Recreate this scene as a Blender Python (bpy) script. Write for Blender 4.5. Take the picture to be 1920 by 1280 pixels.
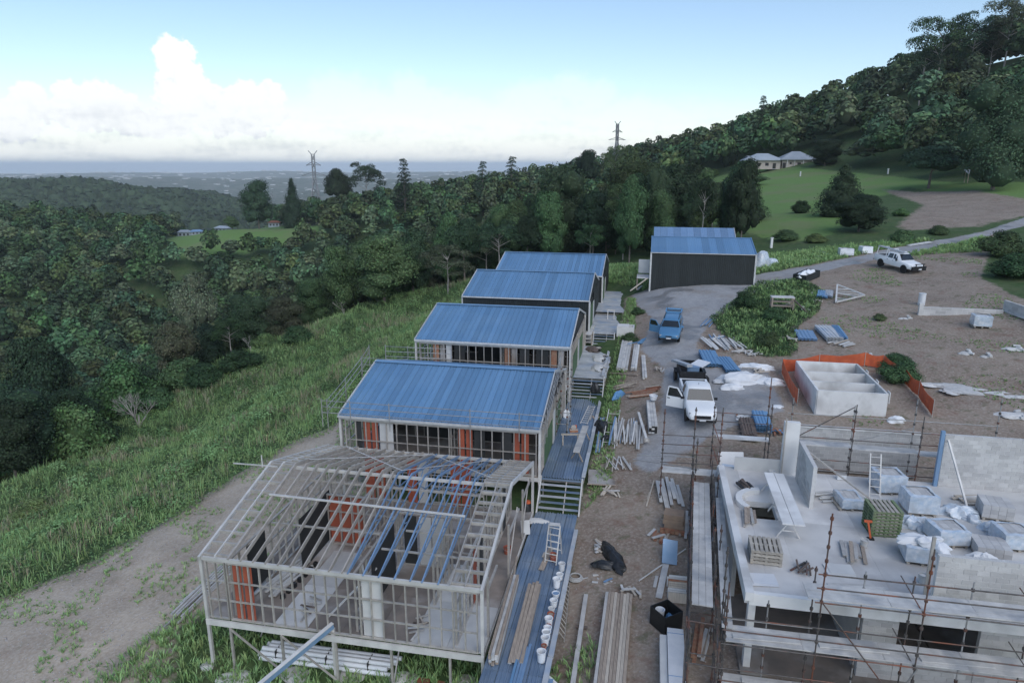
import bpy, bmesh, math, random
import numpy as np
from mathutils import Vector, Matrix, Euler
random.seed(7); rng = np.random.default_rng(7)
R = math.radians
scene = bpy.context.scene
for o in list(bpy.data.objects): bpy.data.objects.remove(o)
COL = scene.collection
# ------------------------------------------------------------------ camera
CAMZ = 20.0; FPX = 1293.0; PITCH = R(14.386)
cam_d = bpy.data.cameras.new('camera'); cam = bpy.data.objects.new('camera', cam_d); COL.objects.link(cam)
cam_d.sensor_width = 36.0; cam_d.lens = 36.0 * FPX / 1920.0
cam_d.clip_start = 0.3; cam_d.clip_end = 90000
cam.location = (0, 0, CAMZ); cam.rotation_euler = (R(90) - PITCH, 0, 0)
scene.camera = cam
# ------------------------------------------------------------------ world, sun, exposure
SUN_EL, SUN_AZ = R(42), R(160)          # soft low light from behind the camera, to the right
SKY_STRENGTH = 0.098
vs = scene.view_settings
vs.view_transform = 'Standard'; vs.look = 'None'; vs.exposure = 0.76; vs.gamma = 1.0; vs.use_curve_mapping = False
def ray(u, v):
    x = (u - 960) / FPX; w = (v - 640) / FPX
    return np.array([x, math.cos(PITCH) - w * math.sin(PITCH), -math.sin(PITCH) - w * math.cos(PITCH)])
def sky_dir(u, v):
    r = ray(u, v); return math.degrees(math.atan2(r[0], r[1])), math.degrees(math.atan2(r[2], math.hypot(r[0], r[1])))
scene.cycles.volume_bounces = 3
world = bpy.data.worlds.new('World'); scene.world = world; world.use_nodes = True
def build_world():
    nt = world.node_tree; nt.nodes.clear(); N = nt.nodes.new; L = nt.links.new
    out = N('ShaderNodeOutputWorld')
    sky = N('ShaderNodeTexSky'); sky.sky_type = 'NISHITA'; sky.sun_disc = False
    sky.sun_elevation = SUN_EL; sky.sun_rotation = SUN_AZ; sky.altitude = 300; sky.air_density = 1.0; sky.dust_density = .7; sky.ozone_density = 1.6
    bg = N('ShaderNodeBackground'); bg.inputs[1].default_value = SKY_STRENGTH; L(sky.outputs[0], bg.inputs[0])
    tc = N('ShaderNodeTexCoord'); sp = N('ShaderNodeSeparateXYZ'); L(tc.outputs['Generated'], sp.inputs[0])
    def M(op, a, b=None, c=None):
        m = N('ShaderNodeMath'); m.operation = op
        for i, s in enumerate((a, b, c)):
            if s is None: continue
            if isinstance(s, (int, float)): m.inputs[i].default_value = s
            else: L(s, m.inputs[i])
        return m.outputs[0]
    az = M('MULTIPLY', M('ARCTAN2', sp.outputs[0], sp.outputs[1]), 57.29578)
    el = M('MULTIPLY', M('ARCSINE', sp.outputs[2]), 57.29578)
    comb = N('ShaderNodeCombineXYZ'); L(az, comb.inputs[0]); L(el, comb.inputs[1])
    def noise(scale, detail, sx=1, sy=1, off=0, rough=.55):
        mp = N('ShaderNodeMapping'); mp.inputs['Scale'].default_value = (sx, sy, 1); mp.inputs['Location'].default_value = (off, off * .7, 0)
        L(comb.outputs[0], mp.inputs[0])
        n = N('ShaderNodeTexNoise'); n.inputs['Scale'].default_value = scale; n.inputs['Detail'].default_value = detail; n.inputs['Roughness'].default_value = rough
        L(mp.outputs[0], n.inputs[0]); return n.outputs[0]
    n1 = M('SUBTRACT', noise(.55, 7, off=3.1), .5)
    n2 = M('SUBTRACT', noise(1.6, 6, off=8.2), .5)
    def smooth(x, lo, hi):
        m = N('ShaderNodeMapRange'); m.interpolation_type = 'SMOOTHSTEP'
        m.inputs['From Min'].default_value = lo; m.inputs['From Max'].default_value = hi; L(x, m.inputs[0]); return m.outputs[0]
    # heaped clouds: soft lobes in (azimuth, elevation) with noisy rims
    def lobes(lst):
        best = None
        for (u, v, ru, rv) in lst:
            a0, e0 = sky_dir(u, v); kx = 1 / (ru / 21.0); ky = 1 / (rv / 21.0)
            dx = M('MULTIPLY', M('SUBTRACT', az, a0), kx); dy = M('MULTIPLY', M('SUBTRACT', el, e0), ky)
            d = M('SUBTRACT', 1.0, M('SQRT', M('ADD', M('MULTIPLY', dx, dx), M('MULTIPLY', dy, dy))))
            best = d if best is None else M('SMOOTH_MAX', best, d, .15)
        return best
    tall = lobes([(326,103,40,34),(338,140,42,40),(352,178,52,44),(385,200,70,46),(430,222,95,40),(130,178,30,26),(180,182,42,30),(225,196,34,28),(160,215,80,32),
                  (55,176,26,22),(18,225,50,40),(455,172,30,26),(505,186,36,30),(480,208,66,36),(300,232,90,26)])
    faint = lobes([(640,185,70,55),(700,215,120,60),(765,172,46,40),(800,205,90,50),(880,225,110,45),(1000,190,80,40),(1075,165,46,34),(1110,185,60,40),(1180,215,90,40),(1250,240,90,34),(560,230,90,36)])
    bank = M('SUBTRACT', 1.0, M('ABSOLUTE', M('DIVIDE', M('SUBTRACT', el, 2.6), 2.9)))
    nb = M('SUBTRACT', noise(.5, 6, sx=.35, sy=1.6, off=1.7), .5)
    m_tall = smooth(M('ADD', tall, M('ADD', M('MULTIPLY', n1, 1.0), M('MULTIPLY', n2, .9))), .14, .34)
    m_faint = M('MULTIPLY', smooth(M('ADD', faint, M('ADD', M('MULTIPLY', n1, 1.2), M('MULTIPLY', n2, .5))), .05, .6), .34)
    m_bank = M('MULTIPLY', smooth(M('ADD', bank, M('MULTIPLY', nb, 1.8)), .2, 1.2), .5)
    m_low = M('MULTIPLY', smooth(el, 5.2, .6), .85)
    m_bank = M('MAXIMUM', m_bank, m_low)
    mask = M('MAXIMUM', m_tall, M('MAXIMUM', m_faint, m_bank))
    # cloud tone: white heads, pale grey-blue bases and streaks
    low = smooth(el, 5.6, 1.2)
    gs = smooth(M('ADD', M('MULTIPLY', nb, 2.4), M('MULTIPLY', n2, 1.2)), -.25, .7)
    grey = M('MULTIPLY', M('MAXIMUM', low, M('MULTIPLY', smooth(M('ADD', n1, n2), .05, .3), .6)), gs)
    mixc = N('ShaderNodeMix'); mixc.data_type = 'RGBA'; L(grey, mixc.inputs['Factor'])
    mixc.inputs[6].default_value = (.96, .99, 1.0, 1); mixc.inputs[7].default_value = (.66, .71, .78, 1)
    bgc = N('ShaderNodeBackground'); L(mixc.outputs[2], bgc.inputs[0]); bgc.inputs[1].default_value = CLOUD
    ms = N('ShaderNodeMixShader'); L(mask, ms.inputs[0]); L(bg.outputs[0], ms.inputs[1]); L(bgc.outputs[0], ms.inputs[2])
    L(ms.outputs[0], out.inputs[0])
CLOUD = .65
build_world()
sun_d = bpy.data.lights.new('sun', 'SUN'); sun = bpy.data.objects.new('sun', sun_d); COL.objects.link(sun)
sun_d.energy = 0.95; sun_d.angle = R(60); sun_d.color = (1.0, .985, .965)
_sd = Vector((math.sin(SUN_AZ) * math.cos(SUN_EL), math.cos(SUN_AZ) * math.cos(SUN_EL), math.sin(SUN_EL)))
sun.rotation_euler = _sd.to_track_quat('Z', 'Y').to_euler(); sun.location = (40, -60, 80)
# ------------------------------------------------------------------ site frame: a runs along the houses' eaves, b runs up the row
TH = R(-11.17); _c, _s = math.cos(TH), math.sin(TH)
def S(a, b, z=0.0): return Vector((-12.346 + a * _c - b * _s, 24.347 + a * _s + b * _c, z))
def toS(x, y): return ((x + 12.346) * _c + (y - 24.347) * _s, -(x + 12.346) * _s + (y - 24.347) * _c)
def at(u, v, z):
    r = ray(u, v); t = (z - CAMZ) / r[2]; return Vector((t * r[0], t * r[1], z))
def atT(u, v, t):
    r = ray(u, v); return Vector((t * r[0], t * r[1], CAMZ + t * r[2]))
# ------------------------------------------------------------------ materials
MATS = {}
def mat(name, c1, c2=None, scale=3.0, rough=.7, metal=0.0, bump=0.0, bscale=None, detail=5, lo=.35, hi=.65, c3=None, scale3=.35, spec=.5, stretch=None, attr=None, vary=(.86, 1.12), hue=0.):
    m = bpy.data.materials.new(name); m.use_nodes = True; MATS[name] = m
    nt = m.node_tree; N = nt.nodes.new; L = nt.links.new; bs = nt.nodes['Principled BSDF']
    bs.inputs['Roughness'].default_value = rough; bs.inputs['Metallic'].default_value = metal; bs.inputs['Specular IOR Level'].default_value = spec
    g = N('ShaderNodeNewGeometry'); pos = g.outputs['Position']
    if stretch:
        mp = N('ShaderNodeMapping'); mp.inputs['Scale'].default_value = stretch; mp.inputs['Rotation'].default_value = (0, 0, -TH); L(pos, mp.inputs[0]); pos = mp.outputs[0]
    def noise(sc, det):
        n = N('ShaderNodeTexNoise'); n.inputs['Scale'].default_value = sc; n.inputs['Detail'].default_value = det; L(pos, n.inputs[0]); return n
    def ramp(x, a, b):
        r = N('ShaderNodeMapRange'); r.inputs['From Min'].default_value = a; r.inputs['From Max'].default_value = b; L(x, r.inputs[0]); return r.outputs[0]
    def mix(f, a, b):
        x = N('ShaderNodeMix'); x.data_type = 'RGBA'; L(f, x.inputs['Factor'])
        for i, s in ((6, a), (7, b)):
            if isinstance(s, tuple): x.inputs[i].default_value = (*s, 1)
            else: L(s, x.inputs[i])
        return x.outputs[2]
    col = None
    if c2 is None: c2 = tuple(min(1, x * .8) for x in c1)
    n = noise(scale, detail); col = mix(ramp(n.outputs[0], lo, hi), c1, c2)
    if c3: col = mix(ramp(noise(scale3, 4).outputs[0], .5, .68), col, c3)
    # every object a touch different
    oi = N('ShaderNodeObjectInfo'); hv = N('ShaderNodeHueSaturation'); L(col, hv.inputs['Color'])
    L(ramp2(nt, oi.outputs['Random'], *vary), hv.inputs['Value'])
    if hue:
        wn = N('ShaderNodeTexWhiteNoise'); wn.noise_dimensions = '1D'; L(oi.outputs['Random'], wn.inputs['W']); L(ramp2(nt, wn.outputs['Value'], .5 - hue, .5 + hue), hv.inputs['Hue'])
    if attr:
        at_ = N('ShaderNodeAttribute'); at_.attribute_name = attr
        x = N('ShaderNodeMix'); x.data_type = 'RGBA'; x.blend_type = 'MULTIPLY'; x.inputs['Factor'].default_value = 1
        L(hv.outputs[0], x.inputs[6]); L(at_.outputs['Color'], x.inputs[7]); L(x.outputs[2], bs.inputs['Base Color'])
    else: L(hv.outputs[0], bs.inputs['Base Color'])
    if bump:
        b = N('ShaderNodeBump'); b.inputs['Strength'].default_value = bump; b.inputs['Distance'].default_value = .03
        L(noise(bscale or scale * 4, 4).outputs[0], b.inputs['Height']); L(b.outputs[0], bs.inputs['Normal'])
    return m
def ramp2(nt, x, a, b):
    r = nt.nodes.new('ShaderNodeMapRange'); r.inputs['To Min'].default_value = a; r.inputs['To Max'].default_value = b; nt.links.new(x, r.inputs[0]); return r.outputs[0]
mat('galv', (.55,.51,.455), (.43,.40,.365), 5, .45, .35)
mat('whitesteel', (.67,.65,.61), (.55,.535,.505), 2, .5, .1)
mat('bluesteel', (.20,.33,.50), (.25,.37,.53), 3, .4, .3)
mat('rafter', (.50,.45,.39), (.39,.355,.31), 4, .55, .2)
mat('rooftin', (.16,.31,.49), (.19,.34,.51), .5, .45, .25, c3=(.15,.29,.46), scale3=.25)
mat('rooftrim', (.62,.62,.60), (.5,.5,.5), 3, .5, .1)
mat('redboard', (.36,.085,.04), (.28,.07,.04), 2, .8)
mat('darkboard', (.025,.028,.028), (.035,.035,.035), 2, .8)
mat('darkclad', (.030,.036,.036), (.025,.03,.03), 2, .5, .2)
mat('greenwrap', (.10,.17,.07), (.07,.13,.06), 1.5, .7)
mat('floorboard', (.27,.225,.19), (.19,.165,.145), 1.2, .85, c3=(.42,.40,.38), scale3=.5)
mat('fibresheet', (.58,.58,.56), (.50,.50,.49), 1.5, .8)
mat('timber', (.40,.33,.26), (.28,.23,.19), 3, .8, bump=.3, stretch=(6,1,1))
mat('timberpale', (.52,.46,.38), (.42,.37,.31), 3, .8, bump=.2, stretch=(6,1,1))
mat('timberdark', (.16,.12,.10), (.10,.08,.07), 3, .85)
mat('timberred', (.30,.12,.07), (.36,.22,.14), 6, .8)
mat('plank', (.60,.585,.555), (.47,.46,.44), 2.2, .8, c3=(.36,.37,.38), scale3=1.3, bump=.2)
mat('decksteel', (.17,.25,.36), (.23,.30,.39), 1.2, .42, .35, c3=(.30,.35,.40), scale3=.5)
mat('deckplank', (.52,.53,.53), (.40,.42,.44), 1.6, .6, .1, c3=(.30,.37,.46), scale3=.7)
mat('concrete', (.66,.645,.62), (.56,.55,.53), .9, .85, bump=.15, c3=(.47,.455,.44), scale3=.45)
mat('concretew', (.74,.735,.715), (.66,.655,.64), 1.2, .85, bump=.15, c3=(.50,.49,.47), scale3=.6)
mat('block', (.54,.53,.51), (.46,.45,.44), 1.4, .9, bump=.3, bscale=25)
mat('mortar', (.66,.65,.63), (.58,.57,.55), 8, .95)
mat('tube', (.075,.07,.066), (.14,.125,.115), 5, .5, .3, c3=(.22,.085,.05), scale3=1.1)
mat('tubegalv', (.42,.42,.41), (.30,.29,.28), 4, .45, .4)
mat('pylon', (.25,.26,.27), (.19,.20,.21), 2, .5, .4)
mat('rust', (.25,.085,.045), (.16,.07,.045), 6, .8)
mat('whitepaint', (.78,.79,.79), (.75,.76,.76), 1, .3, 0, spec=.6)
mat('bluepaint', (.10,.27,.47), (.12,.29,.48), 1, .25, .25, spec=.7)
mat('glass', (.012,.016,.018), (.02,.024,.026), 1, .06, 0, spec=.9)
mat('blackplastic', (.012,.013,.014), (.02,.02,.021), 4, .55)
mat('tyre', (.014,.014,.014), (.022,.022,.021), 8, .9)
mat('rim', (.35,.36,.37), (.2,.2,.2), 8, .35, .7)
mat('lamp', (.55,.57,.58), (.35,.36,.37), 9, .15, .3)
mat('redlamp', (.45,.03,.02), (.3,.02,.02), 9, .25)
mat('orange', (.62,.13,.045), (.50,.10,.04), 2.5, .75)
mat('plasticwhite', (.78,.79,.80), (.70,.72,.74), 3, .4)
mat('wrapfilm', (.62,.65,.68), (.42,.52,.62), 5, .22, 0, c3=(.46,.50,.53), scale3=2.5, spec=.8)
mat('tarpblack', (.015,.016,.017), (.03,.031,.033), 4, .4, bump=.6, bscale=8)
mat('bluetarp', (.10,.26,.48), (.14,.30,.5), 3, .5)
mat('pebble', (.42,.40,.38), (.30,.28,.27), 9, .9)
mat('limewhite', (.60,.59,.57), (.50,.49,.47), 4, .95, bump=.5)
mat('renderwall', (.52,.46,.40), (.44,.39,.35), .6, .85)
mat('farroof', (.34,.38,.42), (.28,.32,.36), .4, .6)
mat('farwhite', (.7,.7,.68), (.6,.6,.6), .3, .8)
mat('bark', (.20,.17,.145), (.12,.10,.09), 3, .95, bump=.4)
mat('barkpale', (.42,.39,.36), (.28,.25,.23), 2, .9)
mat('palletwood', (.44,.40,.34), (.33,.30,.26), 4, .85)
mat('palletgreen', (.13,.19,.085), (.20,.23,.14), 4, .85)
mat('card', (.33,.24,.17), (.27,.2,.15), 3, .9)
mat('bucketred', (.36,.09,.05), (.28,.08,.05), 4, .6)
# ------------------------------------------------------------------ object helpers
def tag(o, label=None, cat=None, group=None, kind=None):
    if label: o['label'] = label
    if cat: o['category'] = cat
    if group: o['group'] = group
    if kind: o['kind'] = kind
    return o
def thing(name, label, cat, loc, rz=TH, group=None):
    o = bpy.data.objects.new(name, None); COL.objects.link(o); o.empty_display_size = .2
    o.location = loc; o.rotation_euler = (0, 0, rz); return tag(o, label, cat, group)
_unit = {}
def unit(m):
    if m not in _unit:
        me = bpy.data.meshes.new('block_' + m)
        h = .5; v = [(x, y, z) for z in (-h, h) for y in (-h, h) for x in (-h, h)]
        me.from_pydata(v, [], [(0,2,3,1),(4,5,7,6),(0,1,5,4),(2,6,7,3),(0,4,6,2),(1,3,7,5)]); me.materials.append(MATS[m]); _unit[m] = me
    return _unit[m]
def link(name, me, parent=None, mtx=None):
    o = bpy.data.objects.new(name, me); COL.objects.link(o)
    if parent: o.parent = parent
    if mtx is not None: o.matrix_basis = mtx
    return o
def box(name, m, parent, c, s, rot=(0, 0, 0)):
    return link(name, unit(m), parent, Matrix.LocRotScale(Vector(c), Euler(rot), Vector(s)))
def bar_mtx(p0, p1, w, h):
    p0 = Vector(p0); p1 = Vector(p1); d = p1 - p0; l = d.length; x = d / l
    up = Vector((0, 0, 1)) if abs(x.z) < .97 else Vector((0, 1, 0))
    y = up.cross(x).normalized(); z = x.cross(y)
    m = Matrix((x, y, z)).transposed().to_4x4(); m.translation = (p0 + p1) / 2
    return m @ Matrix.Diagonal((l, w, h, 1))
def bar(name, m, parent, p0, p1, w, h): return link(name, unit(m), parent, bar_mtx(p0, p1, w, h))
_tubeu = {}
def tube(name, m, parent, p0, p1, r, n=8):
    k = (m, n)
    if k not in _tubeu:
        b = MB(); b.tube((-.5, 0, 0), (.5, 0, 0), .5, n); me = b.mesh('rod_' + m, m); _tubeu[k] = me
        for p in me.polygons: p.use_smooth = len(p.vertices) == 4
    return link(name, _tubeu[k], parent, bar_mtx(p0, p1, 2 * r, 2 * r))
class MB:
    def __init__(s): s.v = []; s.f = []
    def add(s, vs, fs):
        k = len(s.v); s.v += [tuple(x) for x in vs]; s.f += [tuple(i + k for i in q) for q in fs]; return s
    def box(s, c, sz, rz=0):
        x, y, z = c; a, b, h = (q / 2 for q in sz); cs, sn = math.cos(rz), math.sin(rz)
        vs = [(x + i * a * cs - j * b * sn, y + i * a * sn + j * b * cs, z + k * h) for k in (-1, 1) for j in (-1, 1) for i in (-1, 1)]
        return s.add(vs, [(0,2,3,1),(4,5,7,6),(0,1,5,4),(2,6,7,3),(0,4,6,2),(1,3,7,5)])
    def bar(s, p0, p1, w, h):
        m = bar_mtx(p0, p1, w, h); q = .5
        return s.add([m @ Vector((x, y, z)) for z in (-q, q) for y in (-q, q) for x in (-q, q)], [(0,2,3,1),(4,5,7,6),(0,1,5,4),(2,6,7,3),(0,4,6,2),(1,3,7,5)])
    def tube(s, p0, p1, r, n=8, r1=None):
        m = bar_mtx(p0, p1, 1, 1); r1 = r if r1 is None else r1; vs = []
        for x, rr in ((-.5, r), (.5, r1)):
            for i in range(n):
                a = 2 * math.pi * i / n; vs.append(m @ Vector((x, rr * math.cos(a), rr * math.sin(a))))
        fs = [(i, (i + 1) % n, n + (i + 1) % n, n + i) for i in range(n)] + [tuple(range(n))[::-1], tuple(range(n, 2 * n))]
        return s.add(vs, fs)
    def lathe(s, prof, n=20, c=(0, 0, 0), axis='z', cap=True):
        vs = []
        for (r, h) in prof:
            for i in range(n):
                a = 2 * math.pi * i / n; x, y = r * math.cos(a), r * math.sin(a)
                p = (x, y, h) if axis == 'z' else (x, h, y)
                vs.append((p[0] + c[0], p[1] + c[1], p[2] + c[2]))
        k = len(prof); fs = [(j * n + i, j * n + (i + 1) % n, (j + 1) * n + (i + 1) % n, (j + 1) * n + i) for j in range(k - 1) for i in range(n)]
        if cap: fs += [tuple(range(n))[::-1], tuple(range((k - 1) * n, k * n))]
        return s.add(vs, fs)
    def mesh(s, name, m, smooth=False):
        me = bpy.data.meshes.new(name); me.from_pydata(s.v, [], s.f); me.materials.append(MATS[m])
        if smooth: me.polygons.foreach_set('use_smooth', [True] * len(me.polygons)); me.set_sharp_from_angle(angle=R(38))
        me.update(); return me
    def build(s, name, m, parent=None, mtx=None, smooth=False): return link(name, s.mesh(name, m, smooth), parent, mtx)
def bigmesh(name, V, Fq, m, col=None, smooth=False):
    """numpy verts (n,3) and quads/tris (k,4|3) to a mesh"""
    me = bpy.data.meshes.new(name); n = len(V); k, q = Fq.shape
    me.vertices.add(n); me.vertices.foreach_set('co', np.ascontiguousarray(V, np.float32).ravel())
    me.loops.add(k * q); me.loops.foreach_set('vertex_index', np.ascontiguousarray(Fq, np.int32).ravel())
    me.polygons.add(k); me.polygons.foreach_set('loop_start', np.arange(0, k * q, q, dtype=np.int32))
    if smooth: me.polygons.foreach_set('use_smooth', np.ones(k, bool))
    if col is not None:
        c = me.color_attributes.new('tint', 'FLOAT_COLOR', 'POINT'); cc = np.ones((n, 4), np.float32); cc[:, :3] = col; c.data.foreach_set('color', cc.ravel())
    me.update(calc_edges=True); me.validate()
    if m: me.materials.append(MATS[m])
    return me
def corrugated(name, m, w, l, pitch=.19, h=.03, rib=.05):
    """sheet with trapezoid ribs running along y, corner at the origin"""
    xs = [(0, 0)]; x = pitch / 2
    while x + rib < w:
        xs += [(x - rib / 2, 0), (x - rib / 4, h), (x + rib / 4, h), (x + rib / 2, 0)]; x += pitch
    xs.append((w, 0)); k = len(xs)
    b = MB(); t = .012
    vs = [(px, y, pz) for y in (0, l) for px, pz in xs] + [(px, y, pz - t) for y in (0, l) for px, pz in xs]
    fs = [(i, i + 1, k + i + 1, k + i) for i in range(k - 1)] + [(2*k + i + 1, 2*k + i, 3*k + i, 3*k + i + 1) for i in range(k - 1)]
    fs += [(i + 1, i, 2*k + i, 2*k + i + 1) for i in range(k - 1)] + [(k + i, k + i + 1, 3*k + i + 1, 3*k + i) for i in range(k - 1)]
    fs += [(0, k, 3*k, 2*k), (2*k - 1, k - 1, 3*k - 1, 4*k - 1)]
    b.add(vs, fs); return b.mesh(name, m)
# ------------------------------------------------------------------ terrain heights
_site = [(0,0,0),(4,0,0),(8,.8,0),(11.5,-1,.3),(6,-6,-.8),(13,-5,.3),(12.5,0,.7),(14.5,2,1.0),(16,-3,.9),(16,2,1.3),(16,6,1.7),(15,10,1.9),(17,10,2.3),(17,13.8,3.0),(14.8,16,2.9),(17,18,3.7),(20,19,4.45),(15.6,24,4.1),(17,25,4.8),(22,23,4.9),(16,31,5.1),
 (18.5,33,6.0),(16,38,5.9),(16,46,6.4),(17,42,6.6),(16,50,6.9),(17.2,52.5,7.6),(22,52.5,7.7),(28,53,8.0),(22,47,7.2),(24,56,7.8),(22,62,8.0),(30,60,8.4),
 (12.8,16,2.5),(12.8,22,2.8),(14.6,22,3.2),(12.8,26,3.1),(14.6,26,3.5),(12.8,33,4.1),(14.8,34,4.6),(13,40,4.9),(13,50,5.2),(14.8,44,5.4),(14.9,50,5.6),(13,56,5.4),(15,56,5.7),
 (19,-3,1.5),(19,3,1.7),(22,-4,1.6),(24,0,1.7),(30,0,1.7),(37,0,1.7),(37,-6,1.6),(24,6,1.6),(30,6,1.6),(37,6,1.7),(22,11.5,2.0),(30,11.5,1.8),(37,11.5,1.8),(22,15.8,3.9),(26,16,4.3),(31,16.2,4.6),(37,16.5,4.9),(19.5,9,2.6),(19.3,13,3.2),
 (26,20,4.8),(31,20,4.9),(37,21,5.2),(27,26,5.2),(34,26,5.7),(24,30,5.6),(28,33,6.2),(33,33,6.5),(38,33,7.0),(25,37,6.5),(24,42,6.7),(29,40,7.1),(34,42,7.6),(41,37,7.5),(48,38,8.3),(40,48,8.3),(33,48,7.9),(48,48,9.0),(43,56.7,9.0),(42.4,60,9.35),(36,58,8.8),(31,55,8.2),
 (-.5,-4,-.6),(-6,0,-.3),(-10,0,-1.0),(-14,2,-1.5),(-8,-8,-2.2),(2,-9,-1.5),(-4,12,.6),(-8,14,-.3),(-12,14,-1.2),(-1.5,8,.5),(-1.5,18,1.6),(5,8,.7),(5,18,2.0),(5,30,3.4),(5,42,4.5),(5,56,5.2),(-3,25,2.2),(-6,27,1.0),(-10,30,-.6),(-3,38,3.4),(-8,42,1.6),(-13,42,-.8),(-1,52,4.6),(-6,55,2.8),(-12,58,.4),(2,66,5.4),(12,70,6.8),
 (-20,10,-3),(-18,-4,-3.2),(-26,0,-5.5),(-30,20,-7),(-30,40,-8),(-20,28,-3.6),(-20,55,-4),(-20,42,-3.4),(-14,70,-1)]
_wp = [(p := S(a, b), (p.x, p.y, z))[1] for a, b, z in _site]
_wp += [(-45,35,-11),(-44.6,55.2,-6.8),(-42.8,60,-8),(-44.7,72,-8.3),(-41,80,-6.7),(-35.5,87,-3.7),(-27.8,98,-2.1),(-17.7,102,1),(-7.4,105,2.6),(-60,82,-19),(-52,100,-19),(-38,114,-14),(-22,118,-6),(-62,60,-16),(-80,40,-24),(-75,90,-26),(8,104,4.5),(22,96,6.5),(30,90,8.0),(0,125,1),(-130,80,-40),(-110,130,-42),(-60,150,-30),(-150,170,-48),(-30,160,-14),(-20,200,-16),(10,160,2),(30,150,7),(10,220,-4),
 (-200,250,-50),(-100,240,-50),(-250,150,-48),(-60,290,-36),(-110,285,-50),(0,300,-3),(-25,300,-6),(-25,360,-4),(-70,360,-8),(-156,330,-22.4),(-140,300,-42),(-170,300,-44),(-115,330,-36),(-200,330,-34),(-159,383,-14.6),(-118,425,-18),(-95,395,-9),(-180,430,-20),(-130,360,-21),(-235,405,-24),(-312,424,-3),(-290,340,-28),(-400,300,2),(-380,200,-30),(-250,480,-22),(-60,430,-5),(20,420,0),
 (45,120,10.5),(40,105,9.3),(62,110,11.8),(60,150,11.8),(59,204,12.6),(50,180,10),(86,153,14.0),(75,120,12.6),(102,138,16.0),(80,95,12.0),(62,92,10.6),(100,100,13.5),(70,200,14.0),(96,246,18.0),(80,240,16.2),(120,230,21),(95,200,16),(120,170,20),(32,300,4),(50,260,6),(79,314,12),(100,280,19),(144,310,38),(140,250,33),(167,248,47),(150,190,30),(140,140,22),(200,200,54),(220,260,66),(200,330,60),(130,380,32),(60,380,4),(130,90,16),(60,60,9.5),(75,70,11),(70,40,8.5),(55,20,5),(60,-5,2),(25,-15,-2),(0,-15,-5),(-30,-10,-9),(-80,0,-28)]
_wp = np.array(_wp, float); _C2 = 5.0 ** 2
def _phi(d2): return np.sqrt(d2 + _C2)
_d2 = ((_wp[:, None, :2] - _wp[None, :, :2]) ** 2).sum(-1); _n = len(_wp)
_A = np.zeros((_n + 3, _n + 3)); _A[:_n, :_n] = _phi(_d2) - np.eye(_n) * 1.2; _A[:_n, _n] = 1; _A[:_n, _n+1:] = _wp[:, :2] / 100; _A[_n:, :_n] = _A[:_n, _n:].T
_w = np.linalg.solve(_A, np.concatenate([_wp[:, 2], [0, 0, 0]]))
def _sm(x, a, b): t = np.clip((x - a) / (b - a), 0, 1); return t * t * (3 - 2 * t)
_wv = [(rng.uniform(0, 6.28), rng.uniform(.5, 1.5), rng.uniform(0, 6.28)) for _ in range(12)]
def wav(x, y, L, k0=0):
    r = 0
    for i in range(4):
        p, q, ph = _wv[(k0 + i) % 12]; r = r + np.sin((x * math.cos(p) + y * math.sin(p)) * q * 6.283 / L + ph)
    return r / 4
def far_h(x, y):
    r = np.hypot(x, y); a = np.degrees(np.arctan2(x, y))
    z = -60 - 130 * _sm(r, 700, 2600)
    g = lambda a0, sa, r0, sr, h: h * np.exp(-((a - a0) / sa) ** 2 - ((r - r0) / sr) ** 2)
    z = z + g(-34, 9, 1500, 330, 86) + g(-24, 7, 1550, 300, 42) + g(-50, 9, 1500, 400, 60) + g(-10, 14, 1900, 350, 45) + g(20, 20, 1800, 500, 60)
    rough = _sm(r, 700, 1000) * (1 - _sm(r, 2400, 3000)); z = z + rough * (9 * wav(x, y, 300, 2) + 5 * wav(x, y, 140, 6))
    z = z + (138 + 26 * wav(a * 55, r * .3, 520) + 12 * wav(a * 55, r * .2, 190, 5)) * np.exp(-((r - 5200) / 1100) ** 2) * (.80 + .2 * _sm(-a, 18, 32)) + (62 + 42 * wav(a * 60, r * .15, 430, 3) + 14 * wav(a * 60, r * .3, 150, 8)) * np.exp(-((r - 3500) / 560) ** 2) + (58 + 46 * wav(a * 60, r * .1, 380, 7)) * np.exp(-((r - 2350) / 380) ** 2)
    z = z + (115 + 20 * wav(a * 60, r * .1, 800, 5)) * np.exp(-((r - 9500) / 1800) ** 2)
    return z
def tz(x, y):
    x = np.asarray(x, float); y = np.asarray(y, float); sh = x.shape; x = x.ravel(); y = y.ravel(); z = np.empty(len(x))
    xc = np.clip(x, -450, 320); yc = np.clip(y, -60, 520)
    for i in range(0, len(x), 20000):
        s = slice(i, i + 20000)
        d2 = (xc[s, None] - _wp[None, :, 0]) ** 2 + (yc[s, None] - _wp[None, :, 1]) ** 2
        z[s] = _phi(d2) @ _w[:_n] + _w[_n] + xc[s] / 100 * _w[_n+1] + yc[s] / 100 * _w[_n+2]
    r = np.hypot(x, y); k = _sm(r, 440, 760)
    z = z + .10 * wav(x, y, 5.5) + .035 * wav(x, y, 1.7, 4)
    f = far_h(x, y); back = _sm(-y, 20, 300); f = f * (1 - back) + (-40) * back
    return (z * (1 - k) + f * k).reshape(sh)
def tz1(x, y): return float(tz(np.array([x]), np.array([y]))[0])
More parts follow.
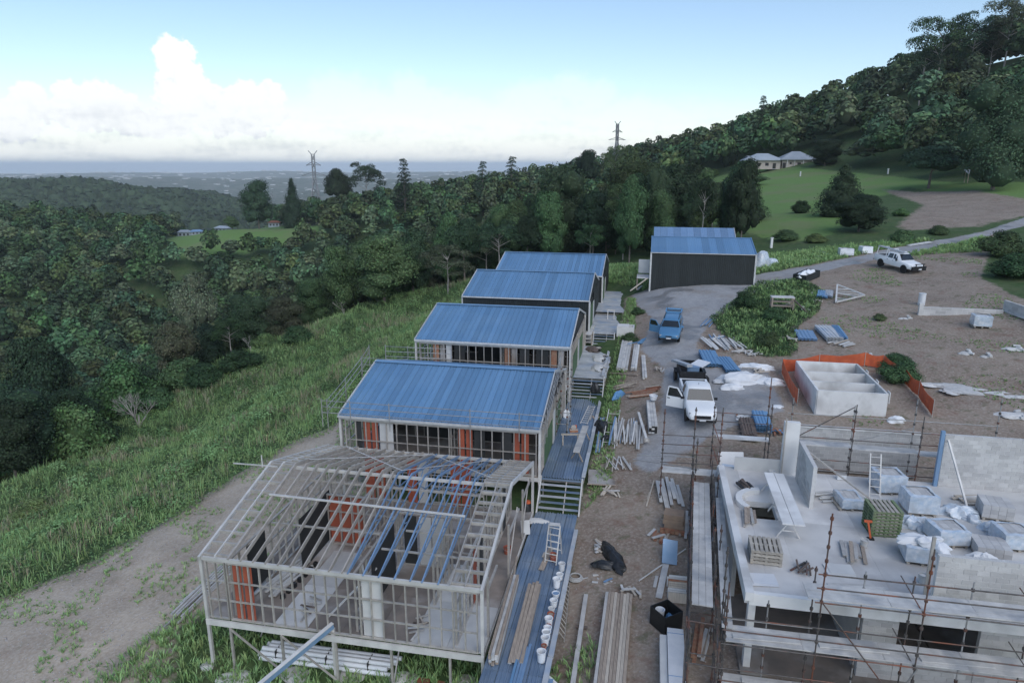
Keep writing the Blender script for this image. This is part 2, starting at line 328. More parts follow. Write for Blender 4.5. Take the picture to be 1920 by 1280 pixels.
def G(u, v, lift=0.0):
    """the point on the ground that pixel (u, v) looks at"""
    r = ray(u, v); t = np.concatenate([np.arange(12, 200, .5), np.arange(200, 900, 3.)])
    h = CAMZ + t * r[2] - tz(t * r[0], t * r[1]); i = np.argmax(h < 0)
    if h[i] >= 0: i = len(t) - 1
    lo, hi = t[max(i - 1, 0)], t[i]
    for _ in range(14):
        m = (lo + hi) / 2
        if CAMZ + m * r[2] - tz1(m * r[0], m * r[1]) < 0: hi = m
        else: lo = m
    return Vector((hi * r[0], hi * r[1], CAMZ + hi * r[2] + lift))
# ------------------------------------------------------------------ ground cover regions (ground polygons)
def gpoly(px): return np.array([tuple(G(u, v))[:2] for u, v in px])
def sdist(P, x, y):
    """signed distance to polygon, positive inside"""
    x = np.asarray(x, float); y = np.asarray(y, float); d = np.full(x.shape, 1e9); ins = np.zeros(x.shape, bool); n = len(P)
    for i in range(n):
        ax, ay = P[i]; bx, by = P[(i + 1) % n]; ex, ey = bx - ax, by - ay
        t = np.clip(((x - ax) * ex + (y - ay) * ey) / (ex * ex + ey * ey + 1e-9), 0, 1)
        d = np.minimum(d, np.hypot(x - ax - t * ex, y - ay - t * ey))
        c = ((ay > y) != (by > y)); xi = (bx - ax) * (y - ay) / (by - ay + (1e-12 if by == ay else 0)) + ax; ins ^= c & (x < xi)
    return np.where(ins, d, -d)
POLY = {
 'dirt_left': gpoly([(-260,1400),(-150,1190),(0,1120),(140,1070),(300,982),(440,892),(560,822),(650,785),(700,785),(720,900),(520,1100),(400,1150),(330,1180),(300,1400)]),
 'yard': np.vstack([gpoly([(960,1400),(1085,960),(1130,800),(1170,690),(1160,640),(1172,560),(1235,532),(1420,515),(1560,488),(1700,460),(1830,440),(1870,438),(1838,520),(1914,560),(2100,600),(2100,860)]), [tuple(S(40,-8))[:2], tuple(S(14,-8))[:2]]]),
 'road': gpoly([(1185,552),(1300,530),(1420,515),(1560,490),(1700,462),(1850,432),(1990,385),(2000,405),(1860,440),(1700,478),(1560,505),(1470,528),(1400,555),(1330,600),(1305,650),(1330,690),(1440,690),(1470,770),(1340,815),(1220,890),(1190,870),(1240,760),(1245,690),(1200,655),(1225,600),(1190,566)]),
 'mound': gpoly([(1340,600),(1390,562),(1430,532),(1500,525),(1535,545),(1525,585),(1485,612),(1482,668),(1425,665),(1345,618)]),
 'lawn': gpoly([(1290,345),(1400,318),(1530,316),(1620,325),(1760,342),(1914,342),(2050,345),(2050,390),(1914,388),(1700,350),(1640,372),(1560,440),(1500,455),(1430,445),(1310,415)]),
 'hilltrack': gpoly([(1650,355),(1720,360),(1830,357),(1960,380),(1990,392),(1830,426),(1700,432),(1680,424),(1730,385)]),
 'paddock': gpoly([(300,482),(390,420),(440,405),(560,430),(600,425),(590,452),(480,470),(340,487)]),
}
def region(n, x, y, soft): return _sm(sdist(POLY[n], x, y), -soft, soft)
def build_ground():
    def lines(lo, hi, step, end_lo, end_hi, g):
        m = list(np.arange(lo, hi, step)); s = step; x = m[-1]
        while x < end_hi: s *= g; x += s; m.append(x)
        s = step; x = m[0]; p = []
        while x > end_lo: s *= g; x -= s; p.append(x)
        return np.array(p[::-1] + m)
    X = lines(-48, 62, .5, -26000, 26000, 1.06); Y = lines(14, 112, .5, -2500, 38000, 1.055)
    gx, gy = np.meshgrid(X, Y); nx, ny = len(X), len(Y); z = tz(gx, gy)
    V = np.stack([gx, gy, z], -1).reshape(-1, 3); i = np.arange(nx - 1)[None, :] + nx * np.arange(ny - 1)[:, None]; i = i.ravel()
    F = np.stack([i, i + 1, i + nx + 1, i + nx], -1)
    me = bigmesh('ground', V, F, None, smooth=True)
    x, y = V[:, 0], V[:, 1]
    m1 = np.maximum(region('dirt_left', x, y, 1.2), region('yard', x, y, .8)) * (1 - region('mound', x, y, .7)); m1 = np.maximum(m1, region('hilltrack', x, y, 2) * .9)
    m2 = region('road', x, y, .6); m3 = np.maximum(region('lawn', x, y, 3), region('paddock', x, y, 4)); far = _sm(np.hypot(x, y), 500, 900)
    m0 = region('dirt_left', x, y, 1.2)
    for nm, a in (('m_dirt', m1), ('m_bench', m0), ('m_road', m2), ('m_lawn', m3), ('m_far', far)):
        at_ = me.attributes.new(nm, 'FLOAT', 'POINT'); at_.data.foreach_set('value', a.astype(np.float32))
    o = link('ground', me); tag(o, kind='structure')
    m = bpy.data.materials.new('ground'); m.use_nodes = True; me.materials.append(m); nt = m.node_tree; N = nt.nodes.new; L = nt.links.new; bs = nt.nodes['Principled BSDF']
    bs.inputs['Roughness'].default_value = .95; bs.inputs['Specular IOR Level'].default_value = .2
    g = N('ShaderNodeNewGeometry')
    def noise(sc, det=5, rough=.6):
        n = N('ShaderNodeTexNoise'); n.inputs['Scale'].default_value = sc; n.inputs['Detail'].default_value = det; n.inputs['Roughness'].default_value = rough; L(g.outputs['Position'], n.inputs[0]); return n.outputs[0]
    def rmp(x, a, b):
        r = N('ShaderNodeMapRange'); r.inputs['From Min'].default_value = a; r.inputs['From Max'].default_value = b; L(x, r.inputs[0]); return r.outputs[0]
    def mix(f, a, b):
        q = N('ShaderNodeMix'); q.data_type = 'RGBA'; L(f, q.inputs['Factor'])
        for k, s in ((6, a), (7, b)):
            if isinstance(s, tuple): q.inputs[k].default_value = (*s, 1)
            else: L(s, q.inputs[k])
        return q.outputs[2]
    def M(op, a, b=0.0):
        q = N('ShaderNodeMath'); q.operation = op
        for k, s in enumerate((a, b)):
            if isinstance(s, (int, float)): q.inputs[k].default_value = s
            else: L(s, q.inputs[k])
        return q.outputs[0]
    def att(n): a = N('ShaderNodeAttribute'); a.attribute_name = n; return a.outputs['Fac']
    nA, nB, nC, nD = noise(.35), noise(1.6), noise(7, 6), noise(.06, 4)
    grass = mix(rmp(nB, .35, .65), (.045,.085,.03), (.085,.13,.05)); grass = mix(rmp(nA, .5, .7), grass, (.10,.12,.06))
    dirt = mix(rmp(nA, .35, .65), (.30,.245,.195), (.225,.175,.137)); dirt = mix(rmp(nC, .45, .75), dirt, (.40,.35,.30)); dirt = mix(M('MULTIPLY', rmp(nB, .55, .68), .55), dirt, (.085,.10,.045)); dirt = mix(M('MULTIPLY', rmp(noise(.9, 3), .56, .72), .5), dirt, (.19,.10,.07))
    dirt = mix(M('MULTIPLY', att('m_bench'), rmp(nA, .2, .6)), dirt, mix(rmp(nC, .4, .7), (.44,.365,.285), (.54,.475,.395)))
    road = mix(rmp(nB, .3, .7), (.36,.36,.36), (.28,.28,.285)); road = mix(rmp(nC, .5, .75), road, (.43,.425,.42)); road = mix(M('MULTIPLY', rmp(nA, .52, .7), .6), road, (.25,.215,.18))
    lawn = mix(rmp(nB, .3, .7), (.125,.22,.062), (.16,.25,.08)); lawn = mix(M('MULTIPLY', rmp(nD, .5, .62), .5), lawn, (.20,.20,.11))
    edge = M('MULTIPLY', M('SUBTRACT', noise(1.1, 6, .7), .5), 1.3)
    mk = lambda n: rmp(M('ADD', att(n), edge), .35, .65)
    col = mix(mk('m_lawn'), grass, lawn); col = mix(mk('m_dirt'), col, dirt); col = mix(mk('m_road'), col, road)
    fn = noise(.012, 7, .65); fn2 = noise(.035, 5, .7)
    far_c = mix(rmp(fn, .42, .6), (.06,.085,.05), (.15,.15,.11)); far_c = mix(rmp(fn2, .6, .72), far_c, (.26,.24,.21)); far_c = mix(rmp(noise(.05, 2), .7, .75), far_c, (.7,.7,.7))
    wood = mix(rmp(noise(.035, 8, .75), .43, .58), (.012,.022,.016), (.05,.066,.042))
    px = N('ShaderNodeSeparateXYZ'); L(g.outputs['Position'], px.inputs[0]); rr = M('SQRT', M('ADD', M('MULTIPLY', px.outputs[0], px.outputs[0]), M('MULTIPLY', px.outputs[1], px.outputs[1])))
    wet = M('MULTIPLY', rmp(noise(.22, 4), .53, .60), mk('m_road')); col = mix(M('MULTIPLY', wet, .45), col, (.10,.105,.11)); rg = N('ShaderNodeMapRange'); rg.inputs['To Min'].default_value = .95; rg.inputs['To Max'].default_value = .28; L(wet, rg.inputs[0]); L(rg.outputs[0], bs.inputs['Roughness'])
    farall = mix(rmp(rr, 2300, 3000), wood, far_c)
    col = mix(att('m_far'), col, farall); L(col, bs.inputs['Base Color'])
    b = N('ShaderNodeBump'); b.inputs['Strength'].default_value = .55; b.inputs['Distance'].default_value = .09; L(M('ADD', nC, M('MULTIPLY', nB, .8)), b.inputs['Height']); L(b.outputs[0], bs.inputs['Normal'])
    # sea beyond the coastal plain
    me = bpy.data.meshes.new('sea'); me.from_pydata([(-28000,10500,-168),(28000,10500,-168),(28000,40500,-168),(-28000,40500,-168)], [], [(0,1,2,3)])
    mat('seawater', (.26,.31,.36), (.28,.33,.38), .001, .2); me.materials.append(MATS['seawater']); tag(link('sea', me), kind='structure')
build_ground()
# ------------------------------------------------------------------ the row of houses
W, HD, RISE, WALL = 11.47, 5.63, 1.517, 2.70
HOUSE = [(S(0,0,4.95), 0), ]
_O = [(-12.346,24.347,4.952),(-9.752,36.813,6.235),(-7.119,49.392,7.463),(-4.479,61.810,8.377),(-1.834,73.777,8.647)]
EAVE = [p[2] for p in _O]
def house_root(i, name, label, cat='house'): x, y, z = _O[i]; return thing(name, label, cat, (x, y, z - WALL), TH)
# local frame of each house: x along the eave, y towards the ridge and beyond, z = 0 at the floor
def roofz(y): return WALL + RISE * (1 - abs(y - HD) / HD)
def roof_sheets(root, extra=.0):
    n = 30; w = W / n; l = math.hypot(HD + .12, RISE * (HD + .12) / HD); ang = math.atan2(RISE, HD)
    me = corrugated('roof_sheet', 'rooftin', w - .016, l, pitch=w / 2, h=.045, rib=.06)  # narrow sheets with open gaps, dark lines standing in for rib shadows
    for i in range(n):
        o = link('roof_sheet', me, root, Matrix.Translation((i * w, -.12, WALL - .12 * RISE / HD + .10)) @ Matrix.Rotation(ang, 4, 'X'))
        o = link('roof_sheet', me, root, Matrix.Translation(((i + 1) * w, 2 * HD + .12, WALL - .12 * RISE / HD + .10)) @ Matrix.Rotation(math.pi, 4, 'Z') @ Matrix.Rotation(ang, 4, 'X'))
    for x in (-.03, W + .03):
        for s in (0, 1):
            y0 = -.14 if s == 0 else 2 * HD + .14
            bar('barge_trim', 'rooftrim', root, (x, y0, roofz(y0) + .10), (x, HD, roofz(HD) + .10), .06, .16)
    r = MB(); r.bar((-.05, HD - .11, roofz(HD) + .135), (W + .05, HD - .11, roofz(HD) + .135), .26, .02); r.bar((-.05, HD + .11, roofz(HD) + .13), (W + .05, HD + .11, roofz(HD) + .13), .26, .02); r.build('ridge_cap', 'rooftin', root)
    box('gutter', 'rooftrim', root, (W / 2, -.19, WALL + .02), (W + .1, .12, .10))
def stud_wall(root, x0, x1, y, z0, z1, step, m='galv', nogs=(.33, .66), axis='x', w=.045, depth=.09):
    """studs, noggins and plates between x0 and x1 at depth y (axis x) or along y at x (axis y)"""
    P = (lambda t, z: (t, y, z)) if axis == 'x' else (lambda t, z: (y, t, z))
    n = max(1, round((x1 - x0) / step)); sz = (w, depth) if axis == 'x' else (depth, w)
    for i in range(n + 1):
        t = x0 + (x1 - x0) * i / n; c = P(t, (z0 + z1) / 2)
        box('stud', m, root, c, (sz[0], sz[1], z1 - z0 - .12))
    s2 = (x1 - x0 + .05, .10, .06) if axis == 'x' else (.10, x1 - x0 + .05, .06)
    box('bottom_plate', m, root, P((x0 + x1) / 2, z0 + .03), s2); box('top_plate', m, root, P((x0 + x1) / 2, z1 - .03), s2)
    s3 = (x1 - x0, .07, .05) if axis == 'x' else (.07, x1 - x0, .05)
    for k in nogs: box('noggin', m, root, P((x0 + x1) / 2, z0 + (z1 - z0) * k), s3)
def front_panels(root, lst, y=.08, h0=.05, h1=WALL - .15):
    for x0, x1, m in lst: box('wall_panel', m, root, ((x0 + x1) / 2, y, (h0 + h1) / 2), (x1 - x0, .02, h1 - h0))
def house_one():
    r = house_root(0, 'house_frame', 'nearest house, open steel frame with bare rafters and no roofing on posts', 'house frame')
    gz = -2.2
    n = 8; 
    for i in range(n):
        for j in range(4):
            m = 'fibresheet' if (i, j) in ((6,0),(7,0),(6,1),(2,0),(2,1)) else 'floorboard'
            box('floor_sheet', m, r, ((i + .5) * W / n, .05 + (j + .5) * 11.1 / 4, -.03), (W / n - .012, 11.1 / 4 - .012, .05))
    for y in (0, 3.7, 7.5, 2 * HD): box('bearer', 'whitesteel', r, (W / 2, y - .04, -.20), (W + .1, .10, .24))
    for x in (0, 2.9, 5.7, 8.6, W): box('joist', 'whitesteel', r, (x, HD, -.19), (.09, 2 * HD - .2, .2))
    for x in (1.0, 3.25, 5.55, 7.85, 10.2):
        for y in (-.04, 5.6, 10.9):
            p = S(x, y); gzz = tz1(p.x, p.y) - (EAVE[0] - WALL)
            q = box('post', 'galv', r, (x, y, (-.3 + gzz) / 2), (.09, .09, -.3 - gzz)); box('base_plate', 'galv', q, (0, 0, -.49), (2.4, 2.4, .012))
    for x0, x1 in ((1.0, 3.2), (3.25, 5.5)):
        bar('brace', 'galv', r, (x0, -.10, -.35), (x1, -.10, gz + .15), .06, .06)
    bar('brace', 'galv', r, (7.85, 1.2, -.35), (7.85, .02, gz + .2), .05, .05); bar('brace', 'galv', r, (1.6, 2.6, -.35), (1.2, 1.6, gz + .2), .05, .05)
    for x in (0, W):
        for y in (0, 2 * HD):
            p = S(x, y); b = tz1(p.x, p.y) - (EAVE[0] - WALL) - .1
            box('corner_column', 'whitesteel', r, (x, y, (WALL + b) / 2), (.12, .12, WALL - b))
        for y0 in (-.1, 2 * HD + .1): bar('gable_rafter', 'whitesteel', r, (x, y0, roofz(y0) + .02), (x, HD, roofz(HD) + .02), .10, .18)
    box('eave_beam', 'whitesteel', r, (W / 2, 0, WALL - .02), (W - .14, .10, .15)); box('eave_beam', 'whitesteel', r, (W / 2, 2 * HD, WALL - .02), (W - .14, .10, .15))
    box('ridge_beam', 'whitesteel', r, (W / 2, HD, roofz(HD) - .12), (W - .14, .07, .14))
    # walls
    stud_wall(r, .22, 1.0, 0, 0, WALL - .1, .38); stud_wall(r, 1.12, W - .2, 0, 0, WALL - .1, .46)
    for y0, y1 in ((.3, 10.9),): stud_wall(r, y0, y1, 1.1, 0, WALL - .1, .6, axis='y'); stud_wall(r, y0, y1, W - 1.1, 0, WALL - .1, .6, axis='y')
    stud_wall(r, 1.2, W - 1.2, 10.9, 0, WALL - .1, .6); stud_wall(r, 2.4, 6.0, 6.2, 0, WALL - .1, .6); stud_wall(r, 6.3, W - 1.2, 5.2, 0, WALL - .1, .6); stud_wall(r, 7.0, W - 1.2, 8.0, 0, WALL - .1, .6)
    stud_wall(r, .3, 6.0, 6.35, 0, WALL - .1, .6, axis='y'); stud_wall(r, 5.4, 10.8, 4.3, 0, WALL - .1, .6, axis='y'); stud_wall(r, 2.5, 5.2, 8.8, 0, WALL - .1, .6, axis='y')
    front_panels(r, [(1.3, 1.66, 'redboard'), (1.75, 2.12, 'redboard')], .09)
    front_panels(r, [(6.72, 7.05, 'fibresheet'), (7.1, 7.5, 'fibresheet')], .09)
    box('wall_panel', 'darkboard', r, (2.25, 5.2, 1.3), (.03, 3.0, 2.5))
    for x in (2.7, 3.3, 3.9): box('wall_panel', 'redboard', r, (x, 6.28, 1.3), (.52, .02, 2.45))
    for x in (5.0, 5.6): box('wall_panel', 'fibresheet' if x > 5.2 else 'redboard', r, (x, 10.82, 1.3), (.52, .02, 2.45))
    for x in (2.6, 3.2, 7.4, 8.0): box('wall_panel', 'redboard', r, (x, 10.82, 1.3), (.52, .02, 2.45))
    for x in (7.6, 8.2): box('wall_panel', 'fibresheet', r, (x, 5.12, 1.3), (.55, .02, 2.4))
    box('wall_panel', 'darkboard', r, (6.9, 5.12, 1.3), (.6, .02, 2.4)); box('wall_panel', 'darkboard', r, (6.45, 3.0, 1.3), (.02, 2.6, 2.4)); box('wall_panel', 'darkboard', r, (1.18, 2.0, 1.4), (.02, 1.4, 2.2))
    for y in (3.0, 4.1, 9.0): box('wall_panel', 'redboard' if y < 4 else 'darkboard', r, (W - 1.04, y, 1.3), (.02, .5, 2.4))
    # rafters: grey ones over the left part, blue trusses over the right
    xs = [1.25 + .53 * i for i in range(10)]
    for x in xs:
        for y0 in (-.05, 2 * HD + .05): bar('rafter', 'rafter', r, (x, y0, roofz(y0) + .05), (x, HD, roofz(HD) + .05), .05, .17)
    for i in range(7):
        x = 6.25 + .62 * i + (.0 if i < 5 else -.16)
        for y0 in (-.05, 2 * HD + .05):
            bar('blue_truss_chord', 'bluesteel', r, (x, y0, roofz(y0) + .05), (x, HD, roofz(HD) + .05), .05, .10)
            s = 1 if y0 < HD else -1
            k0 = y0 + s * .35
            bar('blue_truss_bottom_chord', 'bluesteel', r, (x, k0, WALL + .06), (x, HD, roofz(HD) - .62), .04, .06)
            for t in (.25, .5, .72, .9):
                y = y0 + s * t * HD; yb = y0 + s * (t + .1) * HD; f = lambda q: WALL + .06 + (roofz(HD) - .62 - WALL - .06) * abs(q - k0) / abs(HD - k0)
                bar('web', 'bluesteel', r, (x, y, roofz(y)), (x, yb if t < .85 else HD, f(yb) if t < .85 else roofz(HD) - .6), .03, .04)
    # ladder framing over both end overhangs
    for xa, xb in ((.06, 1.2), (W - 1.2, W - .06)):
        xm = (xa + xb) / 2
        for y0 in (0, 2 * HD):
            bar('fly_rafter', 'whitesteel' if xa < 2 else 'galv', r, (xm, y0, roofz(y0) + .07), (xm, HD, roofz(HD) + .07), .05, .10)
            s = 1 if y0 == 0 else -1
            for k in range(10):
                y = y0 + s * (.12 + k * .6); bar('outrigger', 'galv', r, (xa, y, roofz(y) + .045), (xb, y, roofz(y) + .045), .075, .13)
    for x in (1.2, W - 1.2):
        for y0 in (0, 2 * HD): bar('rafter', 'galv', r, (x, y0, roofz(y0) + .04), (x, HD, roofz(HD) + .04), .05, .17)
    bar('batten', 'whitesteel', r, (1.1, 3.45, roofz(3.45) + .18), (W - 1.5, 3.30, roofz(3.3) + .18), .09, .06)
    bar('batten', 'galv', r, (7.0, 1.55, roofz(1.55) - .15), (W - .5, 1.5, roofz(1.5) - .15), .08, .06); bar('batten', 'galv', r, (1.3, 4.9, roofz(4.9) - .12), (W - 1.1, 4.9, roofz(4.9) - .12), .07, .08)
    bar('batten', 'galv', r, (7.5, 3.0, roofz(3.0) - .5), (W - 1.3, 3.0, roofz(3.0) - .5), .08, .06); bar('batten', 'galv', r, (1.3, 3.1, WALL - .05), (6.3, 3.1, WALL - .05), .09, .06)
    for (xa, ya, xb, yb) in ((1.3, 10.9, 6.3, 5.9), (6.0, 10.9, W - 1.0, 6.0), (6.3, 5.9, 9.8, 10.9), (1.4, 6.6, 6.2, 10.6)):
        bar('strap_brace', 'whitesteel', r, (xa, ya, roofz(ya) + .15), (xb, yb, roofz(yb) + .15), .05, .012)
    # door frames and window heads to the walk
    for y0, y1 in ((1.0, 2.6), (5.0, 7.4), (8.4, 10.6)): box('window_head', 'galv', r, (W - .02, (y0 + y1) / 2, 2.1), (.08, y1 - y0, .10)); box('post', 'galv', r, (W - .02, y0, 1.3), (.09, .09, 2.6))
    for y0, z0, y1, z1 in ((8.6,.3,10.4,2.3),(5.2,.3,7.2,2.3)): bar('wall_brace', 'galv', r, (W - .06, y0, z0), (W - .06, y1, z1), .05, .06)
    return r
def frame_house(i, label, panels, floor_h=.9):
    r = house_root(i, 'framed_house', label)
    roof_sheets(r)
    box('floor', 'floorboard', r, (W / 2, HD, -.05), (W, 2 * HD, .1)); box('floor_beam', 'whitesteel', r, (W / 2, 0, -.2), (W + .1, .1, .22))
    for x in (0, W):
        for y in (0, 2 * HD):
            p = Vector(r.location) + Matrix.Rotation(TH, 3, 'Z') @ Vector((x, y, 0)); b = tz1(p.x, p.y) - r.location.z - .1
            box('corner_column', 'whitesteel', r, (x, y, (WALL + b) / 2), (.13, .13, WALL - b))
    for x in (2.4, 5.7, 9):
        for y in (.1, HD, 2 * HD - .1):
            p = Vector(r.location) + Matrix.Rotation(TH, 3, 'Z') @ Vector((x, y, 0)); b = tz1(p.x, p.y) - r.location.z - .1
            box('post', 'galv', r, (x, y, (b - .2) / 2), (.1, .1, -.2 - b))
    box('eave_beam', 'whitesteel', r, (W / 2, -.02, WALL - .10), (W - .15, .10, .16))
    stud_wall(r, .3, W - .2, .02, 0, WALL - .2, .62, nogs=(.52,), w=.05)
    stud_wall(r, 1.2, W - .3, 4.2, 0, WALL - .2, .6); stud_wall(r, .2, 2 * HD - .2, W, 0, WALL - .2, .6, axis='y'); stud_wall(r, .2, 2 * HD - .2, 0, 0, WALL - .2, .9, axis='y'); stud_wall(r, .4, 4.2, 6.4, 0, WALL - .2, .6, axis='y')
    for x0, x1, y, m in panels: box('wall_panel', m, r, ((x0 + x1) / 2, y, 1.28), (x1 - x0, .02, 2.4))
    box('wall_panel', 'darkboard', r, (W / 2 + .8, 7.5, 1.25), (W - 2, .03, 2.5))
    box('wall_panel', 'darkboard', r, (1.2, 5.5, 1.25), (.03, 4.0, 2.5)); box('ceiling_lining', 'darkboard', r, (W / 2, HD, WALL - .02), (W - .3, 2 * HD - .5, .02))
    # right-hand gable: partly wrapped, one dark opening
    box('wall_panel', 'darkboard', r, (W - .08, 8.3, 1.28), (.02, 4.6, 2.5)); box('wall_wrap', 'greenwrap', r, (W + .055, 3.0, .85), (.015, 3.4, 1.7)); box('wall_wrap', 'greenwrap', r, (W + .055, 7.2, .9), (.015, 3.0, 1.8)); box('door_leaf', 'fibresheet', r, (W + .09, 5.1, 1.0), (.04, .8, 2.0))
    for y in (1.2, 4.6, 9.0): box('gable_post', 'galv', r, (W + .02, y, 1.3), (.09, .09, 2.6))
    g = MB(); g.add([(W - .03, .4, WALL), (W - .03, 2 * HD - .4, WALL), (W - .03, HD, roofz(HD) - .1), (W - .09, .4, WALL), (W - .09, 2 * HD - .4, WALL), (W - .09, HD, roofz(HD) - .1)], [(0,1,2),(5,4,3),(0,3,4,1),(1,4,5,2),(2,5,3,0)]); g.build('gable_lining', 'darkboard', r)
    return r
def clad_house(i, label):
    r = house_root(i, 'clad_house', label)
    roof_sheets(r); box('floor', 'floorboard', r, (W / 2, HD, -.05), (W, 2 * HD, .1))
    n = 15; w = W / n; me = corrugated('cladding_sheet', 'darkclad', w - .006, WALL + .5, pitch=w / 4, h=.03, rib=.06)
    for k in range(n): link('cladding_sheet', me, r, Matrix.Translation((k * w, -.03, -.5)) @ Matrix.Rotation(R(90), 4, 'X'))
    m = 14; w2 = 2 * HD / m
    me2 = corrugated('cladding_sheet', 'darkclad', w2 - .006, WALL + .5, pitch=w2 / 4, h=.03, rib=.06)
    for k in range(m):
        if k in (4, 5): continue
        link('cladding_sheet', me2, r, Matrix.Translation((W + .03, k * w2, -.5)) @ Matrix.Rotation(R(90), 4, 'Z') @ Matrix.Rotation(R(90), 4, 'X'))
    for x in (-.02,):
        box('side_wall', 'darkclad', r, (.02, HD, 1.1), (.06, 2 * HD, 3.1))
    box('rear_wall', 'darkclad', r, (W / 2, 2 * HD, 1.1), (W, .06, 3.1))
    for x in (-.04, W + .05):
        box('corner_trim', 'rooftrim', r, (x, -.04, WALL / 2 - .2), (.12, .12, WALL + .45))
    for x, s in ((W + .02, 1), (.0, -1)):
        g = MB(); g.add([(x, .05, WALL), (x, 2 * HD - .05, WALL), (x, HD, roofz(HD) - .02), (x - .05, .05, WALL), (x - .05, 2 * HD - .05, WALL), (x - .05, HD, roofz(HD) - .02)], [(0,1,2),(5,4,3),(0,3,4,1),(1,4,5,2),(2,5,3,0)]); g.build('gable', 'darkclad', r)
    box('wall_wrap', 'greenwrap', r, (W + .09, 2.0, 1.0), (.015, 2.6, 2.2)); box('door_leaf', 'fibresheet', r, (W + .12, 3.9, 1.0), (.04, .9, 2.0)); box('doorway', 'darkboard', r, (W - .02, 4.0, 1.1), (.03, 1.6, 2.2))  # doorway is a dark board standing in for the shade inside
    box('downpipe', 'rooftrim', r, (W + .10, -.02, 1.1), (.08, .08, 3.0))
    return r
house_one()
frame_house(1, 'blue-roofed house with red wall boards and unlined studs, directly behind the roofless frame',
  [(1.35,1.75,.09,'redboard'),(1.85,2.2,.09,'redboard'),(2.3,3.1,.12,'fibresheet'),(.9,1.2,.1,'darkboard'),(6.9,7.25,.09,'redboard'),(7.35,7.7,.09,'redboard'),(10.0,10.35,.09,'redboard'),(10.45,10.85,.09,'redboard'),(7.8,8.4,.12,'darkboard'),(9.3,9.9,.12,'darkboard'),(3.6,6.2,4.15,'darkboard'),(6.5,9.8,4.12,'darkboard')])
frame_house(2, 'blue-roofed house with pale stud front, third in the row from the camera',
  [(1.3,1.75,.09,'timberred'),(1.85,2.2,.09,'floorboard'),(2.3,2.75,.09,'fibresheet'),(6.7,7.1,.09,'timberred'),(7.2,7.6,.09,'floorboard'),(7.8,8.5,.12,'darkboard'),(9.0,9.9,.12,'darkboard'),(10.1,10.5,.09,'timberred'),(10.6,11.0,.09,'floorboard'),(2.9,3.7,.12,'darkboard'),(3.7,6.4,4.15,'darkboard')])
clad_house(3, 'blue-roofed house clad in dark corrugated sheet, fourth in the row')
clad_house(4, 'farthest blue-roofed house of the row, its gable end beside the forest')
def shed():
    r = thing('shed', 'large dark shed with pale blue roof beside the gravel road bend', 'shed', S(17.15, 52.6, 7.5))
    w, hd, rise, wall = 10.55, 4.9, 1.15, 3.55
    me = corrugated('roof_sheet', 'rooftin', w / 14 - .006, math.hypot(hd + .1, rise), pitch=w / 56, h=.03, rib=.05); ang = math.atan2(rise, hd)
    for k in range(14):
        link('roof_sheet', me, r, Matrix.Translation((k * w / 14, -.1, wall + .02)) @ Matrix.Rotation(ang, 4, 'X'))
        link('roof_sheet', me, r, Matrix.Translation(((k + 1) * w / 14, 2 * hd + .1, wall + .02)) @ Matrix.Rotation(math.pi, 4, 'Z') @ Matrix.Rotation(ang, 4, 'X'))
    mw = corrugated('cladding_sheet', 'darkclad', w / 14 - .006, wall + .6, pitch=w / 56, h=.025, rib=.05)
    for k in range(14): link('cladding_sheet', mw, r, Matrix.Translation((k * w / 14, 0, -.6)) @ Matrix.Rotation(R(90), 4, 'X'))
    box('rear_wall', 'darkclad', r, (w / 2, 2 * hd, wall / 2 - .2), (w, .06, wall + .6))
    for x in (0, w): 
        box('side_wall', 'darkclad' if x else 'fibresheet', r, (x, hd, wall / 2 - .2), (.06, 2 * hd - .06, wall + .6)); box('corner_post', 'rooftrim', r, (x, -.03, wall / 2 - .3), (.16, .16, wall + .7))
        g = MB(); g.add([(x - .03, 0, wall), (x - .03, 2 * hd, wall), (x - .03, hd, wall + rise - .05), (x + .03, 0, wall), (x + .03, 2 * hd, wall), (x + .03, hd, wall + rise - .05)], [(0,2,1),(3,4,5),(0,1,4,3),(1,2,5,4),(2,0,3,5)]); g.build('gable', 'darkclad', r)
        for y0 in (-.12, 2 * hd + .12): bar('barge_trim', 'rooftin', r, (x, y0, wall + .04), (x, hd, wall + rise + .06), .08, .14)
    box('gutter', 'rooftrim', r, (w / 2, -.14, wall - .02), (w, .1, .08)); box('ridge_cap', 'rooftin', r, (w / 2, hd, wall + rise + .05), (w + .05, .4, .03))
    # timber stage along the left side with a prop
    for k in range(5): box('stage_plank', 'plank', r, (-.75, .4 + k * .55, .75 + .001 * k), (1.3, .5, .05))
    box('stage_wall', 'fibresheet', r, (-.7, 3.3, 1.6), (1.2, .05, 1.5)); bar('prop', 'timberpale', r, (-.3, -.1, .8), (-2.0, -1.6, -.35), .1, .1)
    for y in (.3, 2.9): box('stage_leg', 'timber', r, (-1.35, y, .1), (.09, .09, 1.3))
    # second, darker roof behind
    r2 = thing('lean_to', 'slate blue roof slab rising behind the dark shed', 'shed', S(17.4, 64.2, 8.0))
    w2 = 9.5; me = corrugated('roof_sheet', 'bluesteel', w2 / 12 - .012, 3.0, pitch=.2, h=.03)
    for k in range(12): link('roof_sheet', me, r2, Matrix.Translation((k * w2 / 12, 0, 3.45)) @ Matrix.Rotation(R(20), 4, 'X'))
    box('wall', 'darkclad', r2, (w2 / 2, .05, 1.65), (w2, .06, 3.5)); box('rear_wall', 'darkclad', r2, (w2 / 2, 2.75, 2.1), (w2, .06, 4.3)); box('trim', 'rooftrim', r2, (w2 + .03, 1.42, 3.99), (.06, 3.0, .12), (R(20), 0, 0))
    for x in (.03, w2 - .03): box('side_wall', 'darkclad', r2, (x, 1.4, 1.7), (.06, 2.6, 3.5))
shed()
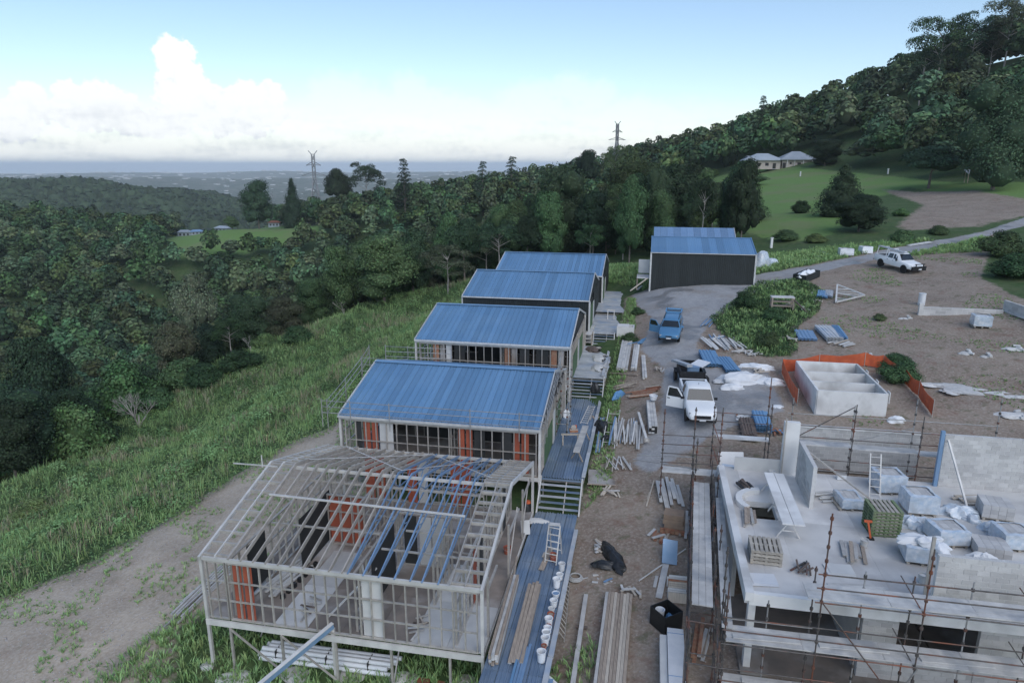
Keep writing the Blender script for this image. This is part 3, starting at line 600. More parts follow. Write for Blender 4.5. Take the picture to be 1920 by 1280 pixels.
# ------------------------------------------------------------------ stepped walkway beside the houses
def deck_ribbed(label, a0, a1, b0, b1, z, extra=None):
    r = thing('walkway_deck', label, 'walkway', S(a0, b0, z)); n = max(2, round((a1 - a0) / .6)); w = (a1 - a0) / n; m = max(1, round((b1 - b0) / 2.3)); l = (b1 - b0) / m
    me = corrugated('deck_sheet', 'decksteel', w - .018, l - .015, pitch=.14, h=.045, rib=.07)
    for i in range(n):
        for j in range(m): link('deck_sheet', me, r, Matrix.Translation((i * w, j * l, .001 * ((i + j) % 3))))
    legs(r, a0, a1, b0, b1, z); return r
def legs(r, a0, a1, b0, b1, z):
    L, D = a1 - a0, b1 - b0
    for x in (.05, L - .05): box('edge_beam', 'galv', r, (x, D / 2, -.11), (.07, D, .18))
    for y in np.arange(.3, D, 2.4):
        box('cross_bearer', 'galv', r, (L / 2, y, -.30), (L - .1, .08, .16))
        for x in (.1, L - .1):
            p = S(a0 + x, b0 + y); h = z - .35 - tz1(p.x, p.y)
            if h > .15: box('leg', 'galv', r, (x, y, -.35 - h / 2 - .05), (.08, .08, h + .1))
def deck_plank(label, a0, a1, b0, b1, z, w=.24, gap=.02):
    r = thing('walkway_deck', label, 'walkway', S(a0, b0, z)); n = int((b1 - b0) / (w + gap))
    for i in range(n): box('deck_plank', 'deckplank', r, ((a1 - a0) / 2 + random.uniform(-.05, .05), (i + .5) * (w + gap), random.uniform(-.008, .008)), (a1 - a0 + random.uniform(-.05, .12), w, .04))
    legs(r, a0, a1, b0, b1, z); return r
def stairs(label, a0, a1, b0, b1, z0, z1, n):
    r = thing('stair_flight', label, 'stairs', S(a0, b0, z0)); L = a1 - a0
    for i in range(n):
        y = (b1 - b0) * (i + .7) / n; z = (z1 - z0) * (i + .75) / n; box('tread', 'decksteel' if i % 2 else 'deckplank', r, (L / 2, y, z), (L - .16, .17, .04))
    for x in (.04, L - .04): bar('stringer', 'whitesteel', r, (x, -.15, -.05), (x, b1 - b0 + .05, z1 - z0 + .02), .07, .22)
    bar('centre_stringer', 'galv', r, (L * .62, 0, -.05), (L * .62, b1 - b0, z1 - z0 - .1), .05, .15)
    return r
deck_ribbed('ribbed blue steel deck beside the roofless frame, lined with buckets', 11.62, 13.85, -3.0, 11.5, 2.1)
stairs('open-tread steps rising from the bucket-lined deck', 11.62, 13.95, 11.5, 13.0, 2.1, 3.4, 6)
deck_ribbed('ribbed blue steel deck beside the second house, strewn with offcuts', 11.62, 14.0, 13.0, 26.4, 3.4)
stairs('open-tread steps with dark gaps next to the second roof ridge', 11.62, 14.1, 26.4, 27.9, 3.4, 4.65, 7)
deck_plank('pale plank deck beside the third house with scattered rubbish', 11.62, 14.2, 27.9, 37.2, 4.65, .42, .03)
stairs('short flight of open treads beside the third house gable', 12.4, 14.3, 37.2, 38.3, 4.65, 5.55, 5)
deck_plank('pale slatted deck beside the dark clad houses', 11.75, 14.5, 38.3, 46.0, 5.55, .22, .03)
deck_plank('uppermost slatted deck at the end of the walkway', 11.75, 14.7, 46.0, 57.5, 5.85, .22, .03)
# plank kerb along the right edge of the lower decks
for (b0, b1, z, lb) in ((-2.8, 9.8, 2.2, 'long pale kerb plank along the deck edge behind the buckets'), (13.2, 26.3, 3.5, 'long pale kerb plank along the second deck edge'), (28, 37, 4.78, 'long pale kerb plank along the third deck edge')):
    k = thing('kerb_plank', lb, 'plank', S(13.9, b0, z)); n = 4
    for i in range(n): l = (b1 - b0) / n; box('board', 'deckplank', k, (.06 + random.uniform(-.02, .02), (i + .5) * l, .0), (.2, l - .03, .09))
# ------------------------------------------------------------------ block walls
def block_wall(parent, p0, p1, z0, z1, t=.19, bl=.4, bh=.2, skip=None, name='block_wall', limit=300):
    """wall from local p0 to p1: recessed mortar core with each block proud of it"""
    p0 = Vector((*p0, 0)); p1 = Vector((*p1, 0)); d = p1 - p0; L = d.length; ang = math.atan2(d.y, d.x)
    w = bpy.data.objects.new(name, None); COL.objects.link(w); w.parent = parent; w.location = (p0.x, p0.y, z0); w.rotation_euler = (0, 0, ang); w.empty_display_size = .1
    rows = round((z1 - z0) / bh); bh = (z1 - z0) / rows
    box('mortar', 'mortar', w, (L / 2, 0, (z1 - z0) / 2 - .004), (L - .012, t - .022, z1 - z0 - .012))
    for j in range(rows):
        x = -bl / 2 if j % 2 else 0
        while x < L - .01:
            a, b = max(x, 0), min(x + bl, L)
            if b - a > .05 and not (skip and skip((a + b) / 2, (j + .5) * bh)):
                box('block', 'block', w, ((a + b) / 2, random.uniform(-.003, .003), (j + .5) * bh), (b - a - .022, t, bh - .02))
            x += bl
    return w
# ------------------------------------------------------------------ concrete building on the right
SL = 5.1
def concrete_building():
    r = thing('concrete_building', 'half-built concrete block building with upper slab, wrapped in scaffold', 'building', S(20.8, 1.3, 0))
    # upper slab in bays with a stair opening (local x = a-20.8, y = b-1.3)
    X = [0, .95, 2.1, 5.2, 9.5, 15]; Y = [0, 5.9, 7.5, 11.2]
    for i in range(5):
        for j in range(3):
            if i == 1 and j == 1: continue
            box('slab_bay', 'concrete', r, ((X[i] + X[i+1]) / 2, (Y[j] + Y[j+1]) / 2, SL - .14 + .0012 * ((i + j) % 2)), (X[i+1] - X[i] - .004, Y[j+1] - Y[j] - .004, .28))
    # curved upstand round the stair opening
    c = MB(); cx, cy = 1.75, 7.3
    for k in range(9):
        a0 = R(95 + k * 14); a1 = R(95 + (k + 1) * 14); q = lambda a, rr: (cx + rr * math.cos(a), cy + rr * math.sin(a))
        vs = [(*q(a, rr), z) for a in (a0, a1) for rr in (1.0, 1.28) for z in (SL + .002, SL + .22)]; c.add(vs, [(0,1,3,2),(4,6,7,5),(0,4,5,1),(2,3,7,6),(1,5,7,3),(0,2,6,4)])
    c.build('stair_upstand', 'concretew', r)
    box('stair_landing', 'concrete', r, (1.5, 6.7, SL - 1.2), (1.1, 1.5, .15))
    box('edge_upstand', 'concretew', r, (.14, 5.3, SL + .08), (.30, 10.9, .34)); box('edge_upstand', 'concretew', r, (2.6, .02, SL - .06), (4.9, .20, .46)); box('edge_upstand', 'concretew', r, (10, .02, SL - .12), (9.9, .18, .34))
    # lower storey
    for i, (x0, x1) in enumerate(((.1, 7.4), (7.45, 15))): box('lower_floor', 'floorboard', r, ((x0 + x1) / 2, 5.6, 1.82), (x1 - x0, 11, .12))
    box('column', 'concretew', r, (.35, .55, 3.3), (.25, .35, 2.98)); box('column', 'concrete', r, (.35, 10.6, 3.3), (.3, .3, 2.98))
    block_wall(r, (4.2, .75), (5.4, .75), 1.88, 4.8); block_wall(r, (8.0, .75), (13.2, .75), 1.88, 4.8); block_wall(r, (5.4, .76), (8.0, .76), 1.88, 2.88)
    box('back_wall', 'block', r, (7.6, 10.9, 3.3), (14.6, .19, 2.98)); box('side_wall', 'block', r, (.3, 7.6, 3.3), (.19, 5.6, 2.98)); box('inner_wall', 'block', r, (4.3, 5.8, 3.3), (.19, 9.6, 2.98))
    # upper walls
    block_wall(r, (10.15, 10.95), (14.6, 10.95), SL, SL + 2.62); block_wall(r, (6.1, .30), (12.4, .30), SL, SL + 2.2)
    w = block_wall(r, (3.72, 7.3), (3.72, 10.4), SL, SL + 2.0, skip=lambda x, z: z > .45 + x * .75)
    w.children[0].scale.z = .40; w.children[0].location.z = .40
    box('concrete_pier', 'concretew', r, (3.35, 10.95, SL + 1.36), (.72, .28, 2.72)); box('steel_column', 'bluesteel', r, (10.02, 10.85, SL + 1.4), (.16, .16, 2.8)); bar('wall_prop', 'whitesteel', r, (10.25, 10.75, SL + 2.4), (10.45, 8.2, SL + .03), .08, .08)
    box('steel_column', 'galv', r, (6.0, .55, SL + 1.35), (.10, .10, 2.7)); bar('wall_prop', 'galv', r, (3.9, 10.3, SL + 1.6), (6.6, 8.6, SL + .04), .07, .07)
    box('starter_plate', 'galv', r, (3.0, 10.6, SL + 1.5), (.06, .06, 3.0)); box('lip_formwork', 'fibresheet', r, (1.9, 10.9, SL + .35), (2.2, .05, .7))
    # walls beyond the slab, dug into the bank
    block_wall(r, (4.2, 14.2), (10.4, 14.2), 4.0, 6.4); box('capping', 'concretew', r, (7.3, 14.2, 6.46), (6.2, .24, .10))
    box('bank_wall', 'concrete', r, (7.3, 13.0, 3.0), (6.6, .2, 2.4))
    return r
concrete_building()
# ------------------------------------------------------------------ scaffolds
_coup = MB(); _coup.lathe([(.024, -.05), (.055, -.05), (.06, 0), (.055, .05), (.024, .05)], 8); _coup = _coup.mesh('coupler', 'tube')
def standard(r, x, y, z0, z1, m='tube', rr=.026):
    o = tube('standard', m, r, (x, y, z0), (x, y, z1), rr, 8)
    z = z0 + .5
    while z < z1 - .1: link('coupler', _coup, r, Matrix.Translation((x, y, z))); z += .5
def ledger(r, p, q, m='tube', rr=.024): tube('ledger', m, r, p, q, rr, 6)
def planks(r, x0, x1, y0, y1, z, along='x', m='plank', n=4, seg=2.4):
    L = (x1 - x0) if along == 'x' else (y1 - y0); wd = ((y1 - y0) if along == 'x' else (x1 - x0)) / n; k = max(1, round(L / seg)); l = L / k
    for i in range(k):
        for j in range(n):
            if along == 'x': box('scaffold_plank', m, r, (x0 + (i + .5) * l, y0 + (j + .5) * wd, z + random.uniform(-.006, .006)), (l - .01, wd - .012, .04))
            else: box('scaffold_plank', m, r, (x0 + (j + .5) * wd, y0 + (i + .5) * l, z + random.uniform(-.006, .006)), (wd - .012, l - .01, .04))
def front_scaffold():
    r = thing('scaffold', 'rusty tube scaffold with three plank lifts along the front of the block building', 'scaffold', S(20, -.3, 0))
    xs = (0, 2.9, 5.95, 9.5, 12.6)
    for x in (1.5, 4.45, 7.7, 11.0):
        p = S(20 + x, .72); standard(r, x, 1.02, tz1(p.x, p.y), 6.9 if x > 2 else 5.4, 'tubegalv')
    for i, x in enumerate(xs):
        for y in (0, 1.02):
            p = S(20 + x, -.3 + y); g = tz1(p.x, p.y); top = (9.4 if i in (1, 3) and y == 0 else 8.5) if i and y == 0 else (6.9 if i else (7.3 if y else 6.6))
            standard(r, x, y, g, top, 'tube'); box('sole_board', 'timber', r, (x, y, g + .03), (.3, .22, .05))
        ledger(r, (x, -.05, 4.22), (x, 1.1, 4.22)); ledger(r, (x, -.05, 2.22), (x, 1.1, 2.22))
        if i: ledger(r, (x, -.05, 6.2), (x, 1.1, 6.2))
    for x in (.6, 3.4, 6.5, 10.0): box('loose_plank', 'plank', r, (x + .8, .3 + .1 * (x % 2), 4.35), (2.2, .22, .04), (0, 0, .05)); box('loose_plank', 'plank', r, (x + 1.4, .6, 2.35), (2.4, .22, .04), (0, 0, -.06))
    planks(r, .05, 12.6, .05, .97, 4.3); planks(r, .05, 12.6, .05, .97, 2.3); planks(r, 2.5, 12.6, .05, .97, 6.28)
    for z in (4.24, 4.78, 5.27): ledger(r, (-.1, -.03, z), (13, -.03, z))
    for z in (2.24, 2.78, 3.27): ledger(r, (-.1, -.03, z), (13, -.03, z))
    for z in (6.22, 6.75, 7.25): ledger(r, (2.7, -.03, z), (13, -.03, z))
    for z in (2.2, 4.2): ledger(r, (-.1, 1.05, z), (13, 1.05, z))
    ledger(r, (2.7, 1.05, 6.2), (13, 1.05, 6.2))
    tube('toe_rail', 'tubegalv', r, (.1, 1.0, 4.52), (3.0, 1.0, 4.52), .024, 6); tube('diagonal_brace', 'tube', r, (2.95, -.06, 6.2), (5.9, -.06, 2.4), .024, 6); tube('diagonal_brace', 'tubegalv', r, (6.0, -.06, 4.2), (5.0, -.06, 1.9), .024, 6)
    for x in (5.5, 9.0): tube('hop_up_brace', 'tube', r, (x, 1.0, 6.9), (x + .45, .0, 6.2), .02, 6); tube('hop_up_brace', 'tube', r, (x, 1.0, 4.9), (x + .45, .0, 4.2), .02, 6)
    return r
front_scaffold()
def left_scaffold():
    r = thing('scaffold', 'scaffold run with pale planks along the left edge of the concrete slab', 'scaffold', S(19.0, .6, 0)); r.rotation_euler[2] = TH + R(-3.6)
    for y in (-2.2, 0, 2.4, 4.9, 7.4, 9.8, 11.4):
        for x in (-.12, .80, 1.05):
            if x == 1.05 and y not in (0, 4.9, 9.8): continue
            p = r.location + Matrix.Rotation(r.rotation_euler[2], 3, 'Z') @ Vector((x, y, 0)); g = tz1(p.x, p.y)
            standard(r, x, y, g, (5.2 + random.uniform(0, .5)) if y < 9 else 5.6, 'tube')
            if x < .5: box('sole_board', 'timber', r, (x, y, g + .03), (.3, .2, .05))
        ledger(r, (-.2, y, 4.30), (.9, y, 4.30)); ledger(r, (-.2, y, 3.0), (.9, y, 3.0))
    planks(r, -.05, .72, .9, 11.3, 4.38, 'y', n=3, seg=2.6); planks(r, .98, 1.36, -.2, 11.5, 4.40, 'y', n=2, seg=2.6)
    for z in (2.6, 3.6, 4.85): ledger(r, (-.15, -2.2, z), (-.15, 11.5, z))
    for z in (3.0, 4.3): ledger(r, (.83, -2.2, z), (.83, 11.5, z))
    tube('diagonal_brace', 'tube', r, (-.2, -2.0, 1.6), (-.2, .4, 4.2), .024, 6); tube('diagonal_brace', 'tubegalv', r, (.9, 2.4, 2.2), (.9, 4.9, 4.2), .024, 6)
    return r
left_scaffold()
def corner_scaffold():
    r = thing('scaffold', 'scaffold bay of thin tubes in front of the white utility with open door', 'scaffold', S(18.05, 12.4, 0))
    P = [(0, .0, 8.0), (1.55, .3, 8.1), (1.7, -.1, 6.6), (2.85, .2, 8.2), (2.75, 3.1, 7.4), (5.55, 3.2, 9.0), (5.7, 3.0, 7.6)]
    for x, y, top in P:
        p = S(18.05 + x, 12.4 + y); standard(r, x, y, tz1(p.x, p.y), top)
    for z in (5.1, 5.6, 6.1, 6.6): ledger(r, (-.1, .0, z), (2.95, .2, z))
    for z in (5.9, 6.4, 6.9): ledger(r, (2.7, 3.1, z), (5.8, 3.1, z))
    for z in (5.0, 6.2): ledger(r, (2.85, .2, z), (2.75, 3.2, z), 'rust')
    tube('diagonal_brace', 'tubegalv', r, (-1.3, .9, 5.0), (1.6, .25, 5.4), .024, 6); tube('diagonal_brace', 'tubegalv', r, (-1.5, 1.2, 4.6), (1.9, .25, 4.75), .024, 6)
    planks(r, .0, 2.9, -.25, .5, 4.66, n=3, seg=1.5); planks(r, 2.95, 5.75, 3.0, 3.6, 5.45, n=2, seg=2.8, m='concretew')
    return r
corner_scaffold()
def back_scaffold():
    r = thing('scaffold', 'scaffold with two overlapping plank runs behind the slab, below the white tank', 'scaffold', S(24.6, 12.85, 0))
    for x, y, top in ((2.55, 0, 8.7), (2.7, .75, 8.4), (5.6, 0, 8.3), (5.5, .8, 8.9), (-.2, .8, 8.6), (9.4, 1.3, 9.0)):
        p = S(24.6 + x, 12.85 + y); standard(r, x, y, tz1(p.x, p.y), top, 'tube' if x in (2.55, 5.6) else 'tubegalv')
    planks(r, .0, 2.6, .1, .75, 6.4, n=3, seg=2.6); planks(r, 2.6, 5.65, .1, .75, 6.33, n=3, seg=3); planks(r, 5.65, 7.4, .1, .75, 6.25, n=3, seg=2)
    for z in (5.2, 5.7, 6.85, 7.45): ledger(r, (-.2, .0, z), (7.6, .0, z))
    for z in (7.0, 7.6): ledger(r, (-.3, 1.3, z), (9.5, 1.3, z), 'tubegalv')
    tube('diagonal_brace', 'tube', r, (.1, .8, 6.5), (2.7, .8, 8.3), .024, 6); tube('diagonal_brace', 'tubegalv', r, (2.9, .8, 6.5), (5.5, .8, 7.4), .024, 6)
    return r
back_scaffold()
# ------------------------------------------------------------------ vehicles (x forward, y left, z up, origin on the ground under the centre)
def wheel(root, x, y, r=.38, w=.26):
    b = MB(); b.lathe([(r * .62, -w / 2), (r * .93, -w / 2), (r, -w * .35), (r, w * .35), (r * .93, w / 2), (r * .62, w / 2)], 24, axis='y', cap=False)
    wh = b.build('tyre', 'tyre', root, Matrix.Translation((x, y, r)), True)
    s = 1 if y > 0 else -1
    d = MB(); d.lathe([(r * .63, -w * .2), (r * .63, s * w * .42), (r * .5, s * w * .30), (r * .16, s * w * .34), (.02, s * w * .36)], 20, axis='y'); d.build('rim', 'rim', wh)
    a = MB(); a.lathe([(r * 1.16, -.02), (r * 1.16, .02), (r * 1.02, .02), (r * 1.02, -.02)], 24, axis='y'); a.build('wheel_arch', 'blackplastic', root, Matrix.Translation((x, s * (abs(y) + w * .42), r + .01)))
def lerp_st(st, x):
    for i in range(len(st) - 1):
        if st[i][0] <= x <= st[i + 1][0]:
            t = (x - st[i][0]) / (st[i + 1][0] - st[i][0]); return [a + (b - a) * t for a, b in zip(st[i], st[i + 1])]
    return list(st[0] if x < st[0][0] else st[-1])
def body(root, st, m):
    """stations: x, z_bottom, half width, z_belt, half width at roof, z_top"""
    vs = []; k = 0
    for x, zb, hw, zl, hr, zt in st:
        zm = zb + (zl - zb) * .55
        half = [(hw * .90, zb), (hw * .985, zb + .07), (hw, zm), (hw * .985, zl - .03), (hw * .965, zl), (hr + (hw * .965 - hr) * .04, zt - .06 if zt - zl > .1 else zl + (zt - zl) * .6), (hr * .93, zt - .01), (hr * .5, zt + .015), (0, zt + .02)]
        ring = [(x, y, z) for y, z in half] + [(x, -y, z) for y, z in half[-2::-1]]; k = len(ring); vs += ring
    n = len(st); fs = [(i * k + j, i * k + j + 1, (i + 1) * k + j + 1, (i + 1) * k + j) for i in range(n - 1) for j in range(k - 1)]
    fs += [(i * k + k - 1, i * k, (i + 1) * k, (i + 1) * k + k - 1) for i in range(n - 1)] + [tuple(range(k))[::-1], tuple(range((n - 1) * k, n * k))]
    b = MB(); b.add(vs, fs); return b.build('body', m, root, None, True)
def side_glass(root, st, x0, x1, side, t0=.12, t1=.86, rake0=0, rake1=0, name='side_window'):
    def P(x, t):
        q = lerp_st(st, x); y = q[2] * .965 + (q[4] - q[2] * .965) * t; return (x, side * (y + .008), q[3] + (q[5] - .06 - q[3]) * t)
    b = MB(); vs = []
    for i in range(5):
        f = i / 4; xa = x0 + (x1 - x0) * f; s0 = rake0 * (1 - f) + rake1 * f
        vs += [P(xa, t0), P(xa + s0, t1)]
    b.add(vs, [(2*i, 2*i+2, 2*i+3, 2*i+1) if side < 0 else (2*i, 2*i+1, 2*i+3, 2*i+2) for i in range(4)]); return b.build(name, 'glass', root)
def cross_glass(root, st, xa, xb, k=.9, za=.04, zb=.05, name='windscreen'):
    a = lerp_st(st, xa); c = lerp_st(st, xb); n = Vector((-(c[5] - a[5]), 0, (xb - xa))).normalized() * (.016 if xb > xa else -.016)
    if n.z < 0: n = -n
    b = MB(); wa = a[2] * .93 * k; wb = c[4] * k
    b.add([(xa + n.x, -wa, a[5] + n.z + .02), (xa + n.x, wa, a[5] + n.z + .02), (xb + n.x, wb, c[5] + n.z + .012), (xb + n.x, -wb, c[5] + n.z + .012)], [(0,1,2,3)]); return b.build(name, 'glass', root)
def ute(name, label, loc, rz, canopy=False, door=False, rack=False, bull=False):
    r = thing(name, label, 'utility vehicle', loc, rz)
    st = [(-2.62,.55,.86,1.06,.84,1.09),(-2.55,.5,.90,1.10,.87,1.13),(-1.0,.42,.92,1.10,.88,1.13),(-.98,.42,.92,1.10,.86,1.13),(-.96,.42,.92,1.10,.76,1.15),(-.82,.40,.93,1.10,.72,1.72),(-.3,.40,.93,1.09,.73,1.80),(.25,.40,.93,1.07,.72,1.79),(.52,.40,.93,1.06,.70,1.73),(1.12,.42,.93,1.06,.84,1.14),(1.2,.42,.93,1.04,.86,1.12),(1.9,.46,.92,.98,.82,1.05),(2.28,.48,.86,.88,.76,.98),(2.5,.42,.76,.72,.68,.84),(2.58,.42,.66,.62,.6,.66)]
    bd = body(r, st, 'whitepaint')
    for x in (1.62, -1.55):
        for s in (-1, 1): wheel(r, x, s * .80)
    cross_glass(r, st, 1.10, .56, .92); 
    for s in (-1, 1):
        if not (door and s < 0): side_glass(r, st, .02, .62, s, rake1=-.18, t1=.88)
        side_glass(r, st, -.72, -.06, s, rake0=.06, t1=.88, name='rear_side_window')
        m = MB(); m.box((.62, s * 1.02, 1.12), (.10, .2, .15)); m.build('mirror', 'blackplastic', r)
        h = MB(); h.box((2.33, s * .66, .80), (.16, .26, .14), -s * .35); h.build('headlight', 'lamp', r)
        t = MB(); t.box((-2.6, s * .80, .92), (.06, .10, .34)); t.build('tail_light', 'redlamp', r)
        for xx in ((.0, -.74) if not (door and s < 0) else (-.74,)): q = MB(); q.box((xx + .06, s * .935, .98), (.14, .03, .035)); q.build('door_handle', 'blackplastic', r)
    g = MB(); g.box((2.545, 0, .66), (.10, .98, .20)); g.build('grille', 'blackplastic', r); g = MB(); g.box((2.60, 0, .44), (.12, 1.5, .12)); g.build('bumper_intake', 'blackplastic', r)
    pl = MB(); pl.box((2.665, 0, .50), (.012, .37, .11)); pl.build('number_plate', 'plasticwhite', r)
    # open tub
    tb = MB(); tb.box((-1.82, 0, 1.145), (1.42, 1.50, .03)); tb.build('tub_floor', 'blackplastic', r)
    for s in (-1, 1): box('tub_rail', 'whitepaint', r, (-1.8, s * .82, 1.17), (1.55, .13, .09))
    box('tailgate', 'whitepaint', r, (-2.57, 0, 1.0), (.07, 1.5, .4)); box('cab_bulkhead', 'whitepaint', r, (-1.05, 0, 1.2), (.06, 1.5, .12))
    box('rear_bumper', 'tubegalv', r, (-2.72, 0, .58), (.14, 1.6, .14)); box('aerial', 'blackplastic', r, (.05, 0, 1.88), (.02, .02, .14))
    if bull:
        b = MB(); b.box((2.66, 0, .62), (.16, 1.72, .42)); b.bar((2.72, -.5, .7), (2.72, -.42, 1.12), .07, .07); b.bar((2.72, .5, .7), (2.72, .42, 1.12), .07, .07); b.bar((2.72, -.62, 1.08), (2.72, .62, 1.08), .07, .07); b.build('bull_bar', 'blackplastic', r)
        p2 = MB(); p2.box((2.76, .1, .56), (.02, .37, .11)); p2.build('number_plate', 'plasticwhite', r)
    if rack:
        for x in (-2.4, -1.1, .1):
            z = 1.86 if x > -.5 else 1.95; w_ = .66
            bar('rack_bar', 'whitepaint', r, (x, -w_, z), (x, w_, z), .05, .05)
            if x < -.5:
                for s in (-1, 1): bar('rack_post', 'whitepaint', r, (x, s * .8, 1.2), (x, s * w_, z), .05, .05)
        for y in (-.5, -.2): bar('roof_load', 'deckplank', r, (-2.6, y, 2.02), (1.0, y, 1.93), .22, .07)
    if door:
        d = bpy.data.objects.new('open_door', None); COL.objects.link(d); d.parent = r; d.location = (.62, -.94, 0); d.rotation_euler = (0, 0, R(68))
        q = MB(); q.box((-.55, 0, .72), (1.1, .07, .68)); q.build('door_skin', 'whitepaint', d)
        for p0, p1 in (((-.02,0,1.06),(-.42,.0,1.68)),((-.42,0,1.68),(-.98,.0,1.70)),((-.98,0,1.70),(-1.08,0,1.06))): bar('door_frame', 'whitepaint', d, p0, p1, .06, .07)
        q = MB(); q.add([(-.1,.0,1.08),(-1.02,.0,1.08),(-.95,.0,1.66),(-.44,.0,1.64)], [(0,1,2,3)]); q.build('door_window', 'glass', d)
        q = MB(); q.box((-.95, -.05, .95), (.16, .03, .04)); q.build('door_handle', 'blackplastic', d)
        box('cabin_shade_panel', 'blackplastic', r, (.08, -.925, .80), (1.0, .03, .62));  # black panel on the closed body, stands in for the cabin's shade
    return r
def ute_at(ax, bx, z, *a, **k): return ute(a[0], a[1], (ax.x, ax.y, z), bx, **k)
_p = S(20.35, 21.75); ute('parked_utility', 'white dual-cab utility facing the camera with its driver door open', (_p.x, _p.y, tz1(_p.x, _p.y)), TH + R(-90 + 4), door=True).rotation_euler[1] = R(3.5)
_f = G(1693, 512); _hd = Vector((.26, -.966)); _c0 = Vector((_f.x, _f.y)) - _hd * 1.6 + Vector((.966, .26)) * .82
_u = ute('parked_utility', 'white utility with black bull bar and long load on its rack, on the bare hill', (_c0.x, _c0.y, tz1(_c0.x, _c0.y)), math.atan2(_hd.y, _hd.x), rack=True, bull=True); _u.rotation_euler[1] = R(4.5)
def wagon():
    p = S(19.0, 36.0); r = thing('parked_wagon', 'blue station wagon with raised tailgate and one open door', 'car', (p.x, p.y, tz1(p.x, p.y) + .02), TH + R(-90 - 6)); r.rotation_euler[1] = R(4)
    st = [(-2.3,.45,.76,.9,.70,.95),(-2.26,.4,.82,.98,.66,1.30),(-2.0,.34,.85,.98,.64,1.44),(-1.0,.32,.86,.97,.66,1.50),(.0,.32,.86,.96,.66,1.49),(.45,.32,.86,.95,.62,1.42),(1.05,.33,.86,.93,.76,1.00),(1.15,.33,.86,.92,.78,.98),(1.8,.36,.84,.84,.74,.91),(2.15,.38,.78,.74,.68,.82),(2.32,.38,.66,.6,.6,.66)]
    body(r, st, 'bluepaint')
    for x in (1.4, -1.35):
        for s in (-1, 1): wheel(r, x, s * .74, .33, .22)
    cross_glass(r, st, 1.02, .48, .92)
    for s in (-1, 1):
        if s > 0: side_glass(r, st, .0, .55, s, rake1=-.2)
        side_glass(r, st, -.85, -.08, s); side_glass(r, st, -1.9, -.95, s, name='rear_side_window')
        h = MB(); h.box((2.2, s * .58, .66), (.14, .3, .12), -s * .3); h.build('headlight', 'lamp', r); m = MB(); m.box((.62, s * .95, 1.0), (.10, .18, .13)); m.build('mirror', 'bluepaint', r)
        for xx in (-.75,): q = MB(); q.box((xx, s * .87, .86), (.14, .03, .03)); q.build('door_handle', 'blackplastic', r)
        bar('roof_rail', 'blackplastic', r, (-1.7, s * .6, 1.53), (.1, s * .6, 1.52), .04, .05); bar('tailgate_strut', 'blackplastic', r, (-2.15, s * .6, 1.2), (-2.5, s * .58, 1.75), .03, .03)
    g = MB(); g.box((2.31, 0, .62), (.05, .5, .10)); g.build('grille', 'blackplastic', r); g = MB(); g.box((2.33, 0, .42), (.08, 1.3, .12)); g.build('lower_intake', 'blackplastic', r); g = MB(); g.box((2.385, 0, .48), (.012, .37, .11)); g.build('number_plate', 'plasticwhite', r)
    b = MB(); b.box((-2.27, 0, .95), (.08, 1.3, .55)); b.build('boot_shade_panel', 'blackplastic', r)  # black slab painting the dark inside of the open boot
    t = bpy.data.objects.new('tailgate', None); COL.objects.link(t); t.parent = r; t.location = (-2.05, 0, 1.46); t.rotation_euler = (0, R(-14), 0)
    for p0, p1 in (((0,-.62,0),(-1.0,-.66,.28)),((0,.62,0),(-1.0,.66,.28)),((-1.0,-.68,.28),(-1.0,.68,.28)),((0,-.62,0),(0,.62,0))): bar('tailgate_frame', 'bluepaint', t, p0, p1, .12, .07)
    q = MB(); q.add([(-.05,-.58,.03),(-.05,.58,.03),(-.72,.6,.22),(-.72,-.6,.22)], [(0,1,2,3)]); q.build('rear_window', 'glass', t); q = MB(); q.box((-.87, 0, .25), (.26, 1.25, .05)); q.build('tailgate_skin', 'bluepaint', t)
    d = bpy.data.objects.new('open_door', None); COL.objects.link(d); d.parent = r; d.location = (.66, -.87, 0); d.rotation_euler = (0, 0, R(62))
    q = MB(); q.box((-.5, 0, .65), (1.0, .07, .56)); q.build('door_skin', 'bluepaint', d)
    for p0, p1 in (((-.05,0,.93),(-.4,0,1.36)),((-.4,0,1.36),(-.92,0,1.38)),((-.92,0,1.38),(-1.0,0,.93))): bar('door_frame', 'bluepaint', d, p0, p1, .05, .05)
    q = MB(); q.add([(-.1,0,.94),(-.96,0,.94),(-.9,0,1.34),(-.42,0,1.33)], [(0,1,2,3)]); q.build('door_window', 'glass', d); box('cabin_shade_panel', 'blackplastic', r, (.1, -.865, .66), (.9, .03, .5))  # dark panel on the body side imitates the shaded cabin
wagon()
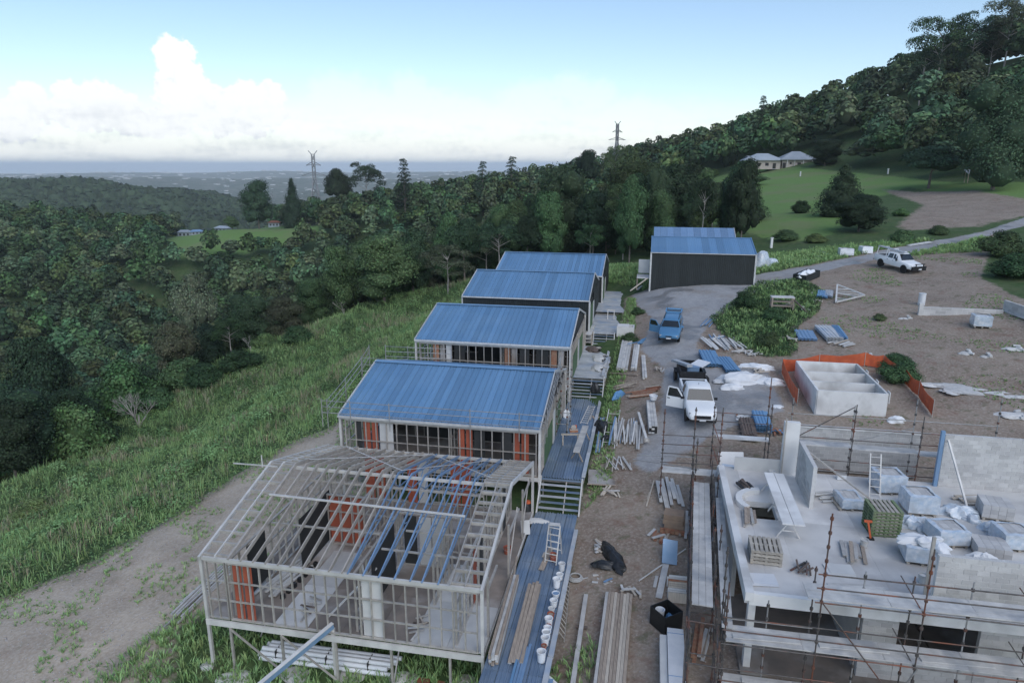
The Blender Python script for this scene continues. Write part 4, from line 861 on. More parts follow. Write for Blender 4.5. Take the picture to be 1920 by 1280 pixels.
def trailer():
    p = S(20.1, 26.6); g = tz1(p.x, p.y)
    r = thing('box_trailer', 'black box trailer heaped with boards, hitched behind the white utility', 'trailer', (p.x, p.y, g), TH + R(-86)); r.rotation_euler[1] = R(3)
    b = MB(); b.box((0, 0, .55), (2.5, 1.55, .06)); 
    for s in (-1, 1): b.box((0, s * .76, .85), (2.5, .05, .58))
    for s in (-1, 1): b.box((s * 1.23, 0, .85), (.05, 1.5, .58))
    b.build('tray', 'blackplastic', r)
    for s in (-1, 1): wheel(r, -.1, s * .95, .36, .22); m = MB(); m.box((-.1, s * .95, .78), (.95, .26, .05)); m.build('mudguard', 'blackplastic', r)
    for s in (-1, 1): bar('drawbar', 'blackplastic', r, (1.2, s * .45, .52), (2.25, 0, .52), .07, .09)
    bar('spare_wheel_bracket', 'blackplastic', r, (.9, .78, .9), (.9, 1.1, .7), .06, .06); w = MB(); w.lathe([(.2,-.1),(.33,-.1),(.36,0),(.33,.1),(.2,.1)], 18, axis='y'); w.build('spare_tyre', 'tyre', r, Matrix.Translation((1.15, 1.05, .42)))
    for s, nm in ((-1, 'tail_light'), (1, 'tail_light')): q = MB(); q.box((-1.27, s * .6, .62), (.03, .2, .1)); q.build(nm, 'redlamp', r)
    o = thing('loaded_board', 'long pale board laid over the black trailer side', 'board', (p.x, p.y, g + 1.2), TH + R(-60)); box('board', 'deckplank', o, (-.3, -.5, .05), (2.1, .42, .08), (0, R(-4), 0)); box('board', 'deckplank', o, (-.32, -.48, .14), (2.0, .4, .05), (0, R(-4), 0))
    o = thing('load_panel_sheet', 'white square panel propped on the trailer load', 'panel', (p.x, p.y, g + 1.15), TH + R(-60)); box('panel', 'plasticwhite', o, (.1, .75, .10), (1.0, .95, .06), (R(12), 0, R(20))); box('batten', 'timberpale', o, (.1, .75, .03), (.9, .08, .06), (R(12), 0, R(20)))
    o = thing('tool_crate', 'slate blue crate inside the black trailer', 'crate', (p.x, p.y, g + .6), TH); box('side', 'bluesteel', o, (.2, -.2, .28), (.8, .7, .5)); box('lid', 'bluesteel', o, (.2, -.2, .55), (.84, .74, .05))
trailer()
# ------------------------------------------------------------------ site things
def ang(p, q): return math.atan2(q.y - p.y, q.x - p.x)
def put(name, label, cat, u, v, u2=None, v2=None, z=None, rz=None, lift=0., group=None):
    """a thing on the ground (or on the level z) at pixel (u, v), its x axis pointing to pixel (u2, v2)"""
    p = G(u, v, lift) if z is None else at(u, v, z); L = 0
    if u2 is not None: q = G(u2, v2, lift) if z is None else at(u2, v2, z); rz = ang(p, q); L = (q - p).length
    o = thing(name, label, cat, p, TH if rz is None else rz, group); o['_L'] = L
    if u2 is not None and z is None: o.rotation_euler[1] = -math.atan2(q.z - p.z, math.hypot(q.x - p.x, q.y - p.y))
    L_ = o['_L']; del o['_L']; return o, L_
_rp = random.Random(5)
def jit(a): return _rp.uniform(-a, a)
def stack(r, L, w, h, nx, nz, m, part='board', gap=.012, messy=.0, x0=0.):
    for k in range(nz):
        for j in range(nx):
            l = L * (1 - abs(jit(messy))); mm = m if isinstance(m, str) else _rp.choice(m)
            box(part, mm, r, (x0 + L / 2 + jit(messy) * L * .5, (j - (nx - 1) / 2) * (w + gap) + jit(messy * .1), (k + .5) * (h + .006) + .01), (l, w, h), (0, 0, jit(messy * .15)))
def fan(r, n, L, w, h, m, spread=.35, wid=1.0, part='length'):
    for i in range(n):
        l = L * _rp.uniform(.6, 1.05); a = jit(spread); y = (i / max(1, n - 1) - .5) * wid + jit(.04); mm = m if isinstance(m, str) else _rp.choice(m)
        box(part, mm, r, (L / 2 + jit(.1) * L, y, .04 + .035 * (i % 4) + h / 2), (l, w, h), (0, jit(.02), a))
def ribbed_stack(r, L, wd, n, m='rooftin', x0=0.):
    me = corrugated('sheet', m, wd, L, pitch=wd / 5, h=.05, rib=wd / 8)
    for k in range(n): link('sheet', me, r, Matrix.Translation((x0 + jit(.05), wd / 2 + jit(.03), .06 + k * .055)) @ Matrix.Rotation(R(-90), 4, 'Z'))
def blob(name, m, parent, sx, sy, sz, seed, rough=.35, nu=28, nv=14):
    """crumpled heap"""
    g = np.random.default_rng(seed); vs = []; ph = g.uniform(0, 6.28, 12); fq = g.uniform(1, 5, 12)
    for i in range(nv + 1):
        el = (i / nv) * 1.5708
        for j in range(nu):
            a = 6.28318 * j / nu; q = 1 + rough * (.5 * math.sin(a * 2 + ph[0]) + .4 * math.sin(a * 3 + ph[1] + el * 3) + .35 * math.sin(a * 5 + ph[2] + el * 4)) * .6 + rough * .3 * g.uniform(-1, 1) * (.4 if i < nv else 0)
            vs.append((sx * math.cos(el) * math.cos(a) * q, sy * math.cos(el) * math.sin(a) * q, sz * math.sin(el) * (1 + rough * (.6 * math.sin(a * 3 + ph[3] + el * 5) + .4 * math.sin(a * 7 + ph[4])) * (1 - i / nv) * .8) - .05))
    b = MB(); b.add(vs, [(i * nu + j, i * nu + (j + 1) % nu, (i + 1) * nu + (j + 1) % nu, (i + 1) * nu + j) for i in range(nv) for j in range(nu)]); return b.build(name, m, parent, None, True)
# buckets along the deck edge
def bucket(label, p, m='plasticwhite', rad=.155, h=.36, full=None, lid=False):
    r = thing('bucket', label, 'bucket', p, _rp.uniform(0, 6), 'buckets along the deck edge'); t = .012
    b = MB(); b.lathe([(rad * .82, 0), (rad, h), (rad + .012, h), (rad + .012, h - .03), (rad, h - .03)][:2] + [(rad + .014, h - .02), (rad + .014, h), (rad - t, h), (rad * .80, .03), (.001, .03)], 18); b.build('shell', m, r, None, True)
    hd = MB(); pts = [(rad * math.cos(a), .02 + .10 * 0 + rad * .25, h * .9 - rad * .9 * math.sin(a) * .5) for a in np.linspace(0, math.pi, 9)]
    for i in range(8): hd.tube((pts[i][0] * 1.05, rad * math.sin(math.pi * i / 8) * 1.06, h * .95 - .04 * i * (8 - i) / 8), (pts[i + 1][0] * 1.05, rad * math.sin(math.pi * (i + 1) / 8) * 1.06, h * .95 - .04 * (i + 1) * (7 - i) / 8), .006, 4)
    hd.build('handle', 'galv', r)
    if full: q = MB(); q.lathe([(rad * .93, h * .8), (rad * .5, h * .86), (.001, h * .84)], 14); q.build('contents', full, r)
    if lid: q = MB(); q.lathe([(rad + .02, h - .015), (rad + .02, h + .012), (rad * .8, h + .018), (.001, h + .014)], 18); q.build('lid', m, r)
_bl = [(1140,50,'plasticwhite',.15,.36,None,'empty white bucket at the top of the bucket row'),(1128,150,'plasticwhite',.15,.28,'fibresheet','squat white bucket second from the top of the row'),(1068,230,'plasticwhite',.17,.42,None,'large white bucket standing left of the row near its top'),(1068,340,'plasticwhite',.16,.2,'bluesteel','low white tub with blue contents in the bucket row'),(1036,440,'plasticwhite',.16,.3,None,'open white bucket below the low tub'),(1012,510,'fibresheet',.13,.22,'fibresheet','small grey pail between open bucket and red tin'),(1010,580,'bucketred',.14,.26,'card','red tin in the middle of the bucket row'),(982,650,'plasticwhite',.16,.36,None,'white bucket just below the red tin'),(990,695,'bucketred',.10,.2,None,'small red tin wedged between white buckets'),(985,740,'plasticwhite',.15,.3,None,'white bucket with wire handle hanging out'),(955,800,'plasticwhite',.17,.36,'fibresheet','wide white bucket near the lower end of the row'),(945,860,'plasticwhite',.16,.34,None,'white bucket third from the lower end of the row'),(945,915,'bucketred',.10,.2,'card','small red tin near the lower end of the row'),(915,1040,'plasticwhite',.17,.44,None,'tall white bucket at the lower end of the row')]
for x, y, m, rad, h, full, lb in _bl:
    p = at(860 + x / 5.818, 1060 + y / 5.818, 2.14); a, b = toS(p.x, p.y); a = min(a, 13.66); bucket(lb, S(a, b, 2.14), m, rad, h, full)
bucket('red-brown bucket standing alone on the deck by the step ladder', at(1037, 1050, 2.14), 'bucketred', .17, .34, 'card'); bucket('orange-brown bucket hanging beside the frame wall', at(952, 1040, 2.14), 'bucketred', .2, .42, 'rust')
# step ladder, ladders
def ladder_rails(r, p0, p1, w, n, m='whitesteel', rr=.022):
    p0, p1 = Vector(p0), Vector(p1); d = (p1 - p0).normalized(); sd = d.cross(Vector((0, 0, 1))); sd = sd.normalized() if sd.length > .1 else Vector((1, 0, 0))
    for s in (-1, 1): bar('rail', m, r, p0 + sd * s * w / 2, p1 + sd * s * w / 2, .05, .03)
    for i in range(n): q = p0.lerp(p1, (i + .5) / n); tube('rung', m, r, q - sd * w / 2, q + sd * w / 2, rr, 6)
o = thing('step_ladder', 'white step ladder standing on the blue deck above the bucket row', 'ladder', at(1040, 1050, 2.14)); ladder_rails(o, (-.15, -.35, .0), (-.05, .15, 1.75), .55, 6); ladder_rails(o, (.0, .65, .0), (-.05, .17, 1.75), .5, 4); box('top_cap', 'whitesteel', o, (-.05, .16, 1.77), (.5, .22, .05))
o, L = put('ladder', 'long ladder lying on its edge beside the bucket-lined deck', 'ladder', 1052, 1205, 1064, 1085, z=1.35); ladder_rails(o, (0, 0, .25), (L, 0, .25), .42, 14, 'galv')
for c in o.children: c.matrix_basis = Matrix.Translation((0, 0, .25)) @ Matrix.Rotation(R(55), 4, 'X') @ Matrix.Translation((0, 0, -.25)) @ c.matrix_basis
# timbers on the deck
o = thing('timber_stack', 'tall stack of long grey beams on the deck beside the frame', 'timber', S(11.95, -.4, 2.14), TH + R(92)); stack(o, 5.2, .11, .11, 3, 4, ['timber', 'plank', 'timber'], 'beam', messy=.03)
o = thing('timber_stack', 'flat row of weathered boards on the deck, second from the frame', 'timber', S(12.75, -.2, 2.14), TH + R(91)); stack(o, 5.1, .13, .06, 4, 2, ['plank', 'timber'], 'board', messy=.05)
o = thing('loose_beam', 'single thin beam lying on the deck against the frame wall', 'timber', S(11.75, 4.2, 2.16), TH + R(96)); stack(o, 2.6, .08, .08, 1, 1, 'timber', 'beam'); box('packer', 'timberdark', o, (.3, 0, .0), (.1, .3, .02))
o = thing('steel_lengths', 'bright blue steel lengths at the bottom end of the deck', 'steel lengths', S(12.95, -2.9, 2.14), TH + R(90)); stack(o, 3.8, .10, .09, 4, 1, ['bluesteel', 'rooftin'], 'length', messy=.08)
o = thing('deck_steps', 'blue grate steps leading off the lower deck end', 'stairs', S(13.95, -1.5, 1.2));
for k in range(3): box('tread', 'bluesteel', o, (.12 + .28 * k, .4, .75 - .26 * k), (.26, 1.3, .05))
for y in (-.28, 1.08): bar('stringer', 'fibresheet', o, (-.05, y, .85), (1.0, y, -.1), .06, .2)
o = thing('packing_sheet', 'crumpled pale sheet on the deck by the frame corner', 'sheet', at(1003, 975, 2.14)); blob('sheet', 'fibresheet', o, .7, .3, .14, 3); box('offcut', 'timberpale', o, (-.5, -.3, .03), (.6, .25, .03))
o = thing('panel', 'white panel leaning beside the frame doorway', 'panel', at(985, 1000, 2.14), TH + R(20)); box('face', 'fibresheet', o, (0, 0, .35), (.45, .03, .7), (R(-20), 0, 0)); box('batten', 'timber', o, (0, .1, .25), (.4, .03, .06), (R(-20), 0, 0))
o = thing('tool_bag', 'round black bag with orange top beside the frame opening', 'bag', at(987, 958, 2.14)); blob('bag', 'blackplastic', o, .34, .3, .62, 7, .15); q = MB(); q.lathe([(.16, .50), (.14, .60), (.02, .63)], 12, (.08, .02, 0)); q.build('flap', 'orange', o)
o = thing('blue_band_planks', 'flat brown plank on the deck by the step ladder', 'plank', at(1016, 1065, 2.14), TH + R(84)); box('plank', 'timber', o, (.8, 0, .02), (1.9, .25, .035)); box('offcut', 'timberpale', o, (1.1, .2, .02), (.4, .1, .03))
# ground right of the deck
o = thing('timber_stack', 'wide stack of long grooved boards lying on the dirt track', 'timber', S(16.15, -2.8, 1.25), TH + R(89)); o.rotation_euler[1] = R(-2.5); stack(o, 8.2, .118, .09, 9, 3, ['timber', 'timber', 'timberpale', 'plank'], 'board', messy=.012)
o = thing('loose_beam', 'single pale beam lying parallel to the deck on dark grass', 'timber', S(14.85, -2.5, 1.15), TH + R(90)); o.rotation_euler[1] = R(-2.0); stack(o, 8.0, .18, .12, 1, 1, 'plank', 'beam'); box('packer', 'timberdark', o, (6, 0, -.03), (.12, .5, .07))
o = thing('panel_crate', 'long white boxed panel pack by the scaffold foot', 'panel pack', S(18.45, -2.6, 1.6), TH + R(90)); o.rotation_euler[1] = R(-1.5)
box('pack', 'plasticwhite', o, (2.7, -.13, .3), (5.4, .62, .6)); box('side_pack', 'fibresheet', o, (2.6, .33, .25), (5.0, .26, .46))
for x in (.3, 2.8, 5.1): box('strap', 'bluesteel', o, (x, -.13, .302), (.03, .63, .61))
o, L = put('rubbish_bin', 'black open box holding a white bucket and blue rags', 'bin', 1248, 1172, rz=TH + R(40))
for s, sz in (((.45, 0), (.04, .9)), ((-.45, 0), (.04, .9)), ((0, .45), (.9, .04)), ((0, -.45), (.9, .04))): box('side', 'blackplastic', o, (s[0], s[1], .4), (sz[0], sz[1], .8))
box('base', 'blackplastic', o, (0, 0, .05), (.88, .88, .05)); blob('rags', 'bluetarp', o, .24, .22, .5, 9, .5).location = (.12, -.1, .1); q = MB(); q.lathe([(.15, .3), (.19, .72), (.2, .72), (.17, .7), (.13, .34)], 14, (-.18, .18, 0)); q.build('bucket', 'plasticwhite', o)
o, L = put('carton_stack', 'brown cartons stacked over red bricks near the scaffold', 'cartons', 1262, 995, rz=TH + R(-6))
for k in range(3): box('carton', 'card', o, (jit(.04), .2 + jit(.04), .30 + .25 * k), (.95, .75, .24))
for j in range(5):
    for k in range(3): box('brick', 'timberred', o, (-.5 + .24 * j, -.3, .05 + .08 * k), (.22, .11, .072))
o, L = put('timber_offcuts', 'short red and pale offcuts beside the brown cartons', 'offcuts', 1225, 1015, rz=TH + R(50)); fan(o, 7, .9, .14, .05, ['timberred', 'timberpale', 'fibresheet'], .7, .9, 'offcut')
o, L = put('brick_stack', 'stack of pale slabs and red bricks beside the left scaffold', 'bricks', 1271, 1120, rz=TH)
for k in range(9): box('slab', _rp.choice(('fibresheet', 'concretew', 'timberred', 'timberpale')), o, (jit(.06), .12 * k - .2, .12 + .03 * k), (.85, .10, .42), (R(-25), 0, jit(.05)))
o, L = put('steel_sheet', 'slate blue panel leaning beside the left scaffold', 'panel', 1255, 1050, rz=TH + R(10)); box('face', 'bluesteel', o, (0, 0, .45), (.7, .03, 1.1), (R(-40), R(10), 0)); box('edge', 'galv', o, (0, -.2, .1), (.7, .04, .05))
for (u, v, u2, v2, w, m, lb) in ((1235,1122,1250,1052,.28,'plank','grey plank lying by the brick stack'),(1198,1090,1286,1030,.05,'whitesteel','thin white rail leaning across the track to the scaffold'),(1212,950,1226,902,.07,'timberpale','pale stick lying in the middle of the dirt track'),(1250,1010,1262,980,.1,'timberpale','short pale board beside the cartons')):
    o, L = put('loose_plank', lb, 'plank', u, v, u2, v2, lift=.03); box('plank', m, o, (L / 2, 0, .02), (L, w, .04)); box('offcut', m, o, (L * .4, w, .0), (L * .3, w * .5, .02))
o, L = put('black_tarp', 'crumpled black plastic sheet thrown on the dirt track', 'tarp', 1150, 1045, rz=TH + R(115)); blob('sheet', 'tarpblack', o, 1.15, .42, .40, 12, .5); q = blob('fold', 'tarpblack', o, .75, .25, .25, 14, .5); q.location = (-.5, .6, 0); q.rotation_euler = (0, 0, 1.2)
o, L = put('offcut_scatter', 'pale offcuts scattered left of the black tarp', 'offcuts', 1112, 1025, rz=TH); fan(o, 9, .5, .12, .03, ['timberpale', 'fibresheet', 'plank'], 1.4, 1.0, 'offcut')
o, L = put('offcut_scatter', 'blue-grey steel offcuts lying below the black tarp', 'offcuts', 1105, 1085, rz=TH); fan(o, 10, .4, .10, .04, ['bluesteel', 'whitesteel', 'fibresheet'], 1.5, 1.4, 'offcut')
for c in o.children: c.location.x += _rp.uniform(0, 1.0); c.location.y = jit(.3)
o, L = put('hose_coil', 'pale hose coil at the deck edge above the long ladder', 'hose', 1079, 1085, lift=.02)
q = MB()
for k in range(3):
    for i in range(18): a0, a1 = i * .349, (i + 1) * .349; rr = .32 - .04 * k; q.tube((rr * math.cos(a0), rr * math.sin(a0), .04 + .05 * k), (rr * math.cos(a1), rr * math.sin(a1), .04 + .05 * k), .03, 5)
q.build('coil', 'fibresheet', o); bar('tail', 'fibresheet', o, (.3, 0, .03), (.9, .3, .03), .05, .04)
o, L = put('plywood_sheet', 'brown plywood sheet lying flat on the track by the second deck', 'sheet', 1128, 897, rz=TH + R(4), lift=.05); box('sheet', 'floorboard', o, (0, 0, .03), (1.5, 1.75, .02), (R(3), 0, 0)); box('batten', 'timber', o, (0, -.86, .0), (1.6, .06, .05))
o, L = put('batten_fan', 'fan of short pale battens spread above the plywood sheet', 'battens', 1165, 885, 1150, 845, lift=.03); fan(o, 13, 1.7, .06, .04, ['plank', 'timberpale', 'whitesteel'], .3, 1.5, 'batten')
o, L = put('steel_pile', 'large pile of white steel sections fanned across the track edge', 'steel lengths', 1172, 840, 1178, 765, lift=.05); fan(o, 16, 3.6, .09, .08, ['whitesteel', 'galv', 'bluesteel', 'whitesteel'], .10, 1.7, 'section')
for (u, v, u2, v2, n, L, w, ms, sp, wid, lb) in ((1152,842,1160,775,7,3.0,.08,['whitesteel','bluesteel','galv'],.08,.7,'long pale lengths left of the main steel pile'),(1196,845,1200,770,9,3.4,.09,['whitesteel','galv','plank'],.07,.8,'long pale lengths right of the main steel pile'),(1118,800,1112,760,6,1.6,.1,['timberpale','timber','galv'],.9,.7,'short boards tangled at the second deck edge'),(1150,730,1185,722,6,1.8,.12,['timber','timberpale'],.2,.8,'weathered boards below the batten bundles'),(1205,735,1235,728,5,1.4,.1,['timberpale','rust'],.4,.5,'brown and pale boards by the channel stack'),(1140,935,1150,915,6,.9,.09,['timberpale','plank'],1.3,.8,'scattered sticks below the plywood sheet'),(1180,1120,1190,1095,6,.6,.1,['timberpale','fibresheet'],1.4,.9,'chips and offcuts beside the wide board stack'),(1285,1010,1290,960,6,2.0,.12,['plank','timber'],.06,.5,'narrow planks standing under the left scaffold'),(1310,1240,1318,1180,6,2.2,.14,['timber','plank','timberred'],.1,.5,'planks dumped under the left scaffold end'),(1330,1010,1335,930,5,2.6,.1,['timber','plank'],.06,.4,'boards leaning between scaffold and slab edge'),(1345,640,1330,612,6,1.4,.1,['fibresheet','bluesteel'],1.1,.8,'mixed scrap on the verge beside the wagon'),(1410,700,1440,690,7,1.2,.1,['whitesteel','timberpale'],1.2,.9,'scrap sticks behind the large plastic heap'),(1478,640,1500,628,5,.9,.12,['fibresheet','timberpale'],1.2,.8,'pale scrap at the foot of the weedy mound'),(1235,700,1240,680,4,.9,.09,['timberpale','whitesteel'],.8,.5,'few sticks on the gravel left of the trailer')):
    o, L0 = put('board_pile', lb, 'boards', u, v, u2, v2, lift=.04); fan(o, n, L, w, .05, ms, sp, wid, 'board')
o, L = put('wall_frame', 'pale ladder-like frame lying left of the steel pile', 'frame', 1140, 845, 1152, 775, lift=.1); ladder_rails(o, (0, 0, .12), (max(L, 3.2), 0, .2), .75, 4, 'whitesteel')
o, L = put('blue_lengths', 'blue steel lengths lying beside the deck edge and pile', 'steel lengths', 1120, 850, 1130, 785, lift=.1); stack(o, max(3.0, L), .09, .06, 3, 1, ['bluesteel', 'galv'], 'length', messy=.08)
o, L = put('channel_stack', 'neat stack of long white channels beside the utility', 'steel lengths', 1224, 815, 1216, 738, lift=.05); stack(o, 3.9, .17, .13, 3, 4, ['whitesteel', 'plank'], 'channel', messy=.02); box('box_end', 'blackplastic', o, (.02, 0, .28), (.05, .5, .45))
o, L = put('leaning_post', 'white post lying diagonally across the steel pile', 'post', 1212, 835, 1190, 760, lift=.35); box('post', 'whitesteel', o, (1.9, 0, .0), (3.9, .15, .12)); box('plate', 'galv', o, (0, 0, 0), (.05, .3, .25))
o, L = put('white_tub', 'white tub resting on top of the channel stack', 'tub', 1224, 765, rz=0, lift=.6); q = MB(); q.lathe([(.2, 0), (.26, .3), (.28, .3), (.22, .05), (.01, .04)], 16); q.build('tub', 'plasticwhite', o); box('handle', 'galv', o, (0, 0, .3), (.5, .02, .02))
o, L = put('board_pile', 'rough pale boards lying above the steel pile', 'boards', 1175, 745, 1225, 738, lift=.04); fan(o, 8, 2.3, .14, .04, ['timberpale', 'plank', 'timberred'], .08, 1.0, 'board')
o, L = put('blue_mesh', 'torn blue mesh hanging off the deck edge beside the pile', 'mesh', 1160, 745, lift=.05, rz=TH + R(60)); blob('mesh', 'bluetarp', o, .8, .18, .5, 21, .7); bar('line', 'bluetarp', o, (.5, 0, .1), (2.6, -.4, .1), .04, .04)
o, L = put('blue_mesh', 'strip of blue sheet curled on the dirt left of the wagon', 'mesh', 1205, 640, lift=.02, rz=TH + R(70)); blob('mesh', 'bluetarp', o, .9, .15, .25, 22, .6); bar('line', 'bluetarp', o, (-.5, .1, .05), (-1.6, .7, .05), .05, .05)
for (u, v, u2, v2, w, n, k, lb) in ((1166,697,1176,645,.16,5,4,'wide bundle of white roof battens lying below the wagon'),(1188,697,1194,652,.14,3,4,'middle bundle of white battens lying below the wagon'),(1209,712,1206,670,.15,2,2,'narrow pair of white battens nearest the trailer')):
    o, L = put('batten_bundle', lb, 'battens', u, v, u2, v2, lift=.04); stack(o, max(L, 2.4), w, .07, n, k, ['whitesteel', 'plank'], 'batten', messy=.03); box('bearer', 'timberdark', o, (.3, 0, .0), (.12, n * w, .06))
o, L = put('support_rail', 'long thin rail on the dirt at the foot of the batten bundles', 'rail', 1145, 702, 1195, 706, lift=.1); box('rail', 'timber', o, (L / 2, 0, .04), (L, .1, .08)); box('packer', 'timberdark', o, (.3, 0, -.03), (.1, .3, .08))
# decks two to four
o = thing('saw_bench', 'plank bench on trestles along the second deck', 'bench', S(13.35, 15.2, 3.44), TH + R(88)); box('top', 'plank', o, (2.0, 0, .66), (4.2, .38, .06))
for x in (.3, 3.6):
    for s in (-1, 1): bar('leg', 'timber', o, (x, 0, .64), (x + s * .2, s * .35, 0), .07, .05)
o = thing('saw_horse', 'small timber trestle standing on the second deck', 'trestle', S(12.7, 17.8, 3.44), TH + R(10)); box('beam', 'timberpale', o, (0, 0, .62), (1.1, .1, .08))
for x in (-.45, .45):
    for s in (-1, 1): bar('leg', 'timberpale', o, (x, 0, .6), (x, s * .25, 0), .06, .05)
o = thing('drop_saw', 'orange drop saw sitting on the small trestle', 'saw', S(12.85, 18.2, 4.1), TH + R(15)); box('base', 'timberred', o, (0, 0, .08), (.5, .45, .12)); q = MB(); q.lathe([(.02, -.02), (.16, -.02), (.16, .02), (.02, .02)], 16, axis='y', c=(0, 0, .28)); q.build('blade', 'galv', o); box('motor', 'orange', o, (.1, .1, .3), (.2, .15, .14)); box('fence', 'galv', o, (0, -.15, .17), (.5, .03, .08))
o = thing('ladder', 'ladder lying flat on the second deck towards the upper steps', 'ladder', S(13.2, 21.2, 3.44), TH + R(86)); ladder_rails(o, (0, 0, .06), (3.6, 0, .06), .45, 9)
o = thing('white_sack', 'white sack leaning by the second house corner post', 'sack', S(11.9, 22.5, 3.44)); blob('sack', 'plasticwhite', o, .3, .25, .55, 31, .4); box('tie', 'galv', o, (0, 0, .5), (.1, .1, .04))
o = thing('dark_bags', 'heap of black bags between the second deck and the steel pile', 'bags', S(14.4, 21.0, 3.0)); blob('bag', 'tarpblack', o, .6, .9, .9, 33, .4); q = blob('bag', 'tarpblack', o, .4, .4, .5, 34, .4); q.location = (.4, -1.6, .1)
o = thing('black_sack', 'black sack on the open steps by the second roof', 'sack', S(13.5, 26.9, 3.9)); blob('sack', 'tarpblack', o, .35, .3, .7, 35, .3); box('tie', 'blackplastic', o, (0, 0, .66), (.12, .12, .05))
for (a, b, z, lb, sd) in ((13.5, 30.2, 4.69, 'pale rubbish heap along the edge of the third deck', 41), (13.3, 33.0, 4.69, 'rubbish and offcuts heaped in the middle of the third deck', 43), (12.6, 35.6, 4.69, 'dark offcuts heap at the foot of the short steps', 45)):
    o = thing('rubbish_heap', lb, 'rubbish', S(a, b, z)); blob('sheet', 'fibresheet' if sd < 45 else 'timberdark', o, .6, .9, .28, sd, .5); fan(o, 8, .8, .1, .05, ['timberpale', 'blackplastic', 'plank', 'galv'], 1.5, 1.2, 'offcut')
o = thing('boarded_railing', 'pale timber frame with boards standing beside the short steps', 'frame', S(11.8, 37.0, 4.69), TH + R(90))
for x in (0, 1.2, 2.4, 3.6): box('post', 'timberpale', o, (x, 0, .5), (.07, .07, 1.0)); box('post', 'timberpale', o, (x, -.55, .5), (.07, .07, 1.0))
for z in (.25, .55, .95): box('rail', 'timberpale', o, (1.8, 0, z), (3.7, .05, .09)); box('shelf', 'plank', o, (1.8, -.28, z), (3.6, .5, .03))
o = thing('saw_horse', 'white trestle standing on the slatted deck beside the clad houses', 'trestle', S(13.6, 44.0, 5.6)); box('beam', 'whitesteel', o, (0, 0, .85), (.8, .1, .1))
for x in (-.3, .3):
    for s in (-1, 1): bar('leg', 'whitesteel', o, (x, 0, .84), (x, s * .3, 0), .06, .05)
o = thing('concrete_box', 'pale square concrete pit beside the slatted deck', 'pit', S(15.2, 38.5, 5.35)); box('wall', 'concretew', o, (0, -.5, .45), (1.5, .1, .9)); box('wall', 'concretew', o, (0, .5, .45), (1.5, .1, .9)); box('wall', 'concretew', o, (.7, 0, .45), (.1, .9, .9)); box('wall', 'concretew', o, (-.7, 0, .45), (.1, .9, .9)); box('lid', 'concrete', o, (-.2, 0, .93), (1.0, 1.05, .05))
# guard rails on the second and third roofs
def rail_run(r, pts, hs=(.35, .7, 1.05), post=True, m='tubegalv'):
    for i in range(len(pts) - 1):
        for h in hs: tube('guard_rail', m, r, Vector(pts[i]) + Vector((0, 0, h)), Vector(pts[i + 1]) + Vector((0, 0, h)), .022, 6)
    if post:
        for p in pts: tube('guard_post', m, r, Vector(p) + Vector((0, 0, -.5)), Vector(p) + Vector((0, 0, hs[-1] + .1)), .028, 6)
for i, lb in ((1, 'tube guard rails fixed round the eaves of the second blue roof'), (2, 'tube guard rails across the front of the third blue-roofed house')):
    x, y, z = _O[i]; o = thing('guard_rails', lb, 'guard rail', (x, y, z), TH)
    if i == 1:
        rail_run(o, [(-.9, -.35, -.1), (.8, -.35, -.1), (3.1, -.35, -.1), (7.7, -.35, -.1), (10.4, -.35, -.1), (11.8, -.35, -.1)]); rail_run(o, [(-.45, -.6, .0), (-.45, 1.9, .5), (-.45, 4.4, 1.1), (-.45, HD, 1.5)]); rail_run(o, [(-.4, HD + 2.6, .85), (.6, HD + 4.2, .4), (2.0, HD + 5.0, .2), (3.4, HD + 5.4, .1)]); rail_run(o, [(W + .35, .2, .05), (W + .35, 2.8, .7), (W + .35, HD, 1.5)])
    else:
        rail_run(o, [(-.3, -.9, -2.75), (2.5, -.9, -2.75), (5.6, -.9, -2.75), (8.6, -.9, -2.75), (11.3, -.9, -2.75)], (.4, .9, 1.4)); rail_run(o, [(-4.0, -.9, -2.75), (-2.0, -.9, -2.75), (-.3, -.9, -2.75)], (.4, .9, 1.4))
        planks(o, -.3, 11.4, -1.3, -.5, -2.8, n=3)
    if i == 1:
        o = thing('scaffold_bay', 'narrow scaffold bay standing at the right end of the second roof', 'scaffold', (x, y, z), TH); 
        for xx in (W + .1, W + .75):
            for yy in (HD + .6, HD + 2.6): standard(o, xx, yy, -4.0, 1.2, 'tubegalv')
        for zz in (-2, -1, 0, .8):
            for yy in (HD + .6, HD + 2.6): tube('ledger', 'tubegalv', o, (W, yy, zz), (W + .85, yy, zz), .022, 6)
            for xx in (W + .1, W + .75): tube('ledger', 'tubegalv', o, (xx, HD + .5, zz), (xx, HD + 2.7, zz), .022, 6)
        tube('diagonal_brace', 'tubegalv', o, (W + .75, HD + .6, -3), (W + .75, HD + 2.6, 0), .022, 6)
o = thing('string_rail', 'thin white rail poking out left of the frame ridge', 'rail', S(-1.3, 5.2, 6.5)); bar('rail', 'whitesteel', o, (-.4, 0, 0), (1.8, .1, -.02), .05, .05); bar('stub', 'whitesteel', o, (1.05, .05, -.1), (1.05, .05, .5), .04, .04)
